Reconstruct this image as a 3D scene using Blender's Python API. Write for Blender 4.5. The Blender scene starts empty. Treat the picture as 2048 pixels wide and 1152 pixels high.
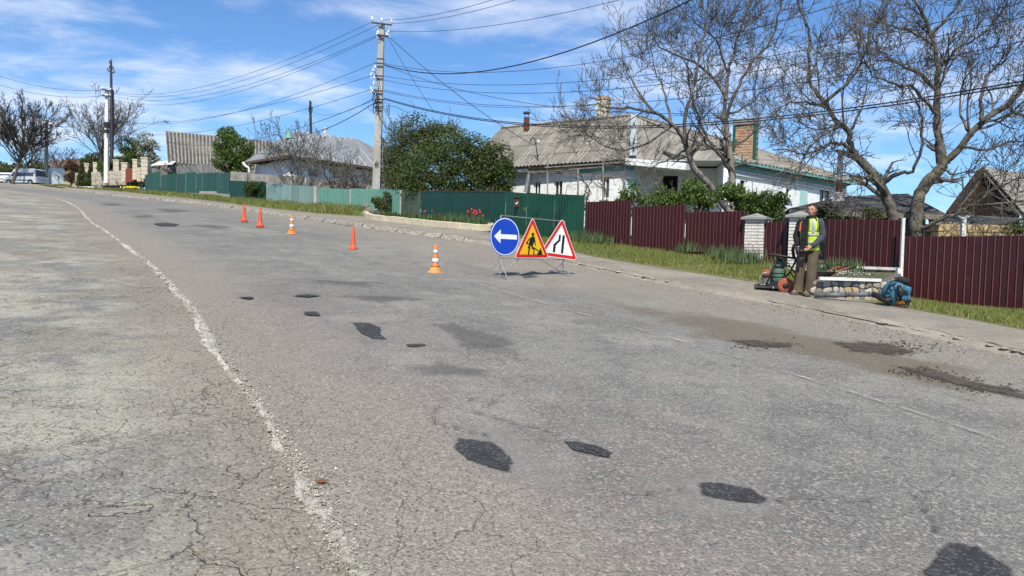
import bpy, math, random
import numpy as np
from mathutils import Vector, Matrix
S = bpy.context.scene
COL = S.collection
rnd = random.Random(7)

# ------------------------------------------------------------------ camera, world, sun, exposure
FPX = 1479.0; PITCH = math.radians(2.36); ROLL = math.radians(1.7)
cF = np.array([0, math.cos(PITCH), -math.sin(PITCH)]); cX = np.array([1.0, 0, 0])
cU0 = np.array([0, math.sin(PITCH), math.cos(PITCH)])
cR = math.cos(ROLL)*cX + math.sin(ROLL)*cU0; cU = -math.sin(ROLL)*cX + math.cos(ROLL)*cU0
CAMP = np.array([0.0, 0.0, 1.6])
cam = bpy.data.cameras.new("camera"); camo = bpy.data.objects.new("camera", cam); COL.objects.link(camo)
cam.sensor_width = 36; cam.lens = FPX/2048*36; cam.clip_end = 4000; cam.clip_start = 0.05
m = Matrix.Identity(4)
for i in range(3):
    m[i][0] = cR[i]; m[i][1] = cU[i]; m[i][2] = -cF[i]; m[i][3] = CAMP[i]
camo.matrix_world = m
S.camera = camo
S.view_settings.view_transform = 'Standard'; S.view_settings.look = 'None'
S.view_settings.gamma = 1; S.view_settings.use_curve_mapping = False
S.view_settings.exposure = EXPOSURE = 0.28
SUN_EL = math.radians(50); SUN_DX, SUN_DY = 0.06, 1.0
sun = bpy.data.lights.new("sun", 'SUN'); suno = bpy.data.objects.new("sun", sun); COL.objects.link(suno)
sun.energy = 4.8; sun.angle = math.radians(0.53); sun.color = (1, 0.95, 0.85)
ld = Vector((SUN_DX, SUN_DY, -math.tan(SUN_EL)*math.hypot(SUN_DX, SUN_DY))).normalized()
suno.rotation_euler = ld.to_track_quat('-Z', 'Y').to_euler()
suno.location = (0, -20, 40)

def ray(x, y):
    d = cF + cR*((x-1024)/FPX) + cU*((576-y)/FPX)
    return d/d[1]
def at(x, y, Y):
    return Vector(CAMP + ray(x, y)*Y)

W = bpy.data.worlds.new("World"); S.world = W; W.use_nodes = True
nt = W.node_tree; nt.nodes.clear()
def N(t, typ, **kw):
    n = t.nodes.new(typ)
    for k, v in kw.items():
        if k.startswith('i_'):
            k = k[2:]; k = int(k) if k.isdigit() else k.replace('_', ' ')
            n.inputs[k].default_value = v
        else: setattr(n, k, v)
    return n
def math_(t, op, a, b=None, c=None, clamp=False):
    n = t.nodes.new('ShaderNodeMath'); n.operation = op; n.use_clamp = clamp
    for i, q in enumerate((a, b, c)):
        if q is None: continue
        if isinstance(q, (int, float)): n.inputs[i].default_value = q
        else: t.links.new(q, n.inputs[i])
    return n.outputs[0]
def mapr(t, v, a, b, c=0.0, d=1.0, smooth=True):
    n = t.nodes.new('ShaderNodeMapRange'); n.interpolation_type = 'SMOOTHSTEP' if smooth else 'LINEAR'
    t.links.new(v, n.inputs[0])
    for i, q in enumerate((a, b, c, d)): n.inputs[i+1].default_value = q
    return n.outputs[0]
def mixc(t, f, a, b, mode='MIX'):
    n = t.nodes.new('ShaderNodeMix'); n.data_type = 'RGBA'; n.blend_type = mode; n.clamp_factor = True
    for s, q in ((0, f), (6, a), (7, b)):
        if isinstance(q, (int, float)): n.inputs[s].default_value = q
        elif isinstance(q, (tuple, list)): n.inputs[s].default_value = tuple(q)[:3] + (1,)
        else: t.links.new(q, n.inputs[s])
    return n.outputs[2]
def noise(t, vec, scale, detail=5, rough=0.55, dist=0.0):
    n = N(t, 'ShaderNodeTexNoise'); n.inputs['Scale'].default_value = scale
    n.inputs['Detail'].default_value = detail; n.inputs['Roughness'].default_value = rough
    n.inputs['Distortion'].default_value = dist
    if vec is not None: t.links.new(vec, n.inputs['Vector'])
    return n.outputs[0]
def mapping(t, vec, scale=(1, 1, 1), rot=(0, 0, 0), loc=(0, 0, 0)):
    n = N(t, 'ShaderNodeMapping'); n.inputs['Scale'].default_value = scale
    n.inputs['Rotation'].default_value = rot; n.inputs['Location'].default_value = loc
    t.links.new(vec, n.inputs[0]); return n.outputs[0]

sky = N(nt, 'ShaderNodeTexSky'); sky.sky_type = 'NISHITA'; sky.sun_disc = False
sky.sun_elevation = SUN_EL; sky.sun_rotation = math.radians(180) + math.atan2(SUN_DX, SUN_DY)
sky.air_density = 1.0; sky.dust_density = 0.35; sky.ozone_density = 2.2; sky.altitude = 200
tc = N(nt, 'ShaderNodeTexCoord')
sep = N(nt, 'ShaderNodeSeparateXYZ'); nt.links.new(tc.outputs['Generated'], sep.inputs[0])
zz = math_(nt, 'MAXIMUM', math_(nt, 'ADD', sep.outputs[2], 0.10), 0.03)
px = math_(nt, 'DIVIDE', sep.outputs[0], zz); py = math_(nt, 'DIVIDE', sep.outputs[1], zz)
cmb = N(nt, 'ShaderNodeCombineXYZ'); nt.links.new(px, cmb.inputs[0]); nt.links.new(py, cmb.inputs[1])
cv = mapping(nt, cmb.outputs[0], (1.0, 1.25, 1), (0, 0, math.radians(-14)), (3.75, 1.05, 0))
n1 = noise(nt, cv, 0.55, 3, 0.5, 0.3)
n2 = noise(nt, cv, 2.0, 9, 0.62, 0.35)
cl = math_(nt, 'ADD', math_(nt, 'MULTIPLY', n1, 0.54), math_(nt, 'MULTIPLY', n2, 0.46))
mask = mapr(nt, cl, 0.462, 0.65)
mask = math_(nt, 'MULTIPLY', mask, 0.72)
tint = mixc(nt, 1.0, sky.outputs[0], (0.68, 0.96, 1.26), 'MULTIPLY')
skyc = mixc(nt, mask, tint, (7.6, 8.1, 9.2))
bg = N(nt, 'ShaderNodeBackground'); bg.inputs[1].default_value = 0.105
nt.links.new(skyc, bg.inputs[0])
wo = N(nt, 'ShaderNodeOutputWorld'); nt.links.new(bg.outputs[0], wo.inputs[0])

# ------------------------------------------------------------------ materials
def newmat(name):
    mt = bpy.data.materials.new(name); mt.use_nodes = True
    t = mt.node_tree; b = t.nodes['Principled BSDF']
    return mt, t, b
def setbump(t, b, h, strength, dist):
    n = N(t, 'ShaderNodeBump'); n.inputs['Strength'].default_value = strength; n.inputs['Distance'].default_value = dist
    t.links.new(h, n.inputs['Height']); t.links.new(n.outputs[0], b.inputs['Normal'])
def M(name, c1, c2=None, scale=4, rough=0.85, bump=0.0, metal=0.0, detail=6, stretch=(1, 1, 1), lo=0.35, hi=0.65, c3=None, s3=20, spec=0.3, isl=0.0, bscale=None, brick=None):
    mt, t, b = newmat(name)
    c2 = c2 or tuple(min(1, q*0.75) for q in c1)
    tc = N(t, 'ShaderNodeTexCoord'); v = mapping(t, tc.outputs['Object'], stretch)
    n = noise(t, v, scale, detail, 0.6)
    col = mixc(t, mapr(t, n, lo, hi), c1, c2)
    if c3:
        n3 = noise(t, v, s3, 4, 0.6); col = mixc(t, mapr(t, n3, 0.55, 0.7), col, c3)
    if isl:
        g = N(t, 'ShaderNodeNewGeometry')
        hs = N(t, 'ShaderNodeHueSaturation'); t.links.new(col, hs.inputs['Color'])
        t.links.new(mapr(t, g.outputs['Random Per Island'], 0, 1, 1-isl, 1+isl, False), hs.inputs['Value'])
        col = hs.outputs[0]
    t.links.new(col, b.inputs['Base Color'])
    b.inputs['Roughness'].default_value = rough; b.inputs['Metallic'].default_value = metal
    b.inputs['Specular IOR Level'].default_value = spec
    if bump:
        nb = noise(t, v, bscale or scale*4, 6, 0.65); setbump(t, b, nb, bump, 0.03)
    return mt
def leafmat(name, cols, trans=0.3):
    mt, t, b = newmat(name)
    g = N(t, 'ShaderNodeNewGeometry'); r = N(t, 'ShaderNodeValToRGB')
    e = r.color_ramp.elements
    e[0].color = cols[0] + (1,); e[0].position = 0; e[1].color = cols[-1] + (1,); e[1].position = 1
    for i, c in enumerate(cols[1:-1]):
        k = e.new((i+1)/(len(cols)-1)); k.color = c + (1,)
    t.links.new(g.outputs['Random Per Island'], r.inputs[0]); t.links.new(r.outputs[0], b.inputs['Base Color'])
    b.inputs['Roughness'].default_value = 0.55; b.inputs['Specular IOR Level'].default_value = 0.3
    tr = N(t, 'ShaderNodeBsdfTranslucent'); t.links.new(r.outputs[0], tr.inputs[0])
    mx = N(t, 'ShaderNodeMixShader'); mx.inputs[0].default_value = trans
    t.links.new(b.outputs[0], mx.inputs[1]); t.links.new(tr.outputs[0], mx.inputs[2])
    t.links.new(mx.outputs[0], t.nodes['Material Output'].inputs[0])
    return mt

# ------------------------------------------------------------------ mesh helpers
def V(*a): return Vector(a)
class MB:
    def __init__(s): s.v = []; s.f = []; s.m = []
    def add(s, vs, fs, mi=0):
        o = len(s.v); s.v += [tuple(q) for q in vs]; s.f += [tuple(i+o for i in f) for f in fs]; s.m += [mi]*len(fs); return s
    def box(s, c, sz, mx=None, mi=0, taper=1.0):
        hx, hy, hz = sz[0]/2, sz[1]/2, sz[2]/2; vs = []
        for z in (-1, 1):
            k = taper if z > 0 else 1
            for x, y in ((-1, -1), (1, -1), (1, 1), (-1, 1)):
                q = Vector((x*hx*k, y*hy*k, z*hz))
                if mx is not None: q = mx @ q
                vs.append(q + Vector(c))
        return s.add(vs, [(3, 2, 1, 0), (4, 5, 6, 7), (0, 1, 5, 4), (1, 2, 6, 5), (2, 3, 7, 6), (3, 0, 4, 7)], mi)
    def beam(s, a, b, w, h, up=(0, 0, 1), mi=0, w2=None, h2=None):
        a = Vector(a); b = Vector(b); d = (b-a).normalized(); u = Vector(up)
        if abs(d.dot(u)) > .98: u = Vector((0, 1, 0))
        r = d.cross(u).normalized(); u = r.cross(d); w2 = w2 or w; h2 = h2 or h; vs = []
        for p, ww, hh in ((a, w, h), (b, w2, h2)):
            for x, y in ((-1, -1), (1, -1), (1, 1), (-1, 1)): vs.append(p + r*x*ww/2 + u*y*hh/2)
        return s.add(vs, [(3, 2, 1, 0), (4, 5, 6, 7), (0, 1, 5, 4), (1, 2, 6, 5), (2, 3, 7, 6), (3, 0, 4, 7)], mi)
    def tube(s, pts, rad, n=8, cap=True, mi=0, sq=None):
        pts = [Vector(p) for p in pts]; k = len(pts)
        if isinstance(rad, (int, float)): rad = [rad]*k
        o = len(s.v); t0 = (pts[1]-pts[0]).normalized()
        u = Vector((0, 0, 1)) if abs(t0.z) < .9 else Vector((1, 0, 0))
        for i, p in enumerate(pts):
            t = (pts[min(i+1, k-1)]-pts[max(i-1, 0)])
            t = t.normalized() if t.length > 1e-9 else t0
            r = t.cross(u); r = r.normalized() if r.length > 1e-6 else Vector((1, 0, 0)); u = r.cross(t)
            for j in range(n):
                a = 2*math.pi*j/n; q = p + (r*math.cos(a) + u*math.sin(a)*(sq or 1))*rad[i]; s.v.append((q.x, q.y, q.z))
        for i in range(k-1):
            for j in range(n):
                a = o+i*n+j; b2 = o+i*n+(j+1) % n; s.f.append((a, b2, b2+n, a+n)); s.m.append(mi)
        if cap:
            s.f.append(tuple(o+j for j in reversed(range(n)))); s.f.append(tuple(o+(k-1)*n+j for j in range(n))); s.m += [mi, mi]
        return s
    def lathe(s, prof, c=(0, 0, 0), n=16, mi=0, mx=None, flat=None):
        o = len(s.v)
        for r, z in prof:
            for j in range(n):
                a = 2*math.pi*j/n; q = Vector((r*math.cos(a), r*math.sin(a), z))
                if mx is not None: q = mx @ q
                s.v.append(tuple(q+Vector(c)))
        for i in range(len(prof)-1):
            for j in range(n):
                a = o+i*n+j; b2 = o+i*n+(j+1) % n; s.f.append((a, b2, b2+n, a+n)); s.m.append(mi)
        s.f.append(tuple(o+j for j in reversed(range(n)))); s.f.append(tuple(o+(len(prof)-1)*n+j for j in range(n))); s.m += [mi, mi]
        return s
    def prism(s, poly, O, ex, ey, depth, mi=0):
        """poly 2d in plane (ex,ey) at O, extruded by vector depth"""
        O = Vector(O); n = len(poly); a = [O+ex*x+ey*y for x, y in poly]; b = [q+depth for q in a]
        return s.add(a+b, [tuple(range(n))[::-1], tuple(range(n, 2*n))] + [(i, (i+1) % n, n+(i+1) % n, n+i) for i in range(n)], mi)
    def slab(s, pts, th, mi=0, dirv=(0, 0, -1)):
        d = Vector(dirv)*th; n = len(pts); a = [Vector(p) for p in pts]; b = [p+d for p in a]
        return s.add(a+b, [tuple(range(n)), tuple(range(n, 2*n))[::-1]] + [(i, n+i, n+(i+1) % n, (i+1) % n) for i in range(n)], mi)
    def sphere(s, c, r, mi=0, n=10, k=7, sc=(1, 1, 1)):
        prof = []
        for i in range(k+1):
            a = -math.pi/2 + math.pi*i/k; prof.append((max(1e-4, math.cos(a))*r, math.sin(a)*r))
        return s.lathe(prof, c, n, mi, Matrix.Diagonal(Vector(sc)))
    def build(s, name, mats, parent=None, smooth=False, loc=None, link=True):
        me = bpy.data.meshes.new(name); 
        if loc is not None:
            L = Vector(loc); vs = [(q[0]-L.x, q[1]-L.y, q[2]-L.z) for q in s.v]
        else: vs = s.v
        me.from_pydata(vs, [], s.f)
        if not isinstance(mats, (list, tuple)): mats = [mats]
        for q in mats: me.materials.append(q)
        if len(mats) > 1: me.polygons.foreach_set('material_index', s.m)
        if smooth: me.polygons.foreach_set('use_smooth', [True]*len(me.polygons))
        me.update()
        return ob(name, me, parent, loc)
def ob(name, me, parent=None, loc=None):
    o = bpy.data.objects.new(name, me); COL.objects.link(o)
    if parent is not None: o.parent = parent
    if loc is not None: o.location = Vector(loc)
    return o
def fixn(o):
    import bmesh
    bm = bmesh.new(); bm.from_mesh(o.data); bmesh.ops.recalc_face_normals(bm, faces=bm.faces); bm.to_mesh(o.data); bm.free(); return o
def tag(o, label, cat, group=None, kind=None):
    o['label'] = label; o['category'] = cat
    if group: o['group'] = group
    if kind: o['kind'] = kind
    return o
def struct(o): o['kind'] = 'structure'; return o
def stuff(o): o['kind'] = 'stuff'; return o
def thing(name, label, cat, loc=(0, 0, 0), group=None, rz=0):
    o = bpy.data.objects.new(name, None); COL.objects.link(o); o.location = Vector(loc); o.rotation_euler.z = rz
    o.empty_display_size = .2
    return tag(o, label, cat, group)
def piece(name, mb, mats, parent, smooth=False):
    """mesh given in world coordinates, parented to an unrotated empty"""
    o = mb.build(name, mats, parent, smooth); o.location = -(parent.matrix_basis.to_translation())
    par = parent.parent
    while par is not None: par = None
    return o
def sub(name, mb, mats, parent, smooth=False):
    """child of a part whose verts are in the same frame as the part"""
    return mb.build(name, mats, parent, smooth)
def copytree(o, parent=None):
    c = o.copy(); COL.objects.link(c)
    if parent: c.parent = parent
    for ch in list(o.children): copytree(ch, c)
    return c

# ------------------------------------------------------------------ terrain
def sst(a, b, x):
    x = min(1, max(0, (x-a)/(b-a))); return x*x*(3-2*x)
def H(x, y):
    cap = 112.0 - 62.0*sst(-6, 12, x)
    yy = y if y < cap else cap + (y-cap)*0.02
    xx = max(-75.0, min(25.0, x))
    b = 0.25*sst(13, 26, y)*(1-sst(45, 75, y))
    return -0.0214*xx + 0.0818*max(yy, -25) + b
def G(x, y, lift=0.0):
    d = ray(x, y); t = 1.5
    while t < 400:
        p = CAMP + d*t
        if p[2] < H(p[0], p[1])+lift:
            lo, hi = t/1.02-.02, t
            for _ in range(25):
                mm = (lo+hi)/2; p = CAMP+d*mm
                if p[2] < H(p[0], p[1])+lift: hi = mm
                else: lo = mm
            return Vector(p)
        t = t*1.02+0.02
    return Vector(CAMP+d*400)
KL = [G(*q) for q in [(700, 1130), (560, 880), (430, 690), (330, 560), (190, 450), (70, 390)]]
KL = [KL[0]+(KL[0]-KL[1])*3.5] + KL
KL.append(V(-62, 74, 0)); KL.append(V(-110, 96, 0)); KL.append(V(-170, 108, 0))
KR = [G(*q) for q in [(2048, 715), (1800, 660), (1500, 600), (1170, 535), (975, 490), (766, 460), (607, 437), (462, 417), (400, 408), (230, 392), (139, 378), (50, 369.5)]]
KR = [KR[0]+(KR[0]-KR[1])*4] + KR
KR.append(V(-110, 110, 0)); KR.append(V(-170, 122, 0))
WO = [G(*q, .085) for q in [(2048, 660), (1830, 620), (1510, 565), (1180, 512), (985, 466), (731, 434), (614, 425), (450, 406), (400, 400), (228, 382), (133, 375.5), (45, 367.5)]]
WO = [WO[0]+(WO[0]-WO[1])*4] + WO
WO.append(V(-108, 114, 0)); WO.append(V(-168, 127, 0))
FN = [at(*q) for q in [(2100, 627, 13.5), (1808, 594, 15.2), (1490, 523, 18), (1170, 486, 23), (955, 459, 30), (770, 424, 38), (640, 412, 43), (460, 399, 52), (400, 392, 57), (290, 383, 70), (140, 373, 97)]]
d0 = (FN[0]-FN[1]); FN = [FN[0]+d0*4] + FN
FN.append(WO[12]+V(2, 4, .3)); FN.append(V(-107, 120, 10)); FN.append(V(-166, 133, 10))
for L in (KL, KR, WO):
    for p in L: p.z = H(p.x, p.y)
FN[0].z = H(FN[0].x, FN[0].y); FN[-1].z = H(FN[-1].x, FN[-1].y)+.2; FN[-2].z = H(FN[-2].x, FN[-2].y)+.2; FN[-3].z = H(FN[-3].x, FN[-3].y)+.2
def cat(L, u):
    n = len(L)-1; u = min(max(u, 0), n-1e-6); i = int(u); f = u-i
    p = [L[max(i-1, 0)], L[i], L[min(i+1, n)], L[min(i+2, n)]]
    m1 = (p[2]-p[0])*.5; m2 = (p[3]-p[1])*.5
    if (p[2]-p[1]).length > 0:
        s1 = (p[2]-p[1]).length
        if m1.length > 1.3*s1: m1 = m1.normalized()*1.3*s1
        if m2.length > 1.3*s1: m2 = m2.normalized()*1.3*s1
    f2, f3 = f*f, f*f*f
    return p[1]*(2*f3-3*f2+1) + m1*(f3-2*f2+f) + p[2]*(-2*f3+3*f2) + m2*(f3-f2)
def resample(L, ds0=0.25, grow=0.02):
    """points along curve, spacing growing with distance"""
    out = []; u = 0.0; n = len(L)-1
    while u < n:
        p = cat(L, u); out.append((u, p))
        step = ds0 + grow*max(0, p.y)
        q = cat(L, u+.01); sp = (q-p).length/.01
        u += step/max(sp, .1)
    out.append((n, cat(L, n))); return out
# ------------------------------------------------------------------ ground materials
def uvn(t):
    n = N(t, 'ShaderNodeUVMap'); n.uv_map = 'UVMap'; return n.outputs[0]
def cracks(t, v, scale, width, warp=0.35):
    nz = N(t, 'ShaderNodeTexNoise'); nz.inputs['Scale'].default_value = scale*1.3; nz.inputs['Detail'].default_value = 5
    t.links.new(v, nz.inputs['Vector'])
    vm = N(t, 'ShaderNodeVectorMath', operation='SCALE'); vm.inputs['Scale'].default_value = warp/scale*1.6
    t.links.new(nz.outputs['Color'], vm.inputs[0])
    va = N(t, 'ShaderNodeVectorMath', operation='ADD'); t.links.new(v, va.inputs[0]); t.links.new(vm.outputs[0], va.inputs[1])
    vo = N(t, 'ShaderNodeTexVoronoi'); vo.feature = 'DISTANCE_TO_EDGE'; vo.inputs['Scale'].default_value = scale
    t.links.new(va.outputs[0], vo.inputs['Vector'])
    return mapr(t, vo.outputs['Distance'], 0, width*scale, 1, 0)
def stones(t, v, scale):
    vo = N(t, 'ShaderNodeTexVoronoi'); vo.inputs['Scale'].default_value = scale; t.links.new(v, vo.inputs['Vector'])
    return vo.outputs['Distance'], vo.outputs['Color']

def asphalt_mat():
    mt, t, b = newmat('asphalt')
    tc = N(t, 'ShaderNodeTexCoord'); v = tc.outputs['Object']; uv = uvn(t)
    sp = N(t, 'ShaderNodeSeparateXYZ'); t.links.new(uv, sp.inputs[0]); ac, al = sp.outputs[0], sp.outputs[1]
    big = noise(t, v, 0.28, 4, 0.55); mid = noise(t, v, 1.3, 6, 0.65); fine = noise(t, v, 22, 5, 0.7)
    col = mixc(t, mapr(t, big, 0.38, 0.62), (0.212, 0.204, 0.180), (0.170, 0.164, 0.147))
    col = mixc(t, mapr(t, mid, 0.47, 0.66, 0, 0.75), col, (0.128, 0.125, 0.116))
    col = mixc(t, mapr(t, noise(t, mapping(t, v, loc=(7, 3, 0)), 0.8, 7, 0.7), 0.50, 0.64, 0, 0.65), col, (0.29, 0.275, 0.23))
    # long wheel tracks and wear lines that follow the road
    st = noise(t, mapping(t, uv, (1.1, 0.09, 1)), 1.5, 4, 0.6)
    col = mixc(t, mapr(t, st, 0.52, 0.68, 0, 0.5), col, (0.134, 0.129, 0.118))
    col = mixc(t, mapr(t, noise(t, mapping(t, v, loc=(11, 5, 0)), 3.4, 6, 0.7), 0.53, 0.66, 0, 0.6), col, (0.112, 0.111, 0.105))
    # dust and sand along both kerbs
    ew = math_(t, 'ADD', ac, math_(t, 'MULTIPLY', math_(t, 'SUBTRACT', noise(t, v, 0.9, 6, .65), .5), 2.2))
    right = mapr(t, ew, 4.6, 8.0, 0, 0.72); left = mapr(t, ew, 1.7, 0.5, 0, 0.85)
    col = mixc(t, right, col, (0.275, 0.236, 0.180))
    col = mixc(t, left, col, (0.265, 0.228, 0.180))
    # reddish aggregate near the left side close by
    pk = math_(t, 'MULTIPLY', mapr(t, math_(t, 'ABSOLUTE', math_(t, 'SUBTRACT', ew, 1.6)), 1.6, 0.2), mapr(t, al, 17, 12))
    sd, sc = stones(t, v, 95)
    sd2, sc2 = stones(t, v, 55)
    bw = N(t, 'ShaderNodeSeparateXYZ'); t.links.new(sc, bw.inputs[0])
    bw2 = N(t, 'ShaderNodeSeparateXYZ'); t.links.new(sc2, bw2.inputs[0])
    col = mixc(t, math_(t, 'MULTIPLY', pk, 0.06), col, (0.22, 0.17, 0.155))
    # aggregate: each stone its own value
    col = mixc(t, mapr(t, bw.outputs[0], 0.68, 0.97, 0, 0.5), col, (0.38, 0.36, 0.32))
    col = mixc(t, mapr(t, bw.outputs[1], 0.60, 0.95, 0, 0.6), col, (0.06, 0.06, 0.058))
    col = mixc(t, mapr(t, bw2.outputs[0], 0.80, 0.98, 0, 0.65), col, (0.38, 0.34, 0.30))
    col = mixc(t, math_(t, 'MULTIPLY', mapr(t, bw2.outputs[1], 0.55, 0.8), math_(t, 'MULTIPLY', pk, .28)), col, (0.27, 0.17, 0.15))
    cmask = mapr(t, noise(t, mapping(t, v, loc=(2, 9, 0)), 0.45, 3, .5), 0.52, 0.62)
    cr = math_(t, 'MULTIPLY', cracks(t, v, 1.1, 0.0028, 0.5), cmask)
    cr2 = math_(t, 'MULTIPLY', cracks(t, mapping(t, v, loc=(5, 1, 0)), 0.28, 0.0045, 0.8), 0.5)
    cr = math_(t, 'MAXIMUM', cr, cr2)
    col = mixc(t, math_(t, 'MULTIPLY', cr, 0.38), col, (0.05, 0.047, 0.042))
    t.links.new(col, b.inputs['Base Color']); b.inputs['Roughness'].default_value = 0.9; b.inputs['Specular IOR Level'].default_value = 0.25
    h = math_(t, 'ADD', math_(t, 'MULTIPLY', sd, -0.55), math_(t, 'MULTIPLY', sd2, -0.6))
    h = math_(t, 'ADD', h, math_(t, 'MULTIPLY', fine, 0.8)); h = math_(t, 'ADD', h, math_(t, 'MULTIPLY', mid, 1.4))
    h = math_(t, 'SUBTRACT', h, math_(t, 'MULTIPLY', cr, 1.2))
    setbump(t, b, h, 0.9, 0.010)
    return mt
def lot_mat():
    mt, t, b = newmat('cracked_asphalt')
    tc = N(t, 'ShaderNodeTexCoord'); v = tc.outputs['Object']
    big = noise(t, v, 0.45, 6, 0.6); mid = noise(t, v, 1.7, 8, 0.68); fine = noise(t, v, 26, 5, 0.7)
    pale = mapr(t, math_(t, 'ADD', math_(t, 'MULTIPLY', big, .5), math_(t, 'MULTIPLY', mid, .5)), 0.44, 0.56)
    col = mixc(t, pale, (0.198, 0.192, 0.176), (0.365, 0.338, 0.272))
    col = mixc(t, mapr(t, noise(t, mapping(t, v, loc=(4, 4, 0)), 0.9, 7, .7), .48, .64, 0, .8), col, (0.235, 0.208, 0.165))
    col = mixc(t, mapr(t, noise(t, mapping(t, v, loc=(14, 4, 0)), 3.5, 7, .75), .53, .66, 0, .6), col, (0.12, 0.112, 0.098))
    su = N(t, 'ShaderNodeSeparateXYZ'); t.links.new(uvn(t), su.inputs[0])
    ek = math_(t, 'ADD', su.outputs[0], math_(t, 'MULTIPLY', math_(t, 'SUBTRACT', noise(t, v, 1.1, 6, .65), .5), 2.0))
    col = mixc(t, mapr(t, ek, 1.25, 0.1, 0, .8), col, (.25, .215, .17))
    sd, sc = stones(t, v, 60)
    bw = N(t, 'ShaderNodeSeparateXYZ'); t.links.new(sc, bw.inputs[0])
    col = mixc(t, mapr(t, bw.outputs[0], 0.80, 0.97, 0, .55), col, (0.40, 0.385, 0.33))
    col = mixc(t, mapr(t, bw.outputs[1], 0.78, 0.97, 0, .6), col, (0.07, 0.065, 0.06))
    cm = mapr(t, noise(t, mapping(t, v, loc=(1, 2, 0)), 0.5, 3, .5), 0.48, 0.60)
    c1 = math_(t, 'MULTIPLY', cracks(t, v, 4.2, 0.0036, 0.55), cm)
    c2 = math_(t, 'MULTIPLY', cracks(t, mapping(t, v, loc=(3, 3, 0)), 1.2, 0.005, 0.6), mapr(t, noise(t, v, .8, 2), .42, .58))
    c3 = math_(t, 'MULTIPLY', cracks(t, mapping(t, v, loc=(8, 3, 0)), 9, 0.004, 0.5), math_(t, 'MULTIPLY', cm, mapr(t, mid, .46, .58)))
    cr = math_(t, 'MAXIMUM', math_(t, 'MAXIMUM', math_(t, 'MULTIPLY', c1, .85), c2), math_(t, 'MULTIPLY', c3, .6))
    cr = math_(t, 'MULTIPLY', cr, mapr(t, noise(t, v, 5, 4, .7), .34, .52))
    col = mixc(t, math_(t, 'MULTIPLY', cr, .55), col, (0.075, 0.068, 0.056))
    t.links.new(col, b.inputs['Base Color']); b.inputs['Roughness'].default_value = 0.95; b.inputs['Specular IOR Level'].default_value = 0.15
    h = math_(t, 'ADD', math_(t, 'MULTIPLY', sd, -0.5), math_(t, 'MULTIPLY', fine, 1.3))
    h = math_(t, 'ADD', h, math_(t, 'MULTIPLY', mid, 2.6)); h = math_(t, 'SUBTRACT', h, math_(t, 'MULTIPLY', cr, 1.5))
    setbump(t, b, h, 1.0, 0.012)
    return mt
def dust_mat(name, a, c, d, bump=.8):
    mt, t, b = newmat(name)
    tc = N(t, 'ShaderNodeTexCoord'); v = tc.outputs['Object']
    col = mixc(t, mapr(t, noise(t, v, .9, 7, .65), .38, .62), a, c)
    col = mixc(t, mapr(t, noise(t, v, 3.2, 7, .7), .52, .7, 0, .7), col, d)
    sd, sc = stones(t, v, 55); bw = N(t, 'ShaderNodeSeparateXYZ'); t.links.new(sc, bw.inputs[0])
    col = mixc(t, mapr(t, bw.outputs[0], .82, .97, 0, .5), col, (.40, .37, .31))
    cr = math_(t, 'MULTIPLY', cracks(t, v, 1.3, .01, .6), mapr(t, noise(t, v, .6, 2), .48, .6))
    col = mixc(t, math_(t, 'MULTIPLY', cr, .6), col, (.06, .05, .04))
    t.links.new(col, b.inputs['Base Color']); b.inputs['Roughness'].default_value = .95; b.inputs['Specular IOR Level'].default_value = .15
    setbump(t, b, math_(t, 'ADD', noise(t, v, 20, 6, .7), math_(t, 'MULTIPLY', noise(t, v, 2.5, 5), 2)), bump, .012)
    return mt
ASPH = asphalt_mat(); LOT = lot_mat()
WALK = dust_mat('dusty_pavement', (.270, .240, .192), (.200, .178, .148), (.31, .275, .22))
DUSTK = dust_mat('dusty_kerb', (.29, .255, .205), (.22, .19, .155), (.38, .345, .285))
EARTH = dust_mat('earth', (.10, .085, .05), (.07, .075, .03), (.14, .12, .08))
VERGE = M('verge_soil', (.11, .12, .035), (.16, .145, .07), 3, .95, .6, c3=(.05, .07, .015), s3=9)

def loft(name, LA, LB, nac, mat, za=0.0, zb=0.0, ds=0.35, gr=0.02, uvw=None, wob=0.0):
    A = resample(LA, ds, gr); vs = []; uv = []; s = 0; prev = None
    n = len(LA)-1; nb = len(LB)-1
    for u, pa in A:
        pb = cat(LB, u/n*nb)
        if prev is not None: s += (pa-prev).length
        prev = pa; w = (pb-pa).length
        for j in range(nac+1):
            f = j/nac; p = pa.lerp(pb, f); z = p.z + za*(1-f)+zb*f
            vs.append((p.x, p.y, z)); uv.append((w*f, s))
    me = bpy.data.meshes.new(name); fs = []; k = nac+1
    for i in range(len(A)-1):
        for j in range(nac): fs.append((i*k+j, i*k+j+1, (i+1)*k+j+1, (i+1)*k+j))
    me.from_pydata(vs, [], fs); me.materials.append(mat)
    ul = me.uv_layers.new(name='UVMap'); idx = np.empty(len(me.loops), int); me.loops.foreach_get('vertex_index', idx)
    ul.data.foreach_set('uv', np.array(uv)[idx].ravel()); me.polygons.foreach_set('use_smooth', [True]*len(me.polygons)); me.update()
    o = ob(name, me); return fixup(o)
def fixup(o):
    nz = sum(p.normal.z for p in list(o.data.polygons)[:50])
    if nz < 0: o.data.flip_normals()
    return o

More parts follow.
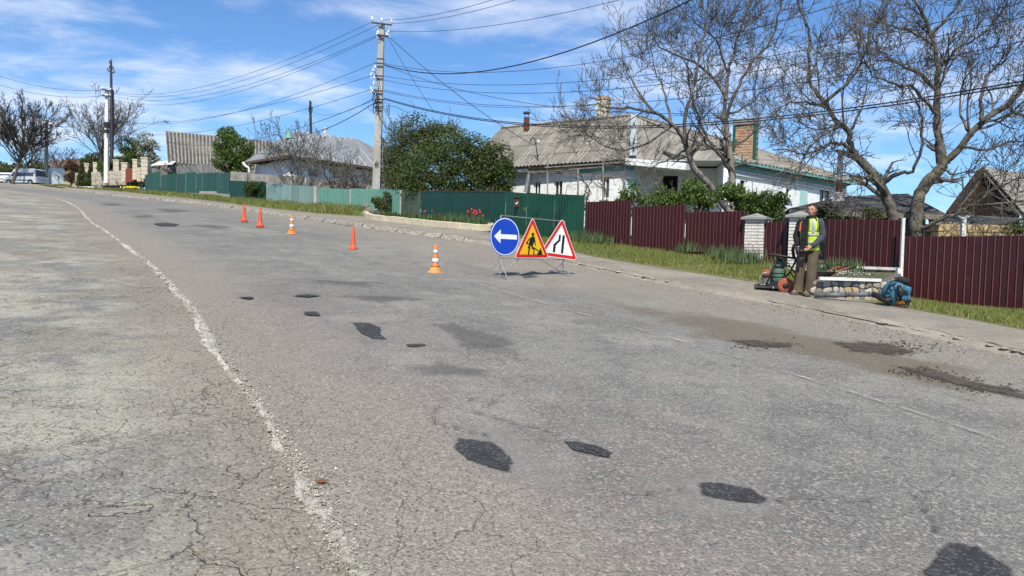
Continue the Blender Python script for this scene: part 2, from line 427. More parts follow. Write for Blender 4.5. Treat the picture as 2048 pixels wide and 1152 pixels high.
# road correspondence: both kerbs resampled by matching distance
def matched(LA, LB, n=15):
    """points of LB nearest to stations of LA"""
    dense = [cat(LB, i*.02) for i in range(int((len(LB)-1)/.02)+1)]; out = []; j0 = 0
    for p in LA:
        best = min(range(j0, len(dense)), key=lambda j: (dense[j]-p).length_squared); out.append(dense[best].copy()); j0 = best
    return out
KRd = [cat(KR, i*.5) for i in range(2*(len(KR)-1)+1)]
KLm = matched(KRd, KL)
for p in KRd: p.z = H(p.x, p.y)
def roadpt(u, t):
    return cat(KLm, u*2).lerp(cat(KRd, u*2), t)
road = struct(loft('road', KLm, KRd, 12, ASPH))
lotL = [p+V(0, 0, 0) for p in KL]; lotO = []
for i, p in enumerate(KL):
    q = p + V(-70, -14, 0) if i < 6 else p+V(-50, -46, 0)
    q.z = H(q.x, q.y); lotO.append(q)
lot = struct(loft('forecourt', lotL, lotO, 24, LOT, 0.0, 0.0))
KR2 = []; KR1 = []; KR3 = []
for i, p in enumerate(KR):
    d = (KR[min(i+1, len(KR)-1)]-KR[max(i-1, 0)]).normalized(); nn_ = Vector((d.y, -d.x, 0)); k_ = (1 if i < 5 else 2); q = p+nn_*.08*k_; q.z = H(q.x, q.y); KR2.append(q); q = p+nn_*(.08*k_+.05); q.z = H(q.x, q.y); KR3.append(q); q = p-nn_*.25; q.z = H(q.x, q.y); KR1.append(q)
struct(loft('kerb_foot', KR1, KR, 1, DUSTK, -.03, .012)); struct(loft('kerb_face', KR, KR2, 1, DUSTK, .010, .065)); struct(loft('pavement', KR2, WO, 5, WALK, 0.065, 0.085))
struct(loft('verge', WO, FN, 6, VERGE, 0.085, 0.0))
BK = []
for i, p in enumerate(FN):
    d = V(30, 50, 0) if i > 5 else V(55, 40, 0)
    q = p + d; q.z = p.z + (1.6 if i > 4 else .9); BK.append(q)
struct(loft('yard_ground', FN, BK, 8, EARTH, 0, 0))
# wide ground sheet to the horizon, below everything
vs = []; fs = []; R_ = [0, 20, 50, 90, 130, 200, 350, 700, 1400, 2500]; K_ = 48
for r in R_:
    for k in range(K_):
        a = 2*math.pi*k/K_; x, y = r*math.cos(a), 20+r*math.sin(a)
        cx, cy = max(-130, min(90, x)), max(-60, min(150, y))
        vs.append((x, y, H(cx, cy)-.35-(0 if r < 150 else 1.0)))
for i in range(len(R_)-1):
    for k in range(K_): fs.append((i*K_+k, i*K_+(k+1) % K_, (i+1)*K_+(k+1) % K_, (i+1)*K_+k))
me = bpy.data.meshes.new('ground'); me.from_pydata(vs, [], fs); me.materials.append(EARTH); me.update()
gr_ = struct(fixup(ob('ground', me)))

def vp(u, t):
    """point on verge strip"""
    n = len(WO)-1
    a = cat(WO, u); b_ = cat(FN, u/n*(len(FN)-1)); p = a.lerp(b_, t); p.z += .085*(1-t); return p
def uof(L, x, cond):
    pass

# ------------------------------------------------------------------ kerbs
ROCKM = [M('whitewashed_concrete', (.50, .465, .395), (.32, .28, .22), 9, .9, .7, c3=(.22, .19, .15), s3=16, isl=.12),
         M('limestone', (.55, .49, .36), (.38, .33, .24), 6, .9, .6, c3=(.2, .18, .13), s3=14, isl=.12)]
def rockmesh(name, mat, seed, flat=.6, sub_=2, jag=.28):
    import bmesh
    r = random.Random(seed); bm = bmesh.new(); bmesh.ops.create_icosphere(bm, subdivisions=sub_, radius=.5)
    ph = [(Vector((r.gauss(0, 1), r.gauss(0, 1), r.gauss(0, 1))).normalized(), r.uniform(.30, .46)) for _ in range(9)]
    for v in bm.verts:
        c = v.co.copy()
        for n_, d in ph:
            k = c.dot(n_)
            if k > d: c -= n_*(k-d)*.9
        c *= 1+r.uniform(-jag, jag)*.25; c.z *= flat; v.co = c
    me = bpy.data.meshes.new(name); bm.to_mesh(me); bm.free(); me.materials.append(mat); return me
def blockmesh(name, mat, sz, seed, jit=.12, cuts=1):
    import bmesh
    r = random.Random(seed); bm = bmesh.new(); bmesh.ops.create_cube(bm, size=1)
    bmesh.ops.bevel(bm, geom=bm.edges[:]+bm.verts[:], offset=.09, segments=1, affect='EDGES')
    for v in bm.verts:
        v.co += Vector((r.uniform(-jit, jit), r.uniform(-jit, jit), r.uniform(-jit, jit)))*.35
        v.co = Vector((v.co.x*sz[0], v.co.y*sz[1], v.co.z*sz[2]))
    me = bpy.data.meshes.new(name); bm.to_mesh(me); bm.free(); me.materials.append(mat); return me
chunkL = [rockmesh('kerb_fragment', ROCKM[0], 100+i, .42) for i in range(10)]
# left kerb: a broken low ridge of whitewashed concrete, flush strip + fragments
def ridge(name, L, mat, w, hgt, u0, u1, ds, parent=None, seed=3, zoff=0.0, gr=.012):
    r = random.Random(seed); pts = []; u = u0
    while u < u1:
        p = cat(L, u); q = cat(L, u+.01); sp = (q-p).length/.01; t = (q-p).normalized(); pts.append((p, t)); u += (ds+gr*max(0, p.y))/sp
    na = 8; vs = []; fs = []; wn = 1.0; on = 0.0
    for p, t in pts:
        nrm = Vector((t.y, -t.x, 0)); wn += r.uniform(-.28, .28); wn = min(1.5, max(.45, wn)); on += r.uniform(-.015, .015); on *= .93
        for j in range(na+1):
            f = j/na*2-1; hh = hgt*(1-abs(f)**2.2)*r.uniform(.35, 1.1)
            q = p + nrm*(f*w/2*wn+on+r.uniform(-.012, .012)); vs.append((q.x, q.y, p.z+zoff-.012+hh))
    for i in range(len(pts)-1):
        for j in range(na): a = i*(na+1)+j; fs.append((a, a+1, a+na+2, a+na+1))
    me = bpy.data.meshes.new(name); me.from_pydata(vs, [], fs); me.materials.append(mat); me.update()
    return fixup(ob(name, me, parent))
mt, t_, b_ = newmat('worn_kerb')
tc_ = N(t_, 'ShaderNodeTexCoord'); v_ = tc_.outputs['Object']
wn_ = mapr(t_, noise(t_, v_, 3.2, 8, .72), .42, .57)
c_ = mixc(t_, wn_, (.25, .215, .17), (.52, .49, .42))
c_ = mixc(t_, mapr(t_, noise(t_, v_, 17, 5, .75), .52, .60, 0, .9), c_, (.60, .57, .50))
c_ = mixc(t_, mapr(t_, noise(t_, v_, 34, 4, .7), .52, .62, 0, .8), c_, (.16, .135, .11))
t_.links.new(c_, b_.inputs['Base Color']); b_.inputs['Roughness'].default_value = .9
setbump(t_, b_, noise(t_, v_, 28, 6, .7), 1, .02)
kerbL = struct(ridge('left_kerb', KL, mt, .13, .028, .0, 6.9, .035))
r = random.Random(5)
cnt = 0; u = .55
while u < 5.2 and cnt < 270:
    p = cat(KL, u); q = cat(KL, u+.01); sp = (q-p).length/.01; t = (q-p).normalized(); nrm = Vector((t.y, -t.x, 0))
    s_ = r.uniform(.012, .034)*(1+.03*p.y)
    o = ob('kerb_fragment', r.choice(chunkL), kerbL); off = r.gauss(0, .045)
    w_ = p+nrm*off; o.location = (w_.x, w_.y, p.z+s_*.08+(.010 if abs(off) < .04 else 0)); o.scale = (s_*r.uniform(.8, 1.6), s_, s_); o.rotation_euler = (r.uniform(-.3, .3), r.uniform(-.3, .3), r.uniform(0, 6.3))
    u += r.uniform(.02, .075)*(1+.045*p.y)/sp; cnt += 1
# crumbs and grit beside both kerbs: uncountable
def scatter(name, n, fpt, smin, smax, mat, seed, kind='stuff', label=None, cat_=None):
    r = np.random.RandomState(seed); rr = random.Random(seed)
    base = np.array([(1, 0, -.1), (-.5, .87, -.1), (-.5, -.87, -.1), (.1, .1, .8)]); fc = np.array([(0, 1, 3), (1, 2, 3), (2, 0, 3)])
    vs = []; fs = []
    for i in range(n):
        p = fpt(rr); s_ = rr.uniform(smin, smax)*rr.uniform(.5, 1); a = rr.uniform(0, 6.28); ca, sa = math.cos(a), math.sin(a)
        j = r.uniform(.6, 1.3, (4, 3)); b = base*j*s_; o_ = len(vs)
        for q in b: vs.append((p.x+q[0]*ca-q[1]*sa, p.y+q[0]*sa+q[1]*ca, p.z+q[2]*.8))
        for f in fc: fs.append((f[0]+o_, f[1]+o_, f[2]+o_))
    me = bpy.data.meshes.new(name); me.from_pydata(vs, [], fs); me.materials.append(mat); me.update()
    o = stuff(ob(name, me)); tag(o, label, cat_); return o
GRIT = M('grit', (.26, .235, .20), (.10, .09, .08), 40, .95, isl=.45, lo=.4, hi=.6)
def fgl(rr):
    u = rr.uniform(.5, 3.6)**1.0; p = cat(KL, u); q = cat(KL, u+.01); t = (q-p).normalized(); w_ = p+Vector((t.y, -t.x, 0))*rr.gauss(.12, .42); w_.z = H(w_.x, w_.y)+.001; return w_
scatter('gravel', 6500, fgl, .004, .014, GRIT, 3, label='loose grit and fine gravel beside the broken left kerb', cat_='gravel')
def fgr(rr):
    u = rr.uniform(.7, 6); p = cat(KR, u); q = cat(KR, u+.01); t = (q-p).normalized(); w_ = p+Vector((-t.y, t.x, 0))*abs(rr.gauss(.0, .5)); w_.z = H(w_.x, w_.y)+.001; return w_
scatter('gravel', 2500, fgr, .008, .03, GRIT, 4, label='sandy grit lying in the gutter along the right kerb', cat_='gravel')
def fgo(rr):
    p = V(rr.uniform(-4.5, 3.5), rr.uniform(2.6, 9), 0); p.z = H(p.x, p.y)+.001; return p
scatter('gravel', 2600, fgo, .002, .007, GRIT, 6, label='tiny loose stones strewn over the nearest asphalt', cat_='gravel')
def fgw(rr):
    u = .4+4.4*rr.random()**1.3; p = cat(KL, u); q = cat(KL, u+.01); t = (q-p).normalized(); w_ = p+Vector((t.y, -t.x, 0))*((rr.gauss(0, .032) if rr.random() < .8 else rr.gauss(0, .09))*(1+.02*p.y)); w_.z = H(w_.x, w_.y)+(.012 if rr.random() < .5 else .002); return w_
scatter('kerb_crumbs', 5200, fgw, .004, .0125, M('white_crumbs', (.50, .465, .39), (.27, .24, .195), 30, .95, isl=.3), 14, label='pale crumbs broken off the whitewashed left kerb', cat_='crumbs')
# right kerb: separate low stones
kerbR = struct(ridge('right_kerb', KR3, DUSTK, .14, .045, .3, 12.5, .06, seed=9, zoff=.055, gr=.01))
bl = [blockmesh('kerb_stone', ROCKM[0], (1, .16, .13), 50+i, .16) for i in range(5)]
rk = [rockmesh('kerb_stone', ROCKM[0], 150+i, .5) for i in range(5)]
u = .5; r = random.Random(12); cnt = 0
while u < 11.5 and cnt < 240:
    p = cat(KR, u); q = cat(KR, u+.01); sp = (q-p).length/.01; t = (q-p).normalized()
    L = r.uniform(.35, .85); near = u < 4.6
    whole = (5.2 < u < 7.2) or (u > 7.2 and r.random() < .75)
    if whole or r.random() < (.5 if near else .4):
        if whole: o = ob('kerb_stone', r.choice(bl), kerbR); o.scale = (L*.95, 1, 1); o.location = (p.x, p.y, p.z+.045)
        else:
            s_ = r.uniform(.06, .15); o = ob('kerb_stone', r.choice(rk), kerbR); o.scale = (s_*1.5, s_*.8, s_*.7); o.location = (p.x+.04, p.y+r.uniform(-.05, .05), p.z+.05); L = s_*1.5
        o.rotation_euler = (r.uniform(-.05, .05), r.uniform(-.04, .04), math.atan2(t.y, t.x)+r.uniform(-.08, .08))
        cnt += 1
    else: L = r.uniform(.2, .5)
    u += (L+.03)/sp

# ------------------------------------------------------------------ road patches, line, dirt
def patchmat(name, c1, c2, nscale=3, soft=.5, stone=(.2, .2, .19), bump=.8, amt=1.0):
    mt, t, b = newmat(name); at_ = N(t, 'ShaderNodeAttribute'); at_.attribute_name = 'edge'
    tc = N(t, 'ShaderNodeTexCoord'); v = tc.outputs['Object']
    n = noise(t, v, nscale, 8, .7)
    a = mapr(t, math_(t, 'ADD', at_.outputs['Fac'], math_(t, 'MULTIPLY', math_(t, 'SUBTRACT', n, .5), soft)), .22, .22+.10+soft*.25)
    col = mixc(t, mapr(t, noise(t, v, 6, 6, .7), .35, .65), c1, c2)
    sd, sc = stones(t, v, 70); bw = N(t, 'ShaderNodeSeparateXYZ'); t.links.new(sc, bw.inputs[0])
    col = mixc(t, mapr(t, bw.outputs[0], .75, .97, 0, .7), col, stone)
    t.links.new(col, b.inputs['Base Color']); b.inputs['Roughness'].default_value = .85; b.inputs['Specular IOR Level'].default_value = .25
    t.links.new(math_(t, 'MULTIPLY', a, amt), b.inputs['Alpha'])
    setbump(t, b, math_(t, 'ADD', math_(t, 'MULTIPLY', sd, -.7), noise(t, v, 30, 5, .7)), bump, .008)
    return mt
FRESH = patchmat('fresh_asphalt', (.030, .030, .031), (.048, .048, .048), 22, .26, (.12, .12, .12))
WORN = patchmat('worn_patch', (.085, .083, .08), (.11, .107, .10), 5, 1.3, (.25, .24, .22), .6, .38)
PALE = patchmat('pale_wear', (.27, .26, .235), (.33, .32, .29), 4, 1.3, (.45, .43, .4), .6, .32)
DIRT = patchmat('tar_dirt', (.060, .050, .040), (.11, .092, .07), 5, 1.1, (.02, .018, .015), 1.0, .92)
BROWN = patchmat('brown_dust', (.19, .155, .115), (.23, .19, .14), 1.5, 1.1, (.1, .08, .06), .5, .5)
PN = [0]
def patch(poly, mat, name='asphalt_patch', lift=None, grown=1.0, rough=.04, label=None):
    P = [G(*q) for q in poly]; r = random.Random(len(poly)+int(poly[0][0])); c = sum(P, V(0, 0, 0))/len(P)
    ring = []
    for i in range(len(P)):
        a, b2 = P[i], P[(i+1) % len(P)]; k = 9
        for j in range(k):
            q = a.lerp(b2, j/k); q = c+(q-c)*grown*(1+r.uniform(-rough, rough)); ring.append(q+V(r.gauss(0, .004), r.gauss(0, .004), 0))
    PN[0] += 1; z = lift if lift is not None else .004+.00032*PN[0]
    vs = []; ed = []; fs = []; n = len(ring); lv = [1, .85, .65, .4, .15]
    for k, f in enumerate(lv):
        for q in ring:
            w_ = c.lerp(q, f); vs.append((w_.x, w_.y, H(w_.x, w_.y)+z)); ed.append(1-f)
    vs.append((c.x, c.y, H(c.x, c.y)+z)); ed.append(1)
    for k in range(len(lv)-1):
        for i in range(n): fs.append((k*n+i, k*n+(i+1) % n, (k+1)*n+(i+1) % n, (k+1)*n+i))
    k = len(lv)-1
    for i in range(n): fs.append((k*n+i, k*n+(i+1) % n, len(vs)-1))
    me = bpy.data.meshes.new(name); me.from_pydata(vs, [], fs); me.materials.append(mat)
    a = me.attributes.new('edge', 'FLOAT', 'POINT'); a.data.foreach_set('value', ed)
    me.polygons.foreach_set('use_smooth', [True]*len(me.polygons)); me.update(); o = fixup(ob(name, me, road))
    if label: o['label'] = label
    return o
E4 = 1.2
LIFT = [.0045]
for pl in [[(890, 850), (1020, 850), (1140, 930), (1180, 1000), (1080, 990), (980, 960), (880, 900)], [(1250, 960), (1420, 930), (1600, 1000), (1500, 1060), (1330, 1040)], [(560, 505), (660, 500), (760, 520), (660, 530)]]:
    patch(pl, PALE, 'worn_area', grown=1.3)
for pl in [[(365, 449), (420, 448), (475, 455), (440, 459)], [(255, 430), (300, 428), (320, 433), (270, 436)], [(190, 408), (225, 406), (265, 411), (220, 413)],
           [(640, 445), (700, 443), (790, 452), (700, 455)], [(300, 418), (350, 417), (400, 424), (330, 425)],
           [(840, 640), (900, 640), (1060, 690), (1040, 715), (930, 700)], [(780, 735), (880, 722), (1000, 742), (980, 757), (850, 752)], [(590, 545), (700, 540), (800, 560), (740, 580), (620, 570)],
           [(640, 590), (780, 590), (880, 600), (760, 608)]]:
    patch(pl, WORN, grown=1.25)
for pl in [[(893, 893), (905, 872), (985, 880), (1012, 898), (1036, 925), (1030, 955), (985, 945), (930, 925)],
           [(1118, 882), (1150, 882), (1200, 893), (1234, 908), (1228, 923), (1180, 912), (1135, 902)],
           [(1385, 962), (1440, 965), (1510, 978), (1550, 1003), (1530, 1015), (1460, 1008), (1390, 992)],
           [(1820, 1152), (1890, 1075), (1960, 1090), (2040, 1140), (2060, 1190), (1900, 1200)],
           [(698, 643), (735, 643), (765, 655), (765, 672), (782, 684), (745, 682), (715, 668)],
           [(604, 624), (635, 623), (645, 630), (640, 634), (606, 631)],
           [(808, 690), (840, 688), (860, 691), (835, 696), (812, 695)],
           [(457, 549), (485, 547), (512, 551), (480, 554)], [(468, 595), (500, 594), (514, 597), (500, 600)],
           [(575, 592), (615, 589), (650, 592), (615, 596)],
           [(888, 535), (905, 534), (955, 545), (950, 551), (905, 545)],
           [(300, 447), (330, 445), (365, 449), (350, 454), (315, 453)],
           [(345, 478), (375, 476), (402, 479), (372, 482)]]:
    patch(pl, FRESH, grown=1.14, rough=.018)
for pl in [[(1440, 680), (1500, 680), (1600, 688), (1590, 697), (1500, 697)], [(1645, 684), (1720, 682), (1800, 694), (1850, 708), (1780, 712), (1690, 703)],
           [(1765, 728), (1850, 735), (1950, 765), (2080, 790), (2080, 808), (1960, 785), (1850, 755)],
           [(740, 494), (850, 492), (960, 513), (940, 530), (830, 514)], [(878, 533), (920, 535), (962, 545), (950, 553), (905, 548)], [(1035, 550), (1060, 549), (1082, 555), (1050, 559)]]:
    patch(pl, DIRT, 'dirt_patch', grown=1.3, rough=.1)
for pl in [[(1180, 600), (1400, 620), (1800, 700), (2080, 760), (2080, 830), (1700, 740), (1350, 670)], [(720, 490), (880, 485), (1100, 540), (1150, 580), (960, 560), (820, 520)]]:
    patch(pl, BROWN, 'dust_film', grown=1.15, lift=.0032)
# clods of dirt on the right
def fcl(rr):
    q = rr.choice([(1520, 690), (1740, 695), (1800, 702), (1840, 745), (1900, 760), (1980, 780), (1790, 690)]); p = G(q[0]+rr.gauss(0, 32), q[1]+rr.gauss(0, 4.5)); p.z += .004; return p
CLOD = M('clod', (.045, .036, .028), (.09, .07, .05), 30, .95, isl=.4)
scatter('dirt_crumbs', 800, fcl, .006, .035, CLOD, 9, label='dark crumbs of dug-out asphalt and soil near the right kerb', cat_='dirt')
# faint thin line along the road
mt, t_, b_ = newmat('worn_line'); tc_ = N(t_, 'ShaderNodeTexCoord'); v_ = tc_.outputs['Object']
b_.inputs['Base Color'].default_value = (.42, .40, .36, 1); b_.inputs['Roughness'].default_value = .9
t_.links.new(mapr(t_, noise(t_, v_, 2.2, 9, .8), .44, .66, 0, .62), b_.inputs['Alpha'])
lp = [G(*q) for q in [(2300, 990), (1900, 850), (1550, 740), (1330, 675), (1024, 590), (800, 520), (700, 492), (620, 470), (520, 452)]]
def strip(name, L, w, mat, lift, parent):
    pts = resample(L, .3, .03); vs = []; fs = []
    for i, (u, p) in enumerate(pts):
        q = cat(L, min(u+.01, len(L)-1)); pr = cat(L, max(u-.01, 0)); t = (q-pr).normalized(); nrm = Vector((t.y, -t.x, 0))
        for s_ in (-1, 1): a = p+nrm*w/2*s_; vs.append((a.x, a.y, H(a.x, a.y)+lift))
        if i: fs.append((2*i-2, 2*i-1, 2*i+1, 2*i))
    me = bpy.data.meshes.new(name); me.from_pydata(vs, [], fs); me.materials.append(mat); me.update(); return fixup(ob(name, me, parent))
strip('centre_line', lp, .055, mt, .0185, road)

mt2, t_, b_ = newmat('broken_rim'); tc_ = N(t_, 'ShaderNodeTexCoord'); v_ = tc_.outputs['Object']
b_.inputs['Base Color'].default_value = (.07, .064, .054, 1); b_.inputs['Roughness'].default_value = .95
t_.links.new(mapr(t_, noise(t_, v_, 16, 8, .8), .46, .60, 0, .75), b_.inputs['Alpha'])
for k_, (px_l, w_) in enumerate((([(905, 812), (880, 815), (862, 826), (866, 846), (890, 856), (925, 862), (960, 866), (985, 878)], .05), ([(905, 812), (925, 824), (960, 830), (1000, 842), (1040, 852), (1085, 860), (1120, 878)], .04),
                     ([(925, 805), (960, 798), (995, 800), (990, 812), (955, 818)], .04), ([(1240, 990), (1290, 992), (1340, 985), (1385, 988)], .03), ([(1555, 1005), (1620, 1000), (1700, 1012), (1770, 1004)], .035), ([(1830, 990), (1860, 1040), (1880, 1080)], .03))):
    rr_ = random.Random(k_); L_ = []
    for a_, b2_ in zip(px_l, px_l[1:]):
        for j_ in range(4): L_.append(G(a_[0]+(b2_[0]-a_[0])*j_/4+rr_.gauss(0, 2.2), a_[1]+(b2_[1]-a_[1])*j_/4+rr_.gauss(0, 1.2)))
    strip('broken_rim', L_, w_, mt2, .020+.0006*k_, road)
# ------------------------------------------------------------------ grass
def blades(name, n, fpt, h0, h1, w, mat, seed, parent=None, lean=.5):
    rr = random.Random(seed); vs = np.empty((n*3, 3)); 
    for i in range(n):
        p, k = fpt(rr); h = rr.uniform(h0, h1)*k; a = rr.uniform(0, 6.28); ww = w*rr.uniform(.6, 1.4)
        dx, dy = math.cos(a)*ww, math.sin(a)*ww; lx, ly = rr.gauss(0, lean)*h, rr.gauss(0, lean)*h
        vs[3*i] = (p.x-dx, p.y-dy, p.z-.02); vs[3*i+1] = (p.x+dx, p.y+dy, p.z-.02); vs[3*i+2] = (p.x+lx, p.y+ly, p.z+h)
    me = bpy.data.meshes.new(name); me.from_pydata([tuple(q) for q in vs], [], [(3*i, 3*i+1, 3*i+2) for i in range(n)])
    me.materials.append(mat); me.update(); return ob(name, me, parent)
GRASS = leafmat('grass', [(.08, .13, .02), (.16, .21, .04), (.25, .27, .06), (.34, .30, .13), (.12, .17, .03)], .3)
GR2 = leafmat('weeds', [(.03, .075, .012), (.055, .115, .02), (.09, .15, .03)], .3)
def fgrass(ranges, thick=1.0):
    def f(rr):
        while True:
            u0, u1, t0, t1, k, dens = rr.choice(ranges); u = rr.uniform(u0, u1); t = rr.uniform(t0, t1)
            p = vp(u, t)
            cl = .5+.5*math.sin(p.x*2.1+math.sin(p.y*1.7)*2)*math.cos(p.y*1.3)
            if rr.random() < dens*(.45+.55*cl)*min(1, (t-t0)/.12+.25): return p, k*(.6+.6*cl)
    return f
# ------------------------------------------------------------------ corrugated sheets and fences
def sheet_mb(A, B, a2, b2, pitch, amp, kind='trap', th=.002, nrm=None):
    """sheet from bottom line A-B to top line a2-b2 (world vectors), ribs vertical"""
    mb = MB(); L = (B-A).length; d = (B-A).normalized(); n = Vector((d.y, -d.x, 0)).normalized() if nrm is None else nrm
    pr = []; k = max(1, int(round(L/pitch)))
    for i in range(k):
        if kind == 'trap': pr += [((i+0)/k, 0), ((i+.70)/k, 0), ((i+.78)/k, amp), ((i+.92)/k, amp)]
        else:
            for j in range(6): pr.append(((i+j/6)/k, amp*math.sin(j/6*2*math.pi)))
    pr.append((1, 0)); vs = []
    for f, o in pr: vs.append(A.lerp(B, f)+n*o); vs.append(a2.lerp(b2, f)+n*o)
    for f, o in pr: vs.append(A.lerp(B, f)+n*(o-th)); vs.append(a2.lerp(b2, f)+n*(o-th))
    m_ = len(pr); fs = []; mi = []
    for i in range(m_-1):
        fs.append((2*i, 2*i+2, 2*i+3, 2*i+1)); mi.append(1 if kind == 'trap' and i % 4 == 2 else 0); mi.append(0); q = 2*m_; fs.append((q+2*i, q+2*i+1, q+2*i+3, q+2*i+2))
    mb.add(vs, fs); mb.m = mi; return mb
def fmat(name, c, c2=None, rough=.34, dirt=(.12, .10, .07)):
    mt, t, b = newmat(name); tc = N(t, 'ShaderNodeTexCoord'); v = tc.outputs['Object']
    oi = N(t, 'ShaderNodeObjectInfo')
    col = mixc(t, mapr(t, noise(t, mapping(t, v, (1, 1, .25)), 2.5, 6, .65), .35, .7), c, c2 or tuple(q*.8+.004 for q in c))
    col = mixc(t, mapr(t, noise(t, v, 14, 4, .7), .6, .78, 0, .35), col, dirt)
    hs = N(t, 'ShaderNodeHueSaturation'); t.links.new(col, hs.inputs['Color']); t.links.new(mapr(t, oi.outputs['Random'], 0, 1, .88, 1.12, False), hs.inputs['Value'])
    t.links.new(hs.outputs[0], b.inputs['Base Color']); b.inputs['Roughness'].default_value = rough; b.inputs['Specular IOR Level'].default_value = .3
    setbump(t, b, noise(t, v, 2.2, 3), .35, .05); return mt
MAROON = [fmat('maroon_sheet', (.046, .009, .0105)), fmat('sunlit_maroon_rib', (.15, .062, .062))]; DGREEN = [fmat('dark_green_sheet', (.004, .040, .028)), fmat('dark_green_rib', (.010, .075, .05))]; OLIVE = fmat('olive_sheet', (.085, .115, .075), rough=.55)  # paler rib colours paint in the sun catching the crests
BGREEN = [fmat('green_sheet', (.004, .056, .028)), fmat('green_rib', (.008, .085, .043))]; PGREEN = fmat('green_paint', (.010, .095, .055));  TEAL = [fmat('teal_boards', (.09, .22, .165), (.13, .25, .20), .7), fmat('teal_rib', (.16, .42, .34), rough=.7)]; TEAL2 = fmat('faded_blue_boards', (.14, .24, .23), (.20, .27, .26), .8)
SLATE = M('weathered_slate', (.30, .285, .255), (.19, .18, .16), 1.2, .92, .5, c3=(.13, .125, .11), s3=7, spec=.15)
def streaky(name, a, c, d, ang):
    mt, t, b = newmat(name); tc = N(t, 'ShaderNodeTexCoord'); v1 = mapping(t, tc.outputs['Object'], (1, 1, 1), (0, 0, math.radians(ang))); v = mapping(t, v1, (1.0, .12, .12))
    col = mixc(t, mapr(t, noise(t, v, 2.6, 6, .65), .40, .60), a, c); col = mixc(t, mapr(t, noise(t, v, 9, 4, .7), .54, .68, 0, .8), col, d)
    col = mixc(t, mapr(t, noise(t, v1, .6, 5, .6), .48, .66, 0, .6), col, (.12, .11, .095)); t.links.new(col, b.inputs['Base Color']); b.inputs['Roughness'].default_value = .93; b.inputs['Specular IOR Level'].default_value = .12
    setbump(t, b, noise(t, v, 14, 5), .4, .03); return mt
SLATE2 = streaky('brown_weathered_slate', (.30, .28, .24), (.18, .165, .14), (.10, .09, .072), 38)
GREYW = M('grey_boards', (.24, .23, .22), (.16, .15, .14), 3, .9, .4, stretch=(1, 1, .2))
WHITEP = M('white_paint', (.74, .73, .70), (.58, .56, .52), 5, .7, .15, c3=(.35, .32, .28), s3=18)
STEEL = M('galvanised_steel', (.42, .43, .44), (.30, .31, .32), 9, .42, .1, metal=.6)
DSTEEL = M('dark_steel', (.045, .045, .047), (.07, .06, .055), 9, .6, .1, metal=.3)
RUST = M('rust', (.12, .05, .028), (.07, .035, .025), 10, .9, .3)
CONC = M('concrete', (.40, .385, .35), (.31, .30, .27), 1.6, .92, .4, stretch=(1, 1, .25), c3=(.22, .21, .19), s3=9)
BLACKP = M('black_plastic', (.014, .014, .015), (.022, .022, .022), 20, .5, .1)
RUBBER = M('rubber', (.018, .018, .018), (.03, .028, .026), 20, .85, .1)
GLASS = M('window_glass', (.03, .04, .05), (.05, .06, .075), 2, .06, 0, spec=.8)
DARKIN = M('dark_interior', (.008, .008, .009), (.012, .012, .012), 3, .9)
WOODG = M('weathered_wood', (.27, .235, .19), (.18, .155, .125), 4, .9, .4, stretch=(1, 1, .15))

FR = random.Random(99)
def fence(name, label, secs, mat, pitch=.12, amp=.02, kind='trap', sheetw=1.15, group=None, postmat=None, postw=.05, catg='fence', part='sheet'):
    """secs: list of (A bottom, B bottom, A top, B top) world vectors"""
    root = thing(name, label, catg, secs[0][0], group)
    for A, B, a2, b2 in secs:
        L = (B-A).length; k = max(1, int(round(L/sheetw))); d = (B-A).normalized(); n = Vector((d.y, -d.x, 0)).normalized()
        if n.y > 0: n = -n
        for i in range(k):
            f0, f1 = i/k, min(1, (i+1)/k+.012*(i < k-1)); off = n*(.004*(i % 2)+FR.uniform(0, .004)); tj = [V(0, 0, FR.uniform(-.010, .008)) for _ in (0, 1)]
            piece(part, sheet_mb(A.lerp(B, f0)+off, A.lerp(B, f1)+off, a2.lerp(b2, f0)+off+tj[0], a2.lerp(b2, f1)+off+tj[1], pitch, amp, kind, nrm=n), mat if isinstance(mat, list) else [mat, mat], root)
        if postmat:
            for f in [0, 1] if L < 3.4 else [0, .5, 1]:
                q = A.lerp(B, f)-n*(.06); w_ = a2.lerp(b2, f)-n*.06; pm = MB(); pm.beam(q-V(0, 0, .3), w_-V(0, 0, .03), postw, postw); piece('post', pm, postmat, root)
            for hh in (.25, .8):
                rm = MB(); rm.beam(A.lerp(a2, hh)-n*.025, B.lerp(b2, hh)-n*.025, .03, .04); piece('rail', rm, postmat, root)
    return root
def fsec(x0, y0t, Y0, x1, y1t, Y1, yb0, yb1, sink=.05):
    """section by photo measure: top-left, top-right and the heights of both bottoms"""
    a2, b2 = at(x0, y0t, Y0), at(x1, y1t, Y1); A, B = at(x0, yb0, Y0), at(x1, yb1, Y1)
    A = V(a2.x, a2.y, A.z-sink); B = V(b2.x, b2.y, B.z-sink); return (A, B, a2, b2)
def Yf(x):
    """distance of the front fence line at image column x"""
    pts = [(2100, 13.5), (1808, 15.2), (1490, 18), (1170, 23), (955, 30), (770, 38), (640, 43), (460, 52), (400, 57), (290, 70), (140, 97)]
    for (xa, ya), (xb, yb) in zip(pts, pts[1:]):
        if xb <= x <= xa or xa <= x: 
            f = (xa-x)/(xa-xb); return 1/((1-f)/ya+f/yb)
    return 97
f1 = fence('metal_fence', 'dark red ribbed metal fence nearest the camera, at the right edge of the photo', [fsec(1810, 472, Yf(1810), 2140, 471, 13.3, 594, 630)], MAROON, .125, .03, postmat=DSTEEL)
f2 = fence('metal_fence', 'dark red ribbed metal fence standing on the white rail above the stone flower bed', [fsec(1652, 438, 16.75, 1806, 440, 15.45, 540, 536, .02)], MAROON, .125, .03, postmat=DSTEEL)
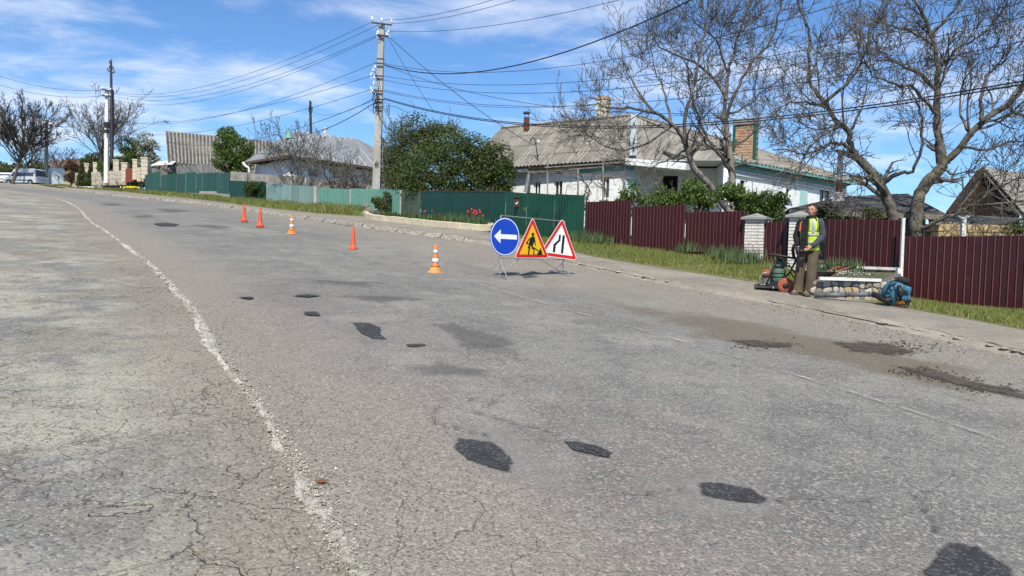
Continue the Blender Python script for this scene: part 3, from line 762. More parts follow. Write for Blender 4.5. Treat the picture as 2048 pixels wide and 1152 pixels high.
f3 = fence('metal_fence', 'long dark red ribbed fence stepping down in three lengths before the white house', [
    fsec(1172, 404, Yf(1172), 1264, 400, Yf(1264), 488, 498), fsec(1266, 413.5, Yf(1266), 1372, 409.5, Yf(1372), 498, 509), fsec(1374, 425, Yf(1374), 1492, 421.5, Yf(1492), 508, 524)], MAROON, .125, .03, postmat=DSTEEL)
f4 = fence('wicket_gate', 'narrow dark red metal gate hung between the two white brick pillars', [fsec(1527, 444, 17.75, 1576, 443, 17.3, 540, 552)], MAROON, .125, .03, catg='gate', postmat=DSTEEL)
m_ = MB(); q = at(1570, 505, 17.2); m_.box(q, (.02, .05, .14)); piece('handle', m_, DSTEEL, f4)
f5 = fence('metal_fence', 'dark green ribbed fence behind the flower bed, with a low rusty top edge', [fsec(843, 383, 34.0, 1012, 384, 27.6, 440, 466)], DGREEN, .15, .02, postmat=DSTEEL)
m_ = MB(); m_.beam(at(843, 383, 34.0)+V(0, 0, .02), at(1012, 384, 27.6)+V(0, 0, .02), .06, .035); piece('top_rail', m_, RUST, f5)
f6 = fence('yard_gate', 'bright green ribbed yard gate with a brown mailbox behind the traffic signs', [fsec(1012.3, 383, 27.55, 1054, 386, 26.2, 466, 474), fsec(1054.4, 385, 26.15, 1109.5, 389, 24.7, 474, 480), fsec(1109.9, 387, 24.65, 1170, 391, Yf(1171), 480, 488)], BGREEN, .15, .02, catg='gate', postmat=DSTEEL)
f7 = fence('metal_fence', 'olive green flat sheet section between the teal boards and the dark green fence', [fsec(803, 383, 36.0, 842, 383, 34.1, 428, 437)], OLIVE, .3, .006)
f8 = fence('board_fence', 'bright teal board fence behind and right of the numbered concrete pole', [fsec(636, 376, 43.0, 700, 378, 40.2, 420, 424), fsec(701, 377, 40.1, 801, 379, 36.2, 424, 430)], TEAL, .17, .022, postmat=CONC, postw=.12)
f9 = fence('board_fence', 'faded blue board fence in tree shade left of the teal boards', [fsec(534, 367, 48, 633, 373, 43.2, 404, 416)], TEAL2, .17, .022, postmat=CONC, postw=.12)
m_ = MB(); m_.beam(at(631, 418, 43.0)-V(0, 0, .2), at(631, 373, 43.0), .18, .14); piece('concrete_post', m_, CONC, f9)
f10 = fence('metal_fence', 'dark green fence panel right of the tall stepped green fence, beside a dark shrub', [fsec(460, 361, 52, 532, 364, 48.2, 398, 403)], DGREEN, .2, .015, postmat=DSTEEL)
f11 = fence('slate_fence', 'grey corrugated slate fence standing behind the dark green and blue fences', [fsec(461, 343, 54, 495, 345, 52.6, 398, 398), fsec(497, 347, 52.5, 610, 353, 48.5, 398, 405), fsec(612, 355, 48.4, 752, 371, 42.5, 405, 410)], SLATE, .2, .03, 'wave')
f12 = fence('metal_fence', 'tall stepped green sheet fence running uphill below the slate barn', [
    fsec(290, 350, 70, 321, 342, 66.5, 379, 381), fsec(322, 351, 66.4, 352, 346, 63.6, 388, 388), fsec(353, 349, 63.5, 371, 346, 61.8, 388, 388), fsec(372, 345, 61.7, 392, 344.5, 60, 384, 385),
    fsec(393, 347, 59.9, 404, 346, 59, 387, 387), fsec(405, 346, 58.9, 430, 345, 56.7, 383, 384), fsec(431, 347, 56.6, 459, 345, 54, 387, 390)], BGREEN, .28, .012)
# white post at the joint of the two near fences
t = thing('fence_post', 'tall thin white post where the two nearest dark red fences meet', 'post', at(1803, 590, 15.25))
m_ = MB(); m_.beam(at(1800, 596, 15.2), at(1806.5, 441, 15.2), .055, .055); m_.beam(at(1806.5, 441, 15.2)+V(0, 0, .0), at(1807, 436, 15.2), .06, .06); piece('post_body', m_, WHITEP, t)
m_ = MB(); m_.beam(at(1798, 555, 15.15), at(1799, 536, 15.15), .11, .09); piece('rail_bracket', m_, WHITEP, t)
# handle + mailbox on the green gate
t = thing('mailbox', 'brown metal mailbox hung on the bright green gate', 'mailbox', at(1035, 415, 26.7))
m_ = MB(); m_.box(at(1034, 404, 26.68), (.22, .12, .34)); piece('box', m_, M('mailbox_brown', (.065, .028, .018), (.045, .022, .016), 8, .5), t)
m_ = MB(); m_.beam(at(1028.5, 394.3, 26.66), at(1039.5, 394.8, 26.66), .17, .03); piece('lid', m_, RUST, t)
m_ = MB(); m_.box(at(1033, 407, 26.60), (.07, .012, .05)); m_.box(at(1035, 405, 26.60), (.03, .012, .07)); piece('emblem', m_, WHITEP, t)
m_ = MB(); m_.tube([at(1046, 417, 26.2), at(1051, 416, 26.15), at(1050, 421, 26.15)], .012, 5); piece('handle', m_, STEEL, f6)

# ------------------------------------------------------------------ brick gate pillars
BRW = M('white_brick', (.68, .655, .60), (.56, .53, .47), 6, .85, .3, c3=(.42, .38, .32), s3=20)
MORT = M('mortar', (.11, .10, .095), (.16, .15, .14), 9, .95, .3)
CAPM = M('grey_cap', (.27, .27, .26), (.20, .20, .19), 5, .8, .3)
def gate_pillar(px_, Y, ybot, ytop, label, wpx=37):
    top = at(px_, ytop, Y); bot = at(px_, ybot, Y); w = wpx/FPX*Y; c = V(bot.x, bot.y, bot.z-.1); hgt = top.z-c.z
    t = thing('gate_pillar', label, 'pillar', c, 'white brick gate pillars', math.radians(-32))
    n = int(round(hgt/.076)); ch = hgt/n
    core = MB(); core.box((0, 0, hgt/2), (w-.03, w-.03, hgt-.01)); core.build('core', MORT, t)
    b1 = MB(); b1.box((0, 0, 0), (w*.66-.008, w*.34-.006, ch-.014)); me1 = b1.build('brick', BRW, t)
    me = me1.data; bpy.data.objects.remove(me1)
    rr = random.Random(int(px_))
    for i in range(n):
        z = (i+.5)*ch; fl = i % 2
        for k in range(4):
            a = k*math.pi/2+fl*0; sx = 1 if fl else -1
            # pinwheel of four bricks each as long as two thirds of a side
            lx, ly = -w/2+w*.33, -w/2+w*.17
            if fl: lx = -lx
            x = lx*math.cos(a)-ly*math.sin(a); y = lx*math.sin(a)+ly*math.cos(a)
            o = ob('brick', me, t); o.location = (x*(1+rr.uniform(-.004, .008)), y, z); o.rotation_euler = (0, 0, a+rr.uniform(-.01, .01))
    cp = MB(); o2 = w*.68; cp.add([(-o2, -o2, hgt), (o2, -o2, hgt), (o2, o2, hgt), (-o2, o2, hgt), (-o2, -o2, hgt+.05), (o2, -o2, hgt+.05), (o2, o2, hgt+.05), (-o2, o2, hgt+.05), (0, 0, hgt+.17)],
        [(3, 2, 1, 0), (0, 1, 5, 4), (1, 2, 6, 5), (2, 3, 7, 6), (3, 0, 4, 7), (4, 5, 8), (5, 6, 8), (6, 7, 8), (7, 4, 8)])
    cp.build('cap', CAPM, t); return t
gate_pillar(1510, 17.95, 530, 440, 'white brick gate pillar left of the narrow gate, at the end of the long fence')
gate_pillar(1596, 17.0, 565, 436, 'white brick gate pillar partly hidden behind the man in the yellow vest')

# ------------------------------------------------------------------ raised stone flower bed by the man
STN = [M('ochre_stone', (.42, .32, .16), (.33, .26, .15), 5, .9, .6), M('grey_stone', (.20, .21, .21), (.13, .14, .145), 5, .9, .6), M('pale_stone', (.46, .42, .34), (.36, .32, .26), 5, .9, .6), M('brown_stone', (.24, .19, .14), (.17, .14, .11), 5, .9, .6)]
def stonewall(name, label, A, B, za, zb, ha, hb, nx, nz, depth=.3, seed=1, catg='wall', root=None, weights=(3, 3, 4, 2), mort=None):
    """front face A->B, base heights za,zb, with irregular stones standing proud of mortar"""
    rr = random.Random(seed); d = Vector((B.x-A.x, B.y-A.y, 0)); n = Vector((d.y, -d.x, 0)).normalized()
    if n.y > 0: n = -n
    root = root or thing(name, label, catg, (A.x, A.y, za))
    core = MB(); a0 = V(A.x, A.y, za); b0 = V(B.x, B.y, zb)
    core.add([a0, b0, b0+V(0, 0, hb), a0+V(0, 0, ha), a0-n*depth, b0-n*depth, b0-n*depth+V(0, 0, hb), a0-n*depth+V(0, 0, ha)], [(0, 1, 2, 3), (5, 4, 7, 6), (3, 2, 6, 7), (4, 0, 3, 7), (1, 5, 6, 2)])
    piece('core', core, mort or MORT, root)
    g = {}
    for i in range(nx+1):
        for j in range(nz+1):
            ji = 0 if i in (0, nx) else rr.uniform(-.34, .34); jj = 0 if j in (0, nz) else rr.uniform(-.3, .3); g[i, j] = ((i+ji)/nx, (j+jj)/nz)
    def P(f, h): b = a0.lerp(b0, f); return b+V(0, 0, (ha+(hb-ha)*f)*h)
    for i in range(nx):
        for j in range(nz):
            q = [g[i, j], g[i+1, j], g[i+1, j+1], g[i, j+1]]; ps = [P(*k) for k in q]; c = sum(ps, V(0, 0, 0))/4; mb = MB()
            # cut corners so that outlines look like rubble
            ring = []
            for k in range(4):
                a, b = ps[k], ps[(k+1) % 4]; ring += [a.lerp(b, rr.uniform(.12, .3)), a.lerp(b, rr.uniform(.7, .88))]
            ring = [c+(p-c)*.90 for p in ring]; pr = rr.uniform(.012, .035)
            o1 = [p-n*(-.001) for p in ring]; o2 = [c+(p-c)*.86+n*pr for p in ring]; m_ = len(ring); cc = c+n*(pr+.012)
            mb.add(o1+o2+[cc], [(k, (k+1) % m_, m_+(k+1) % m_, m_+k) for k in range(m_)]+[(m_+k, m_+(k+1) % m_, 2*m_) for k in range(m_)])
            o = piece('stone', mb, rr.choices(STN, weights)[0], root); fixn(o)
    return root
qa, qb, qc = G(1618, 593, .085), G(1772, 601, .085), G(1800, 594, .085); YA, YB, YC_ = qa.y, qb.y, qc.y; print('bed', YA, YB, YC_)
bA, bB = at(1618, 593, YA), at(1772, 601, YB)
bz = lambda p: p.z
ta, tb = at(1618, 560, YA), at(1772, 563, YB)
bed = stonewall('stone_bed', 'low wall of mixed ochre and grey stones with white rails, holding a raised flower bed', bA, bB, bA.z-.05, bB.z-.05, ta.z-bA.z+.05, tb.z-bB.z+.05, 11, 3, .12, 4)
sA, sB = at(1772, 600, YB), at(1800, 592, 15.05)
stonewall('x', 'x', sA, sB, sA.z-.05, sB.z-.05, .40, .50, 4, 3, .1, 5, root=bed)
hA, hB = at(1640, 556, 16.7), at(1800, 556, 15.35)
stonewall('x', 'x', hA, hB, hA.z-.35, hB.z-.35, at(1640, 536, 16.7).z-hA.z+.35, at(1800, 539, 15.35).z-hB.z+.35, 10, 3, .1, 6, root=bed)
m_ = MB(); m_.beam(at(1638, 556.5, YA-.12), at(1761, 560.5, YB-.02), .07, .055); piece('front_rail', m_, WHITEP, bed)
m_ = MB(); m_.beam(at(1640, 532, 16.62), at(1800, 538, 15.28), .07, .055); piece('back_rail', m_, WHITEP, bed)
soil = MB(); soil.slab([ta+V(0, .05, -.06), tb+V(0, .05, -.06), at(1800, 545, 15.3), at(1640, 542, 16.6)], .3); piece('soil', soil, EARTH, bed)

# ------------------------------------------------------------------ kerbed flower bed by the pole
BORD = M('cream_block', (.58, .50, .36), (.46, .40, .29), 6, .9, .5, c3=(.28, .23, .15), s3=14)
bpx = [(731, 434), (736, 440), (752, 444), (800, 449), (870, 457), (930, 463), (975, 465.5), (981, 460)]
bl_ = [G(*q) for q in bpx]
brd = thing('flower_bed_border', 'curved border of cream stone blocks round the flower bed beside the pavement', 'border', bl_[0])
meB = [blockmesh('border_block', BORD, (1, .22, .26), 300+i, .12) for i in range(4)]
pts = resample(bl_, .02, 0.0); acc = 0; last = pts[0][1]; rr = random.Random(8); L = .5; cur = []
dist = [0]
for i in range(1, len(pts)): dist.append(dist[-1]+(pts[i][1]-pts[i-1][1]).length)
s = 0; 
while s < dist[-1]-.2:
    L = rr.uniform(.42, .72) if s > .8 else .3
    i = min(range(len(dist)), key=lambda k: abs(dist[k]-s-L/2)); p = pts[i][1]; q = pts[min(i+5, len(pts)-1)][1]; p0 = pts[max(i-5, 0)][1]; tt = q-p0
    o = ob('border_block', rr.choice(meB), brd); o.location = V(p.x, p.y, p.z+.17)-brd.location; o.scale = (L*1.02, 1, rr.uniform(.92, 1.06)); o.rotation_euler = (rr.uniform(-.03, .03), math.atan2(-tt.z, tt.xy.length), math.atan2(tt.y, tt.x)); s += L+.012

# ------------------------------------------------------------------ traffic cones
ORG = M('orange_plastic', (.68, .10, .03), (.56, .085, .03), 3, .5, .05, c3=(.40, .09, .04), s3=12)
ORG2 = M('faded_orange_plastic', (.66, .22, .05), (.56, .17, .05), 4, .55, .05, c3=(.38, .2, .08), s3=10)
YORG = M('dusty_yellow_plastic', (.56, .29, .09), (.46, .21, .07), 6, .6, .05)
REFL = M('white_reflective_band', (.78, .78, .77), (.70, .70, .70), 8, .45)
def cone(px_, py_, h, label, striped, group, rz):
    p = G(px_, py_); t = thing('traffic_cone', label, 'traffic cone', p, group, rz); R = h*.135 if not striped else h*.15
    def rad(z): return .022*h/.57+(R-.022*h/.57)*(1-(z/h))
    if striped:
        pr = [(h*.30, 0), (h*.30, .012), (h*.245, .03), (h*.195, h*.10), (h*.165, h*.2)]+[(rad(h*k)*1.0, h*k) for k in (.28, .4, .6, .8, 1.0)]
        MB().lathe(pr[4:], n=24).build('cone_body', ORG2, t, True); MB().lathe(pr[:5], n=24).build('base', YORG if striped == 2 else ORG2, t, True)
        for a, b in ((.36, .50), (.67, .80)):
            MB().lathe([(rad(h*a)+.004, h*a), (rad(h*b)+.004, h*b)], n=24).build('stripe', REFL, t, True)
    else:
        w = h*.40
        MB().box((0, 0, .012), (w, w, .024)).build('base', ORG, t)
        pr = [(h*.185, .024), (h*.18, .05), (h*.165, .07)]+[(rad(h*k), h*k) for k in (.14, .3, .5, .7, .86, .97)]+[(.018, h)]
        MB().lathe(pr, n=24).build('cone_body', ORG, t, True)
    MB().lathe([(.008, h-.004), (.008, h+.003)], n=8).build('tip_hole', DARKIN, t)
    return t
g1, g2 = 'plain orange cones in the row', 'orange cones with two white bands'
cone(488, 443, .60, 'plain orange cone farthest up the road, first of the row', 0, g1, .2)
cone(520, 454, .62, 'plain orange cone second from the left, just right of the farthest one', 0, g1, .5)
cone(583, 469, .57, 'white-banded orange cone in the middle of the row, between plain cones', 1, g2, .1)
cone(706, 501, .58, 'plain orange cone on the thin line, nearest of the plain ones', 0, g1, .9)
cone(870, 546, .575, 'white-banded cone with dusty yellow base, nearest to the signs', 2, g2, .3)

# ------------------------------------------------------------------ portable road signs
sg0 = G(999, 557); print('sign', sg0); sg0.z = H(sg0.x, sg0.y); th = math.radians(40); e1 = V(math.cos(th), math.sin(th), 0); nn = V(math.sin(th), -math.cos(th), 0)
sg1 = sg0+e1*1.80; sg1.z = H(sg1.x, sg1.y); up = V(0, 0, 1)
SX = (sg1-sg0); 
def SP(a, h, o=0.0):
    """a along the stand (m), h above ground, o towards the viewer side"""
    b = sg0+e1*a; z = sg0.z+(sg1.z-sg0.z)*a/1.80; return V(b.x, b.y, z+h-.06*a)+nn*o
TUBE = M('bare_steel_tube', (.42, .41, .39), (.30, .28, .26), 12, .45, .1, metal=.5)
st = thing('sign_stand', 'thin welded steel tube stand carrying the three road signs', 'sign stand', sg0)
def tb_(name, pts, r_=.009):
    m_ = MB(); m_.tube(pts, r_, 7); return piece(name, m_, TUBE, st)
tb_('top_bar', [SP(-.02, 1.15), SP(-.02, 1.22), SP(1.70, 1.22)])
tb_('lower_bar', [SP(-.03, .40), SP(1.72, .42)])
tb_('upright', [SP(0, .25), SP(0, 1.21)]); tb_('upright', [SP(1.70, .20), SP(1.70, 1.21)]); tb_('upright', [SP(.80, .41), SP(.84, 1.21)])
def gz(a, o):
    p = sg0+e1*a+nn*o; return V(p.x, p.y, H(p.x, p.y)+.008)
for a0, s_ in ((0.0, 1), (1.68, -1)):
    top = SP(a0, .36)
    tb_('leg', [top, gz(a0-.06, .34)]); tb_('leg', [top, SP(a0-.10, .2, -.12), gz(a0-.18, -.28)]); tb_('leg', [top, gz(a0+.02, -.02)])
    tb_('foot', [gz(a0-.16, .36), gz(a0+.16, .40)]); tb_('foot', [gz(a0-.30, -.26), gz(a0-.05, -.31)])
    tb_('cross_brace', [gz(a0-.16, -.25)+V(0, 0, .06), gz(a0-.05, .32)+V(0, 0, .07)])
tb_('diagonal_brace', [SP(.50, .41), SP(0.02, .10)]); tb_('diagonal_brace', [SP(1.05, .41), gz(1.72, .02)+V(0, 0, .02)])
BLUE = M('sign_blue', (.006, .05, .42), (.008, .06, .46), 3, .35, spec=.4); SWH = M('sign_white', (.80, .80, .80), (.74, .74, .74), 3, .35); SRED = M('sign_red', (.58, .018, .018), (.52, .015, .015), 3, .35)
SYEL = M('sign_yellow', (.78, .46, .012), (.72, .42, .012), 3, .35); SBLK = M('sign_black', (.01, .01, .01), (.015, .015, .015), 3, .4); SBACK = M('sign_back', (.3, .3, .3), (.25, .25, .25), 5, .5, metal=.4)
def disc(R_, n=48): return [(R_*math.cos(2*math.pi*i/n), R_*math.sin(2*math.pi*i/n)) for i in range(n)]
def rtri(s_, rr_):
    h = s_*math.sqrt(3)/2; P = [(-s_/2, -h/3), (s_/2, -h/3), (0, 2*h/3)]; out = []
    for i, (x, y) in enumerate(P):
        k = 1-2*rr_/(2*h/3) if 0 else 0; L_ = math.hypot(x, y); cx, cy = x*(1-2*rr_/L_), y*(1-2*rr_/L_)
        a0 = math.radians((210, -30, 90)[i]); 
        for j in range(7): a = a0+math.radians(-60+20*j); out.append((cx+rr_*math.cos(a), cy+rr_*math.sin(a)))
    return out
def sign(name, label, catg, C0, tilt, layers, grp=None, yaw=0.0):
    """layers: (poly, depth in mm, material, part name)"""
    t = thing(name, label, catg, C0, grp); c_, s_ = math.cos(tilt), math.sin(tilt)
    a_ = th+math.radians(yaw); f1_ = V(math.cos(a_), math.sin(a_), 0); nn = V(math.sin(a_), -math.cos(a_), 0); ex = f1_*c_+up*s_; ey = up*c_-f1_*s_
    for poly, z0, z1, mt_, nm in layers:
        m_ = MB(); m_.prism(poly, nn*z0, ex, ey, nn*(z1-z0)); o = m_.build(nm, mt_, t); fixn(o)
    return t
arrow = [(-.275, 0), (-.115, .135), (-.115, .045), (.300, .045), (.300, -.045), (-.115, -.045), (-.115, -.135)]
sign('direction_sign', 'round blue sign with a white arrow pointing left, on the steel stand', 'road sign', SP(.09, .815, .02), .0,
     [(disc(.372), 0, .004, BLUE, 'plate'), (disc(.360), .004, .0052, SWH, 'ring'), (disc(.343), .0052, .0062, BLUE, 'face'), (arrow, .0062, .0074, SWH, 'arrow'), (disc(.36, 40), -.004, -.0005, SBACK, 'back_plate')])
def worker():
    L = []
    L.append(disc(.033, 20)); L[0] = [(x+.0, y+.175) for x, y in L[0]]
    L.append([(-.065, .115), (-.01, .145), (.045, .13), (.055, .10), (.0, -.035), (-.075, -.01), (-.095, .02)])       # torso
    L.append([(-.09, -.01), (-.055, -.045), (-.085, -.17), (-.075, -.185), (-.115, -.185), (-.115, -.15), (-.10, -.08), (-.125, -.05)])   # back leg
    L.append([(-.005, -.035), (.015, -.06), (.055, -.075), (.035, -.155), (.062, -.18), (.018, -.185), (.015, -.15), (.022, -.095), (-.035, -.065)])  # front leg
    L.append([(.04, .10), (.055, .095), (.075, -.01), (.058, -.03), (.045, .02), (.028, .06)])   # arm
    L.append([(-.145, .04), (-.14, .055), (-.075, .115), (-.065, .10), (-.12, .045), (-.115, .03), (-.15, -.005), (-.16, .008)])  # rear arm
    L.append([(-.175, .03), (-.16, .04), (.165, -.115), (.155, -.13)])     # shovel
    L.append([(.10, -.185), (.245, -.185), (.20, -.06)])  # heap
    return [[(x*1.13+.01, y*1.13-.0) for x, y in p] for p in L]
T1, T2, T3 = rtri(.96, .045), rtri(.925, .036), rtri(.70, .006)
sign('roadworks_sign', 'yellow triangular sign with a red border and a black digging worker', 'road sign', SP(.80, .70, .02), math.radians(1.2),
     [(T1, 0, .004, SWH, 'plate'), (T2, .004, .0052, SRED, 'border'), (T3, .0052, .0062, SYEL, 'face'), (rtri(.93, .04), -.004, -.0005, SBACK, 'back_plate')] + [(p, .0062+.0003*i, .0072+.0003*i, SBLK, 'pictogram') for i, p in enumerate(worker())], yaw=2)
nl = [(-.155, -.18), (-.095, -.18), (-.095, -.03), (.005, .075), (.005, .20), (-.045, .20), (-.045, .09), (-.155, -.015)]
nr = [(.045, -.18), (.105, -.18), (.105, .20), (.045, .20)]
sign('narrowing_sign', 'white triangular sign with a red border and two black lines narrowing the road', 'road sign', SP(1.53, .735, .05), math.radians(-5.0),
     [(T1, 0, .004, SWH, 'plate'), (T2, .004, .0052, SRED, 'border'), (T3, .0052, .0062, SWH, 'face'), (nl, .0062, .0072, SBLK, 'bent_line'), (nr, .0062, .0072, SBLK, 'straight_line'), (rtri(.93, .04), -.004, -.0005, SBACK, 'back_plate')], yaw=-10)
# ------------------------------------------------------------------ houses
def corr_roof(root, A, B, C, D, cols, rows, waves, mat, amp=.03, seed=1, name='roof_sheet', th=.02, gap=.006, mat2=None):
    """A-B eave (left to right), D-C ridge; corrugated sheets, each its own part, upper rows lie over lower ones"""
    rr = random.Random(seed)
    nrm = (B-A).cross(D-A).normalized()
    if nrm.z < 0: nrm = -nrm
    def P(f, h): return A.lerp(B, f).lerp(D.lerp(C, f), h)
    for r_ in range(rows):
        for c_ in range(cols):
            f0, f1 = c_/cols, (c_+1)/cols; h0, h1 = r_/rows-(.02 if r_ else 0), (r_+1)/rows; k = max(1, int(round(waves/cols)))
            lift = rr.uniform(0, .012)+.004*(c_ % 2); mb = MB(); vs = []; n = k*4+1
            for h, l2 in ((h0, .022 if r_ else .0), (h1, 0)):
                for i in range(n):
                    f = f0+(f1-f0)*i/(n-1)*1.004; vs.append(P(f, h)+nrm*(amp*math.cos(i/4*2*math.pi)+lift+l2))
            v2 = [p-nrm*th for p in vs]; fs = []
            for i in range(n-1): fs += [(i, i+1, n+i+1, n+i), (2*n+i, 3*n+i, 3*n+i+1, 2*n+i+1), (i, 2*n+i, 2*n+i+1, i+1)]
            fs += [(0, n, 3*n, 2*n), (n-1, 3*n-1, 4*n-1, 2*n-1)]
            mb.add(vs+v2, fs)
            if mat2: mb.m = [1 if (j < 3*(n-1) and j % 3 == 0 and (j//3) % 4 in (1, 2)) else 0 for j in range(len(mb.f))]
            piece(name, mb, [mat, mat2] if mat2 else mat, root)
    # plain deck beneath
    mb = MB(); mb.slab([A-nrm*.09, B-nrm*.09, C-nrm*.09, D-nrm*.09], .05); piece('roof_deck', mb, WOODG, root)
def wall(root, name, A, B, z0, z1, mat, th=.25, openings=(), z1b=None):
    """wall from A to B with rectangular openings (f0, f1, za, zb) cut through"""
    d = V(B.x-A.x, B.y-A.y, 0); n = Vector((-d.y, d.x, 0)).normalized()
    if n.y < 0: n = -n
    z1b = z1 if z1b is None else z1b
    xs = sorted({0, 1} | {q for o in openings for q in o[:2]}); mb = MB()
    def col(f0, f1, za, zb, zc=None, zd=None):
        a, b = A+d*f0, A+d*f1; zc = zb if zc is None else zc
        p = [V(a.x, a.y, za), V(b.x, b.y, za), V(b.x, b.y, zc), V(a.x, a.y, zb)]
        mb.add(p+[q+n*th for q in p], [(0, 1, 2, 3), (5, 4, 7, 6), (3, 2, 6, 7), (4, 5, 1, 0), (4, 0, 3, 7), (1, 5, 6, 2)])
    for f0, f1 in zip(xs, xs[1:]):
        op = [o for o in openings if o[0] <= f0 and o[1] >= f1]
        t0, t1 = z1+(z1b-z1)*f0, z1+(z1b-z1)*f1
        if op:
            o = op[0]
            if o[2] > z0: col(f0, f1, z0, o[2])
            col(f0, f1, o[3], t0, t1)
        else: col(f0, f1, z0, t0, t1)
    return piece(name, mb, mat, root)
def window(root, A, B, f0, f1, za, zb, frame, glass=None, mull=1, sill=None, proud=.04, curtain=False, fw=.06):
    d = V(B.x-A.x, B.y-A.y, 0); n = Vector((d.y, -d.x, 0)).normalized()
    if n.y > 0: n = -n
    a, b = A+d*f0, A+d*f1; mb = MB(); o_ = -n*.10
    def fr(p, q, z0, z1, w): mb.beam(V(p.x, p.y, z0)+o_, V(q.x, q.y, z1)+o_, w, w)
    fr(a, b, za+fw/2, za+fw/2, fw); fr(a, b, zb-fw/2, zb-fw/2, fw)
    for k in range(mull+2):
        p = a.lerp(b, k/(mull+1)); e = (b-a).normalized()*fw*.5*(1 if k == 0 else -1 if k == mull+1 else 0); fr(p+e, p+e, za, zb, fw*.98)
    w = piece('window', mb, frame, root)
    g = MB(); q = -n*.13; g.slab([V(a.x, a.y, za)+q, V(b.x, b.y, za)+q, V(b.x, b.y, zb)+q, V(a.x, a.y, zb)+q], .01, dirv=-n); gg = g.build('pane', glass or GLASS, w)
    if sill:
        s = MB(); s.beam(V(a.x, a.y, za-.05)+n*.04, V(b.x, b.y, za-.05)+n*.04, .18, .05); s.build('sill', sill, w)
    if curtain:
        s = MB(); e = a.lerp(b, .02); e2 = a.lerp(b, .42); q = -n*.2
        s.slab([V(e.x, e.y, za)+q, V(e2.x, e2.y, za)+q, V(e2.x, e2.y, zb)+q, V(e.x, e.y, zb)+q], .02, dirv=-n); s.build('curtain', WHITEP, w)
    return w
WWALL = M('whitewash', (.80, .80, .77), (.72, .72, .69), 1.5, .95, .15, c3=(.45, .44, .40), s3=6)
WWALL2 = M('white_facade', (.82, .83, .82), (.76, .78, .77), 1.2, .9, .1, c3=(.50, .52, .50), s3=5)
MINT = M('mint_paint', (.40, .60, .58), (.34, .53, .52), 4, .8, .1); TEALP = M('teal_paint', (.16, .36, .33), (.12, .29, .27), 5, .7, .1)
SKYB = M('pale_blue_sheet', (.34, .40, .42), (.27, .33, .35), 3, .5, .1)
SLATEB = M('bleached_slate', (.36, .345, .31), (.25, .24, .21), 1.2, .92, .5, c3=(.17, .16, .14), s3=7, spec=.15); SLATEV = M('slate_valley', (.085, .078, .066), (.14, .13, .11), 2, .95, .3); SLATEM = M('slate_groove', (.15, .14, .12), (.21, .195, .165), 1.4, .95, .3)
DW0 = M('dark_eave', (.03, .026, .022))
# --- big white house
zE = at(1265, 318, 33).z
P0 = at(955, 342, 38.6); P1 = at(1265, 318, 33); P1b = at(1466, 322, 32.0); P2 = at(1712, 367, 39.4)
for q in (P0, P1, P1b, P2): q.z = zE
R0 = at(1003, 258, 41.7); R1 = at(1267, 232, 37.0); R2 = at(1503, 296, 46.0); zR = R1.z; R0.z = R2.z = zR
house = thing('white_house', 'large white house with a mossy grey slate roof behind the green and red fences', 'house', (P1.x, P1.y, 2.4))
P0s = at(985, 340, 38.2); P0s.z = zE
S1 = P0.lerp(P1, .0); dA = (P1-P0).normalized(); perp = V(dA.y, -dA.x, 0); perp = perp if perp.y < 0 else -perp
def foot(R, A, B):
    d = (B-A).normalized(); return A+d*((V(R.x, R.y, A.z)-A).dot(d))
F1, F0, F2, F3 = foot(R1, P0, P1), foot(R0, P0, P1), foot(R2, P1b, P2), foot(R1, P1b, P2)
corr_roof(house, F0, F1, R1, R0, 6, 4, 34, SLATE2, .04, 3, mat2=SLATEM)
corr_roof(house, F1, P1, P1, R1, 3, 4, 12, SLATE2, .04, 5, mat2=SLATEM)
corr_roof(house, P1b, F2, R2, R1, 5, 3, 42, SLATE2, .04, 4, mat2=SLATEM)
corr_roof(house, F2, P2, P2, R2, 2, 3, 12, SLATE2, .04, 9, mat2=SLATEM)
mb = MB(); mb.slab([P1, P1b, R1], .05); piece('corner_roof', mb, SLATE2, house)
bk0 = R0+V(3.0, 7, zE-zR); bk2 = R2+V(5.5, 5.0, zE-zR)
mb = MB(); mb.slab([R0, R1, R1+V(2, 8, zE-zR), bk0], .05); mb.slab([R1, R2, bk2, R1+V(2, 8, zE-zR)], .05); mb.slab([R2, P2, bk2], .05); piece('back_roof', mb, SLATE, house)
mb = MB(); mb.tube([R0+V(0, 0, .04), R1+V(0, 0, .04)], .10, 6); mb.tube([R1+V(0, 0, .04), R2+V(0, 0, .04)], .10, 6); mb.tube([R2+V(0, 0, .04), P2+V(0, 0, .06)], .08, 6); piece('ridge_cap', mb, SLATE, house)
mb = MB(); mb.beam(P1.lerp(R1, .02)+V(0, -.12, .10), P1.lerp(R1, .98)+V(0, -.12, .10), .30, .04); piece('hip_flashing', mb, SKYB, house)
inA = V(.45, .34, 0); inB = V(-.45, .2, 0)
A0, A1 = P0+inA, P1+V(.15, .42, 0); B0, B1 = P1b+V(-.1, .28, 0), P2+V(-.5, .12, 0)
zg = 2.0; zw = zE-.12
def ff(A, B, x):  # fraction of A-B seen at image column x
    lo, hi = 0, 1
    for _ in range(30):
        m2 = (lo+hi)/2; p = A.lerp(B, m2); v = np.array(p)-CAMP; xx = 1024+FPX*(v@cR)/(v@cF)
        if xx < x: lo = m2
        else: hi = m2
    return lo
def zat(A, B, f, y):
    p = A.lerp(B, f); v1 = at(1024+0, y, 1); 
    lo, hi = -2, 15
    for _ in range(30):
        z = (lo+hi)/2; v = np.array((p.x, p.y, z))-CAMP; yy = 576-FPX*(v@cU)/(v@cF)
        if yy > y: lo = z
        else: hi = z
    return lo
def opn(A, B, x0, x1, yt, yb): f0, f1 = ff(A, B, x0), ff(A, B, x1); return (f0, f1, zat(A, B, f0, yb), zat(A, B, f0, yt))
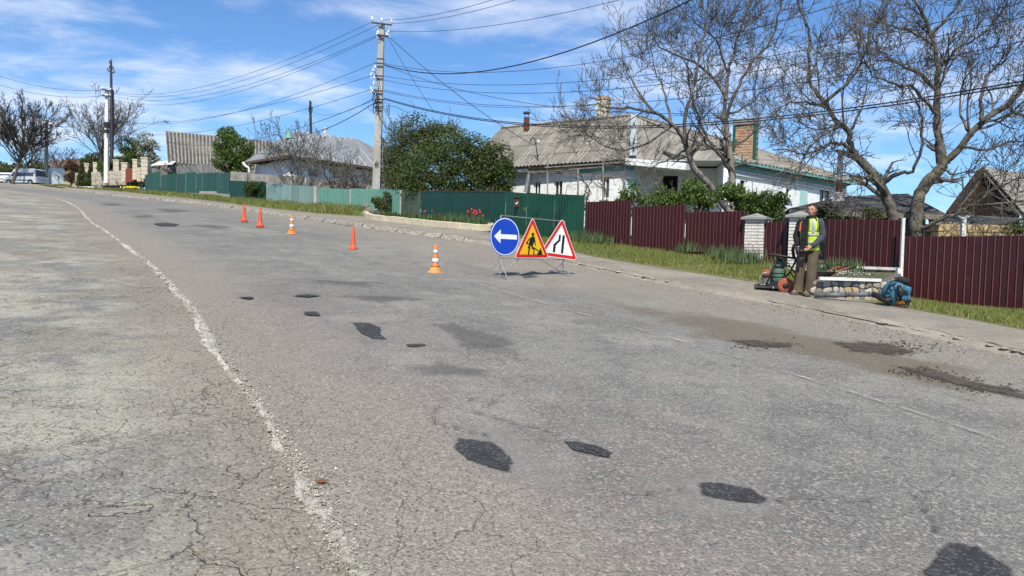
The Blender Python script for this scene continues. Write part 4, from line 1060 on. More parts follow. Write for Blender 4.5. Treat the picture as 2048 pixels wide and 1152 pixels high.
opA = [opn(A0, A1, 1011, 1022, 367, 384), opn(A0, A1, 1068, 1082, 363, 392), opn(A0, A1, 1109, 1126, 361, 392), opn(A0, A1, 1202, 1220, 356, 398)]
wall(house, 'front_wall', A0, A1, zg, zw, WWALL, openings=opA)
for i, o in enumerate(opA): window(house, A0, A1, *o, frame=WHITEP if i else DARKIN, mull=1 if i else 0, sill=MINT if i else None, curtain=i == 3)
opB = [opn(B0, B1, 1482, 1492, 360, 392), opn(B0, B1, 1573, 1585, 372, 398), opn(B0, B1, 1641, 1664, 372, 408)]
wall(house, 'side_wall', B0, B1, zg, zw, WWALL2, openings=opB)
window(house, B0, B1, *opB[0], frame=DSTEEL, mull=0); window(house, B0, B1, *opB[1], frame=WHITEP, mull=0, sill=WHITEP, fw=.12, curtain=True); window(house, B0, B1, *opB[2], frame=WHITEP, mull=1, curtain=True, sill=WHITEP)
# recessed porch
C0 = A1+V(1.3, 1.3, 0); C1 = B0+V(.2, 1.9, 0)
wall(house, 'porch_side_wall', A1+V(.02, .05, 0), C0, zg, zw-.02, WWALL2, th=.2)
oc = opn(C0, C1, 1326, 1357, 351, 420); wall(house, 'porch_wall', C0, C1, zg, zw-.03, WWALL2, openings=[oc])
window(house, C0, C1, *oc, frame=DSTEEL, glass=DARKIN, mull=0)
wall(house, 'porch_side_wall', C1, B0+V(0, .02, 0), zg, zw-.02, WWALL2, th=.2)
mb = MB(); mb.slab([P1+V(-.35, -.25, .0), at(1372, 326, 31.2), at(1385, 328, 33.5), C0+V(1, .3, 0), P1+V(.4, 1.2, 0)], .28); piece('porch_canopy', mb, WWALL2, house)
mb = MB(); mb.slab([A1+V(0, 0, .0), C0, C1, B0, P1b, P1], .06, dirv=(0, 0, -1)); piece('porch_ceiling', mb, WWALL2, house)
mb = MB(); mb.beam(A0.lerp(A1, .66)+V(0, -.05, -.30), A1+V(0, -.05, -.30), .05, .26); piece('frieze_board', mb, TEALP, house)
mb = MB(); mb.beam(A1+V(-.12, -.14, -.5), A1+V(-.12, -.14, -1.6), .55, .12, up=(0, 1, 0)); piece('corner_board', mb, MINT, house)
mb = MB(); mb.beam(B0+V(0, -.08, -.28), B1+V(0, -.08, -.28), .05, .16); piece('frieze_board', mb, TEALP, house)
mb = MB(); dB = (B1-B0).normalized(); nB = Vector((dB.y, -dB.x, 0)).normalized(); L_ = (B1-B0).length
for i in range(int(L_/.22)):
    p = B0+dB*(i*.22+.1)+nB*.06; mb.box(p+V(0, 0, -.45), (.10, .10, .09))
o = stuff(piece('dentil_frieze', mb, WHITEP, house))
mb = MB(); mb.beam(B0+nB*.05+V(0, 0, -.58), B1+nB*.05+V(0, 0, -.58), .08, .10); piece('cornice', mb, WHITEP, house)
for x0, x1 in ((1408, 1424), (1601, 1616), (1697, 1706)):
    f0, f1 = ff(B0, B1, x0), ff(B0, B1, x1); a, b = B0.lerp(B1, f0)+nB*.03, B0.lerp(B1, f1)+nB*.03; mb = MB()
    mb.slab([V(a.x, a.y, zg), V(b.x, b.y, zg), V(b.x, b.y, zw-.65), V(a.x, a.y, zw-.65)], .06, dirv=-nB); piece('corner_pilaster', mb, MINT, house)
mb = MB(); mb.beam(F0+V(0, .05, -.12), P1+V(0, .05, -.12), .05, .10); piece('eave_board', mb, DW0, house); mb = MB(); mb.beam(P1b+V(0, -.02, -.10), P2+V(0, -.02, -.10), .10, .10); piece('gutter', mb, TEALP, house)
wall(house, 'end_wall', A0+V(.02, .2, 0), A0+V(2.5, 9, 0), zg, zw, WWALL, th=.2); wall(house, 'end_wall', B1+V(-.1, .2, 0), B1+V(3.0, 6, 0), zg, zw, WWALL2, th=.2)
# small porch roof peeping behind the tree
GAB = M('dark_gable', (.17, .15, .13), (.12, .105, .09), 3, .9)
mb = MB(); a, b, c = at(1326, 299, 33), at(1372, 317, 31.6), at(1336, 314, 33.2); mb.slab([a, b, c, c+V(0, 1.0, 0)], .05); piece('porch_gable', mb, GAB, house)
# chimneys
BRC = M('chimney_brick', (.36, .185, .105), (.44, .32, .21), 5, .85, .4, c3=(.04, .12, .08), s3=2.6)
CREAM = M('cream_plaster', (.60, .55, .44), (.50, .45, .35), 5, .9, .3, c3=(.32, .2, .14), s3=4)
ch = thing('chimney', 'tall brick chimney with green painted edges above the right wing of the white house', 'chimney', at(1490, 330, 34.5))
w_ = .95; zt = at(1490, 247, 34.5).z; zb = at(1490, 345, 34.5).z; rz = Matrix.Rotation(math.radians(-30), 3, 'Z'); cc = at(1492, 300, 34.6)
n = 18; hh = (zt-zb)/n; rr = random.Random(2)
core = MB(); core.box((cc.x, cc.y, (zt+zb)/2), (w_-.03, w_*.8-.03, zt-zb), rz); piece('core', core, MORT, ch)
for i in range(n):
    z = zb+(i+.5)*hh
    mb = MB()
    for sx in (-1, 1):
        for sy in (-1, 1):
            q = rz @ V(sx*w_*.245*(1 if i % 2 else .72), sy*w_*.2, 0); mb.box((cc.x+q.x, cc.y+q.y, z), (w_*(.505 if i % 2 else .56), w_*.405, hh-.02), rz)
    piece('brick_course', mb, BRC, ch)
for sx in (-1, 1):
    mb = MB(); q = rz @ V(sx*w_*.5, -w_*.4, 0); mb.box((cc.x+q.x, cc.y+q.y, (zt+zb)/2), (.12, .12, zt-zb-.01), rz); piece('green_edge', mb, PGREEN, ch)
mb = MB(); mb.box((cc.x, cc.y, zt+.05), (w_*1.12, w_*.95, .26), rz); piece('crown', mb, CAPM, ch)
c2 = thing('chimney', 'cream plastered chimney with a crumbling brick top on the ridge of the white house', 'chimney', at(1206, 236, 39.3))
mb = MB(); a = at(1206, 240, 38.9); z2 = at(1206, 200, 38.9).z; mb.box((a.x, a.y, (a.z-.8+z2)/2), (.58, .55, z2-a.z+.8), rz); piece('stack', mb, CREAM, c2)
mb = MB(); mb.box((a.x, a.y, z2+.05), (.66, .62, .14), rz); mb.box((a.x-.1, a.y, z2+.15), (.3, .4, .09), rz); piece('broken_top', mb, M('broken_brick', (.36, .17, .09), (.45, .36, .26), 9, .9, .5), c2)
c3 = thing('stovepipe', 'short rusty stovepipe with a rain cap on the left end of the slate roof', 'stovepipe', at(1053, 255, 40.4))
mb = MB(); mb.lathe([(.15, -.6), (.15, .35)], at(1053, 248, 40.2), 12); piece('pipe', mb, RUST, c3)
mb = MB(); mb.lathe([(.10, .42), (.22, .46), (.17, .54), (.02, .56)], at(1053, 244, 40.2), 12); mb.tube([at(1053, 244, 40.2)+V(.1, 0, .2), at(1053, 244, 40.2)+V(.1, 0, .48)], .015, 4); mb.tube([at(1053, 244, 40.2)+V(-.1, 0, .2), at(1053, 244, 40.2)+V(-.1, 0, .48)], .015, 4); piece('rain_cap', mb, DSTEEL, c3)
# electric bracket on the roof edge
br = thing('wire_bracket', 'bent rusty pipe bracket with an insulator standing at the eave of the slate roof', 'bracket', at(1076, 330, 36.6))
mb = MB(); mb.tube([at(1077, 329, 36.6), at(1074, 305, 36.6), at(1071, 285, 36.6), at(1069, 277, 36.6), at(1065, 275, 36.6), at(1061, 279, 36.6), at(1061, 285, 36.6)], .03, 6); mb.tube([at(1064, 289, 36.6), at(1076, 286, 36.6)], .022, 5); piece('bent_pipe', mb, DSTEEL, br)
mb = MB(); mb.lathe([(.05, 0), (.07, .05), (.04, .14)], at(1077, 286, 36.6), 8); piece('insulator', mb, WHITEP, br)
# downpipe, pergola, vines
mb = MB(); mb.tube([at(1060, 338, 37.0), at(1059, 343, 36.7), at(1051, 384, 36.7)], .09, 8); piece('downpipe', mb, STEEL, house)
pg = thing('pergola', 'light wooden pergola frame along the front of the white house', 'pergola', at(1100, 390, 34))
for x, y0, y1, Y in ((1012, 343, 388, 36), (1095, 305, 390, 34), (1156, 338, 398, 32.5), (1206, 322, 400, 31.4), (1247, 355, 405, 30.8)):
    mb = MB(); mb.beam(at(x, y1, Y), at(x, y0, Y), .07, .07); piece('post', mb, WOODG, pg)
for pts in ([(1012, 343, 36), (1120, 343, 33.6)], [(1060, 346, 35.5), (1160, 337, 32.6), (1206, 334, 31.4)], [(1100, 345, 34.2), (1247, 357, 30.8)], [(1156, 350, 32.5), (1270, 356, 30.5)], [(1090, 335, 34), (1262, 323, 31)]):
    mb = MB(); mb.beam(at(*pts[0]), at(*pts[1]), .05, .05); [mb.beam(at(*pts[i]), at(*pts[i+1]), .05, .05) for i in range(1, len(pts)-1)]; piece('rail', mb, WOODG, pg)

# --- metal roof house
ZR = M('zinc_roof', (.25, .255, .26), (.20, .205, .21), 1.5, .65, .1, metal=.08, c3=(.22, .23, .24), s3=4)
mh = thing('low_white_house', 'low white house with a grey hipped sheet-metal roof left of the numbered pole', 'house', (-14, 52, 5))
E0, E1, E2 = at(488, 324, 54.8), at(574, 310, 50), at(772, 336, 56.6); ze = E1.z; E0.z = E2.z = ze
Q0, Q1 = at(584, 262, 55.5), at(714, 276, 58.3); zq = Q0.z; Q1.z = zq
SEAM = M('zinc_seam', (.38, .39, .39), (.32, .33, .33))
def seam_roof(root, A, B, C, D, n, mat):
    mb = MB(); mb.slab([A, B, C, D] if (C-D).length > .05 else [A, B, C], .04); piece('roof', mb, mat, root); nr = (B-A).cross(D-A).normalized(); nr = nr if nr.z > 0 else -nr
    for i in range(1, n):
        f = i/n; mb = MB(); mb.beam(A.lerp(B, f)+nr*.03, D.lerp(C, f)+nr*.03, .11, .07); piece('roof_seam', mb, SEAM, root)
seam_roof(mh, E1, E2, Q1, Q0, 9, ZR)
seam_roof(mh, E0, E1, Q0, Q0, 1, ZR)
E3 = E2+V(3, 6, 0); E4_ = E0+V(5, 8, 0); mb = MB(); mb.slab([E2, E3, Q1], .04); mb.slab([E3, E4_, Q0, Q1], .04); mb.slab([E4_, E0, Q0], .04); piece('back_roof', mb, ZR, mh)
mb = MB(); mb.beam(E0+V(0, 0, -.08), E1+V(0, 0, -.08), .10, .16); mb.beam(E1+V(0, 0, -.08), E2+V(0, 0, -.08), .10, .16); piece('fascia', mb, M('brown_fascia', (.12, .07, .05)), mh)
a0, a1, a2_ = E0+V(.7, .4, 0), E1+V(0, .75, 0), E2+V(-.5, .4, 0)
wall(mh, 'gable_wall', a0, a1, 4, ze-.2, WWALL)
ow = [opn(a1, a2_, 617, 638, 336, 353), opn(a1, a2_, 665, 683, 340, 356)]
wall(mh, 'long_wall', a1, a2_, 4, ze-.2, WWALL, openings=ow)
for o in ow: window(mh, a1, a2_, *o, frame=WHITEP, glass=GLASS)
wall(mh, 'back_wall', a0+V(.2, .1, 0), a0+V(5, 7.5, 0), 4, ze-.2, WWALL); wall(mh, 'back_wall', a2_+V(-.2, .2, 0), a2_+V(2.5, 5.5, 0), 4, ze-.2, WWALL)
mb = MB(); d1 = at(574, 259, 54.3); mb.slab([d1+V(0, 0, .1), at(569, 276, 53.5), at(588, 275, 53.8)], .6, dirv=(0, 1, 0)); piece('dormer', mb, TEALP, mh)
mb = MB(); mb.tube([at(486, 325, 54.6), at(490, 331, 54.5), at(498, 336, 54.4), at(498, 345, 54.4)], .09, 7); piece('downpipe', mb, WHITEP, mh)
mb = MB(); mb.lathe([(.17, -.4), (.15, .1), (.15, .35), (.2, .40), (.03, .5)], at(650, 268, 56.8), 10); o = piece('roof_vent', mb, WHITEP, mh)
# --- slate barn
bn = thing('slate_barn', 'long grey barn with a steep corrugated slate roof above the stepped green fence', 'barn', (-26, 60, 6))
b0, b1 = at(336, 326, 73), at(545, 336, 77); b1.z = b0.z; t0, t1 = at(331, 262, 78), at(545, 283, 83.3); t1.z = t0.z
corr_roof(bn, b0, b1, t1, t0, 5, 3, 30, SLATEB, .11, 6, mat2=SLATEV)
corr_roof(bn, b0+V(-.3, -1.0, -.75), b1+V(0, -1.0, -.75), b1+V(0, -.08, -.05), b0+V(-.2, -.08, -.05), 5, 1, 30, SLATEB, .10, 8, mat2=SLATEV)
gb = t0+V(-.3, 4.5, b0.z-t0.z); mb = MB(); mb.slab([b0+V(0, 0, -.05), t0+V(0, 0, -.05), gb], .1, dirv=(1, 0, 0)); piece('gable', mb, M('pale_gable', (.42, .46, .46), (.36, .4, .4)), bn)
mb = MB(); mb.slab([t0, t1, t1+V(0, 4.5, b0.z-t0.z), gb], .05); piece('back_roof', mb, SLATE, bn)
wall(bn, 'wall', b0+V(.3, .5, 0), b1+V(0, .5, 0), 5, b0.z-.25, GREYW); wall(bn, 'wall', b0+V(.3, .5, 0), gb+V(.3, -.5, 0), 5, b0.z-.25, GREYW)
mb = MB(); mb.beam(b0+V(.5, -.15, -.45), b1+V(0, -.15, -.45), .25, .10); piece('eave_beam', mb, WHITEP, bn)
# pale shed wall left of the barn with broken tin roof
sw = thing('low_shed', 'low grey plank shed wall with bent tin roofing left of the slate barn', 'shed', at(340, 345, 72))
A_, B_ = at(303, 355, 75), at(430, 352, 69); k = 22
for i in range(k):
    f0, f1 = i/k, (i+1)/k-.004; mb = MB(); p, q = A_.lerp(B_, f0), A_.lerp(B_, f1); zt_ = at(340, 331, 72).z; mb.slab([V(p.x, p.y, p.z-4), V(q.x, q.y, q.z-4), V(q.x, q.y, zt_), V(p.x, p.y, zt_)], .03, dirv=(0, 1, 0)); piece('plank', mb, GREYW, sw)
mb = MB(); mb.slab([at(300, 331, 75.2), at(345, 328, 71.6), at(352, 322, 73), at(318, 322, 76)], .05); piece('tin_roof', mb, WHITEP, sw)

# --- garage behind the man
TAR = M('tar_roof', (.050, .049, .046), (.095, .092, .086), 2.6, .92, .4, c3=(.2, .195, .18), s3=7, spec=.08, stretch=(1, .4, .4))
ga = thing('garage', 'low grey garage with a dark tarred roof behind the man and the walnut trunks', 'garage', at(1700, 450, 21))
G0, G1 = at(1577, 417, 21.5), at(1893, 428, 19.6); K0, K1 = at(1679, 394, 24), at(1815, 387, 23.5)
zg_ = G0.z
def bil(a, b, c, d, f, h): return a.lerp(b, f).lerp(d.lerp(c, f), h)
rr = random.Random(4)
for i in range(7):
    f0, f1 = i/7, (i+1)/7; mb = MB(); l = .012*(i % 2)
    mb.slab([bil(G0, G1, K1, K0, f0, 0)+V(0, 0, l), bil(G0, G1, K1, K0, f1, 0)+V(0, 0, l), bil(G0, G1, K1, K0, f1, 1)+V(0, 0, l+.0), bil(G0, G1, K1, K0, f0, 1)+V(0, 0, l)], .035); piece('roof_sheet', mb, TAR, ga)
mb = MB(); mb.slab([K0, K1, K1+V(1, 4, -.9), K0+V(-1.0, 4, -.9)], .04); mb.slab([G0, K0, K0+V(-1.0, 4, -.9)], .04); mb.slab([G1, K1+V(1, 4, -.9), K1], .04); piece('back_roof', mb, TAR, ga)
wall(ga, 'front_wall', G0+V(.3, .3, 0), G1+V(-.4, .3, 0), 1, G0.z-.12, M('grey_boarding', (.12, .12, .115), (.08, .08, .08), 3, .9), z1b=G1.z-.12)
wall(ga, 'side_wall', G0+V(.3, .5, 0), G0+V(1.5, 5, 0), 1, G0.z-.12, GREYW); wall(ga, 'side_wall', G1+V(-.4, .5, 0), G1+V(.5, 5, 0), 1, G1.z-.12, GREYW)
mb = MB(); mb.beam(G0+V(0, -.03, -.09), G1+V(0, -.03, -.09), .05, .14); piece('fascia', mb, WOODG, ga)
sp_ = thing('stovepipe', 'tall steel stovepipe, silver above and rusty below, rising from the garage roof', 'stovepipe', at(1677, 402, 22.8))
mb = MB(); mb.lathe([(.085, 0), (.085, .87)], at(1679, 362, 22.8), 12); piece('upper_pipe', mb, STEEL, sp_)
mb = MB(); mb.lathe([(.09, -.02), (.09, .62)], at(1677, 400, 22.8), 12); piece('lower_pipe', mb, RUST, sp_)
mb = MB(); mb.lathe([(.22, -.1), (.13, .18), (.11, .28)], at(1676, 403, 22.8), 8); piece('cement_collar', mb, CONC, sp_)
# --- yellow stone outbuilding with canopy, white post
SAND = M('yellow_limestone', (.55, .40, .20), (.46, .33, .17), 3, .9, .3, c3=(.33, .24, .13), s3=8)
sb = thing('stone_outbuilding', 'yellow limestone outbuilding under a sagging dark canopy behind the nearest red fence', 'outbuilding', at(1940, 480, 21))
A_, B_ = at(1850, 480, 20.1), at(2110, 480, 19.2); zb_ = A_.z-.6; B_.z = A_.z
core = MB(); zt_ = at(1850, 447, 20.1).z; core.slab([V(A_.x, A_.y+.05, zb_), V(B_.x, B_.y+.05, zb_), V(B_.x, B_.y+.05, zt_-.02), V(A_.x, A_.y+.05, zt_-.02)], .3, dirv=(0, 1, 0)); piece('core', core, MORT, sb)
nr_, nc_ = 5, 12
for j in range(nr_):
    for i in range(nc_):
        f0 = (i+.5*(j % 2))/nc_; f1 = min(1, f0+1/nc_-.004)
        if f0 >= 1: continue
        z0_, z1_ = zb_+(zt_-zb_)*j/nr_, zb_+(zt_-zb_)*(j+1)/nr_-.014; p, q = A_.lerp(B_, f0), A_.lerp(B_, f1); mb = MB(); e = rr.uniform(0, .012)
        mb.slab([V(p.x, p.y-e, z0_), V(q.x, q.y-e, z0_), V(q.x, q.y-e, z1_), V(p.x, p.y-e, z1_)], .055+e, dirv=(0, 1, 0)); piece('stone_block', mb, SAND, sb)
mb = MB(); mb.slab([at(1856, 438, 20.4), at(2000, 448, 19.9), at(2050, 436, 22), at(1900, 428, 23)], .05); piece('canopy', mb, TAR, sb)
mb = MB(); mb.beam(at(1858, 439.5, 20.3)+V(0, 0, -.05), at(2000, 450, 19.75)+V(0, 0, -.05), .05, .09); piece('canopy_edge', mb, GREYW, sb)
wp = thing('canopy_post', 'white painted post with a splayed bracket in front of the yellow stone wall', 'post', at(1926, 480, 19.9))
mb = MB(); mb.beam(at(1925, 485, 19.3), at(1927, 434, 19.3), .10, .10); piece('post_body', mb, WHITEP, wp)
mb = MB(); mb.beam(at(1926, 438, 19.26), at(1939, 431, 19.26), .05, .04); mb.beam(at(1926, 438, 19.24), at(1915, 431, 19.24), .05, .04); piece('bracket', mb, WHITEP, wp)
# --- dark barn at the right edge
DW = M('dark_planks', (.055, .035, .025), (.035, .024, .018), 4, .9, .4, stretch=(1, 1, .15))
db = thing('wooden_barn', 'dark plank gable barn with a slate roof at the right edge of the photo', 'barn', at(1960, 440, 28))
ap = at(1957, 338, 27); gl = at(1893, 424, 27); gr2 = at(2040, 432, 25.6); k = 16
for i in range(k):
    f0, f1 = i/k, (i+1)/k-.006; 
    def top(f): 
        fa = .44; return gl.lerp(ap, f/fa) if f < fa else ap.lerp(gr2, (f-fa)/(1-fa))
    p, q = top(f0), top(f1); mb = MB(); mb.slab([V(p.x, p.y, 1.6), V(q.x, q.y, 1.6), V(q.x, q.y, q.z), V(p.x, p.y, p.z)], .04, dirv=(0, 1, 0)); piece('plank', mb, DW, db)
rg = at(2200, 340, 30.5); rg.z = ap.z; er = at(2290, 440, 28.5); er.z = gr2.z
corr_roof(db, gr2+V(0, -.25, 0), er, rg, ap+V(0, -.25, .03), 5, 3, 34, SLATE, .03, 14)
mb = MB(); mb.slab([ap+V(0, -.25, .03), rg, rg+V(-3, 4, gl.z-ap.z), gl+V(-.1, -.2, 0)], .06); piece('far_roof', mb, SLATE, db)
mb = MB(); mb.beam(gl+V(-.1, -.3, -.06), ap+V(0, -.3, 0), .04, .14); piece('verge_board', mb, DW, db)

# ------------------------------------------------------------------ far left buildings and walls
fh = thing('distant_house', 'distant low house with a brown tiled roof beyond the leaning bare tree, far left', 'house', (-84, 128, 10))
A_, B_ = at(60, 352, 128), at(150, 350, 124); A_.z = B_.z = at(100, 334, 126).z; C_, D_ = B_+V(2, 6, 2.3), A_+V(3, 6, 2.3)
corr_roof(fh, A_, B_, C_, D_, 4, 2, 20, M('brown_tiles', (.17, .10, .075), (.13, .085, .07), 2, .9, .3), .04, 21)
wall(fh, 'wall', A_+V(.4, .5, 0), B_+V(-.4, .5, 0), 9.5, A_.z-.1, M('ochre_wall', (.50, .38, .18), (.42, .32, .16)), openings=[(.3, .42, 11.3, 12.4), (.62, .74, 11.3, 12.4)])
for q in ((.3, .42), (.62, .74)): window(fh, A_+V(.4, .5, 0), B_+V(-.4, .5, 0), q[0], q[1], 11.3, 12.4, WHITEP)
mb = MB(); mb.slab([D_, C_, C_+V(0, 5, -2.3), D_+V(0, 5, -2.3)], .05); piece('back_roof', mb, RUST, fh)
kb = thing('metal_kiosk', 'small pale blue and white metal cabinet standing behind the old pole, far left', 'cabinet', at(112, 371, 98))
a, b, c = at(97, 371, 98.5), at(103, 372, 96), at(131, 371, 97.5); zt_ = at(110, 336, 97).z
WB = M('white_metal', (.82, .84, .84), (.76, .79, .80), 3, .5, .1, c3=(.4, .43, .43), s3=6); PB = M('pale_blue_metal', (.38, .55, .62), (.34, .5, .57), 3, .5)
def quadwall(p, q, z0, z1, mat, nm, root, th=.06):
    mb = MB(); mb.slab([V(p.x, p.y, z0), V(q.x, q.y, z0), V(q.x, q.y, z1), V(p.x, p.y, z1)], th, dirv=(0, 1, 0)); return piece(nm, mb, mat, root)
z0_ = min(a.z, b.z, c.z)-.2
quadwall(a, b, z0_, zt_, PB, 'side_panel', kb); quadwall(b, b.lerp(c, .49), z0_+.2, zt_, WB, 'door', kb); quadwall(b.lerp(c, .51), c, z0_+.2, zt_, WB, 'door', kb)
mb = MB(); mb.slab([V(a.x, a.y, zt_+.06), V(b.x, b.y-.05, zt_+.06), V(c.x, c.y-.05, zt_+.06), V(c.x-.3, c.y+2.3, zt_+.06)], .12); piece('roof', mb, PB, kb)
mb = MB(); q = b.lerp(c, .47); mb.box((q.x, q.y-.04, (z0_+zt_)/2), (.06, .06, .5)); piece('handle', mb, DSTEEL, kb)
CRS = M('cream_stone', (.56, .50, .38), (.46, .40, .30), 3, .9, .3, c3=(.36, .30, .22), s3=8)
def blockpillar(x0, x1, yt, yb, Y, label, n=5, group='cream stone gate pillars up the road', base=0):
    w = (x1-x0)/FPX*Y; p = at((x0+x1)/2, yb, Y); h = at((x0+x1)/2, yt, Y).z-p.z; t = thing('stone_pillar', label, 'pillar', p, group)
    mb = MB(); mb.box((0, 0, h/2), (w*.94, w*.94, h-.02)); mb.build('core', MORT, t)
    for i in range(n):
        mb = MB(); mb.box((0, 0, (i+.5)*h/n), (w, w, h/n-.03)); mb.build('stone_block', CRS, t)
    mb = MB(); mb.box((0, 0, h+.06), (w*1.15, w*1.15, .12)); mb.build('cap', CRS, t); return t
blockpillar(245.5, 257, 328, 364, 76, 'left cream pillar beside the small rusty red gate')
blockpillar(267, 276, 321, 360, 73, 'middle cream pillar, right of the small rusty red gate')
blockpillar(285, 298, 318, 358, 71.5, 'tallest cream pillar, at the uphill end of the stepped green fence')
w1 = thing('stone_wall', 'cream stone wall with dipped top between the two right cream pillars', 'wall', at(280, 360, 72))
for j, (yt, yb) in enumerate([(356, 363), (349, 355.5), (342, 348.5), (335, 341.5)]):
    for i, (x0, x1) in enumerate([(274, 281), (281.3, 287)]):
        p, q = at(x0, yb, 72.3), at(x1, yb, 72); z_ = at(x0, yt, 72.3).z; quadwall(p, q, p.z, z_, CRS, 'stone_block', w1, .4)
rg_ = fence('metal_gate', 'small rusty red metal gate between two cream stone pillars', [fsec(251, 337, 75.5, 267, 336, 73.5, 364, 362)], M('red_sheet', (.24, .05, .03), (.2, .04, .025), 3, .6), .3, .02, catg='gate')
for x0, x1, yt, yb, Y, lb in ((171, 180, 329, 368, 86, 'short cream pillar left of the thuja pair'), (188, 196, 327, 368, 84.5, 'cream pillar between thujas and the white pole'), (229, 240, 322, 364, 81, 'cream pillar right of the white concrete pole')):
    blockpillar(x0, x1, yt, yb, Y, lb, 4)
lw = stonewall('low_rubble_wall', 'low rubble wall and rockery beneath the cream pillars', at(193, 374, 82.5), at(236, 374, 80), at(193, 374, 82.5).z-.2, at(236, 374, 80).z-.2, .9, 1.0, 9, 2, .6, 31, weights=(1, 2, 6, 1))
stonewall('garden_wall', 'cream garden wall running from the thujas to the rusty red gate', at(150, 369, 88), at(246, 366, 77), at(150, 369, 88).z-.2, at(246, 366, 77).z-.2, 1.55, 1.5, 14, 3, .3, 33, weights=(1, 0, 8, 1), mort=CRS)
wk = thing('white_kerb_bed', 'low white painted kerb round the bed under the thujas', 'kerb', at(146, 375, 84))
for (x0, y0, Y0), (x1, y1, Y1) in (((146, 374, 86), (167, 376, 83.2)), ((168, 376, 83.2), (190, 376, 82.6))):
    mb = MB(); mb.beam(at(x0, y0, Y0), at(x1, y1, Y1), .2, .35); piece('kerb_block', mb, WHITEP, wk)
for nm, x0, x1, Y, lb in (('low_kerb', 322, 352, 62, 'a'), ):
    pp = thing('retaining_kerb', 'pale concrete plinth under the stepped green fence', 'plinth', at(300, 385, 66))
    for a_, b_ in (((322, 389, 66), (352, 388.5, 63.2)), ((353, 389, 63.2), (403, 389, 58.5)), ((404, 385, 58.4), (430, 385, 56.2)), ((431, 388.5, 56.1), (459, 391, 53.5))):
        mb = MB(); mb.beam(at(*a_)+V(0, -.1, -.15), at(*b_)+V(0, -.1, -.15), .35, .45); piece('plinth_block', mb, CONC, pp)

# ------------------------------------------------------------------ poles
def arm(root, a, b, w=.08, ins=(), matI=None, up_=.10, name='crossarm'):
    mb = MB(); mb.beam(a, b, w, w); o = piece(name, mb, DSTEEL, root)
    for f in ins:
        p = a.lerp(b, f); m2 = MB(); m2.tube([p, p+V(0, 0, up_+.02)], .015, 5); m2.lathe([(.035, up_), (.075, up_+.04), (.05, up_+.09), (.065, up_+.12), (.03, up_+.2), (.01, up_+.22)], p, 8); piece('insulator', m2, matI or INSW, root)
INSW = M('porcelain', (.78, .80, .82), (.7, .72, .74), 5, .2, 0, spec=.6); INSB = M('brown_insulator', (.03, .02, .018), (.04, .03, .02), 5, .3)
YP = 39.0
mp = thing('utility_pole', 'tall weathered concrete utility pole numbered 6 beside the flower bed', 'utility pole', at(752, 410, YP))
pb, pt = at(752, 415, YP), at(763.5, 47, YP)
mb = MB(); mb.beam(pb, pt, .42, .34, up=(0, 1, 0), w2=.27, h2=.22); piece('pole', mb, CONC, mp)
arm(mp, at(743, 45, YP-.2), at(784, 50, YP-.3), .07, (.02, .5, .98))
arm(mp, at(755, 70, YP-.2), at(776, 73, YP-.3), .09, (.05, .9), up_=.02)
for y, x0, x1 in ((126, 750, 770), (151, 745, 767), (181, 743, 766), (198, 750, 768), (215, 748, 763)):
    arm(mp, at(x0, y, YP-.25), at(x1, y+1.5, YP-.25), .06, (), name='bracket')
for x, y in ((746, 143), (750, 137), (742, 152), (748, 158), (742, 180), (747, 170), (745, 186), (754, 70), (777, 66)):
    p = at(x, y, YP-.3); mb = MB(); mb.lathe([(.03, 0), (.06, .04), (.04, .1), (.055, .13), (.02, .18)], p, 8); mb.tube([p, p+V(0, 0, -.14), p+V(.13, .05, -.16)], .014, 5); piece('insulator', mb, INSW, mp)
rr = random.Random(3)
cab = MB()
for k in range(9):
    y0 = rr.uniform(120, 205); x0 = rr.uniform(749, 760); pts = [at(x0+rr.uniform(-6, 6), y0+i*rr.uniform(3, 8), YP-.32-rr.uniform(0, .1)) for i in range(6)]; cab.tube(pts, .017, 4)
cab.tube([at(749, 205, YP-.3), at(746, 215, YP-.3), at(748, 228, YP-.3), at(752, 222, YP-.3)], .018, 4)
piece('cable_bundle', cab, BLACKP, mp)
for y in (118, 205, 213): 
    mb = MB(); q = pb.lerp(pt, (415-y)/368); mb.box(q, (.36, .30, .035)); piece('clamp', mb, DSTEEL, mp)
fc = bpy.data.curves.new('number', 'FONT'); fc.body = '6'; fc.size = .42; fc.extrude = .003; tmp = ob('tmp', fc)
bpy.context.view_layer.update(); nm_ = bpy.data.meshes.new_from_object(tmp.evaluated_get(bpy.context.evaluated_depsgraph_get())); bpy.data.objects.remove(tmp); nm_.materials.clear(); nm_.materials.append(BLACKP); fo = ob('number', nm_, mp)
q = pb.lerp(pt, (415-333)/368)+V(-.10, -.235, -.0); fo.location = q-mp.location; fo.rotation_euler = (math.radians(90), 0, 0)
# angled steel strut/dish
sd_ = thing('satellite_dish', 'small satellite dish seen edge-on beside the numbered pole, above the bushes', 'satellite dish', at(768, 300, 44))
mb = MB(); rm = (Matrix.Rotation(math.radians(72), 3, 'Z') @ Matrix.Rotation(math.radians(80), 3, 'X')); mb.lathe([(.03, -.12), (.28, -.08), (.45, 0), (.46, .01), (.28, -.06), (.03, -.10)], at(768, 292, 44), 20, mx=rm); piece('dish', mb, M('dish_grey', (.35, .36, .37)), sd_)
mb = MB(); mb.tube([at(768, 293, 44.1), at(768, 312, 44.2), at(768, 345, 44.2)], .03, 6); piece('mast', mb, DSTEEL, sd_)
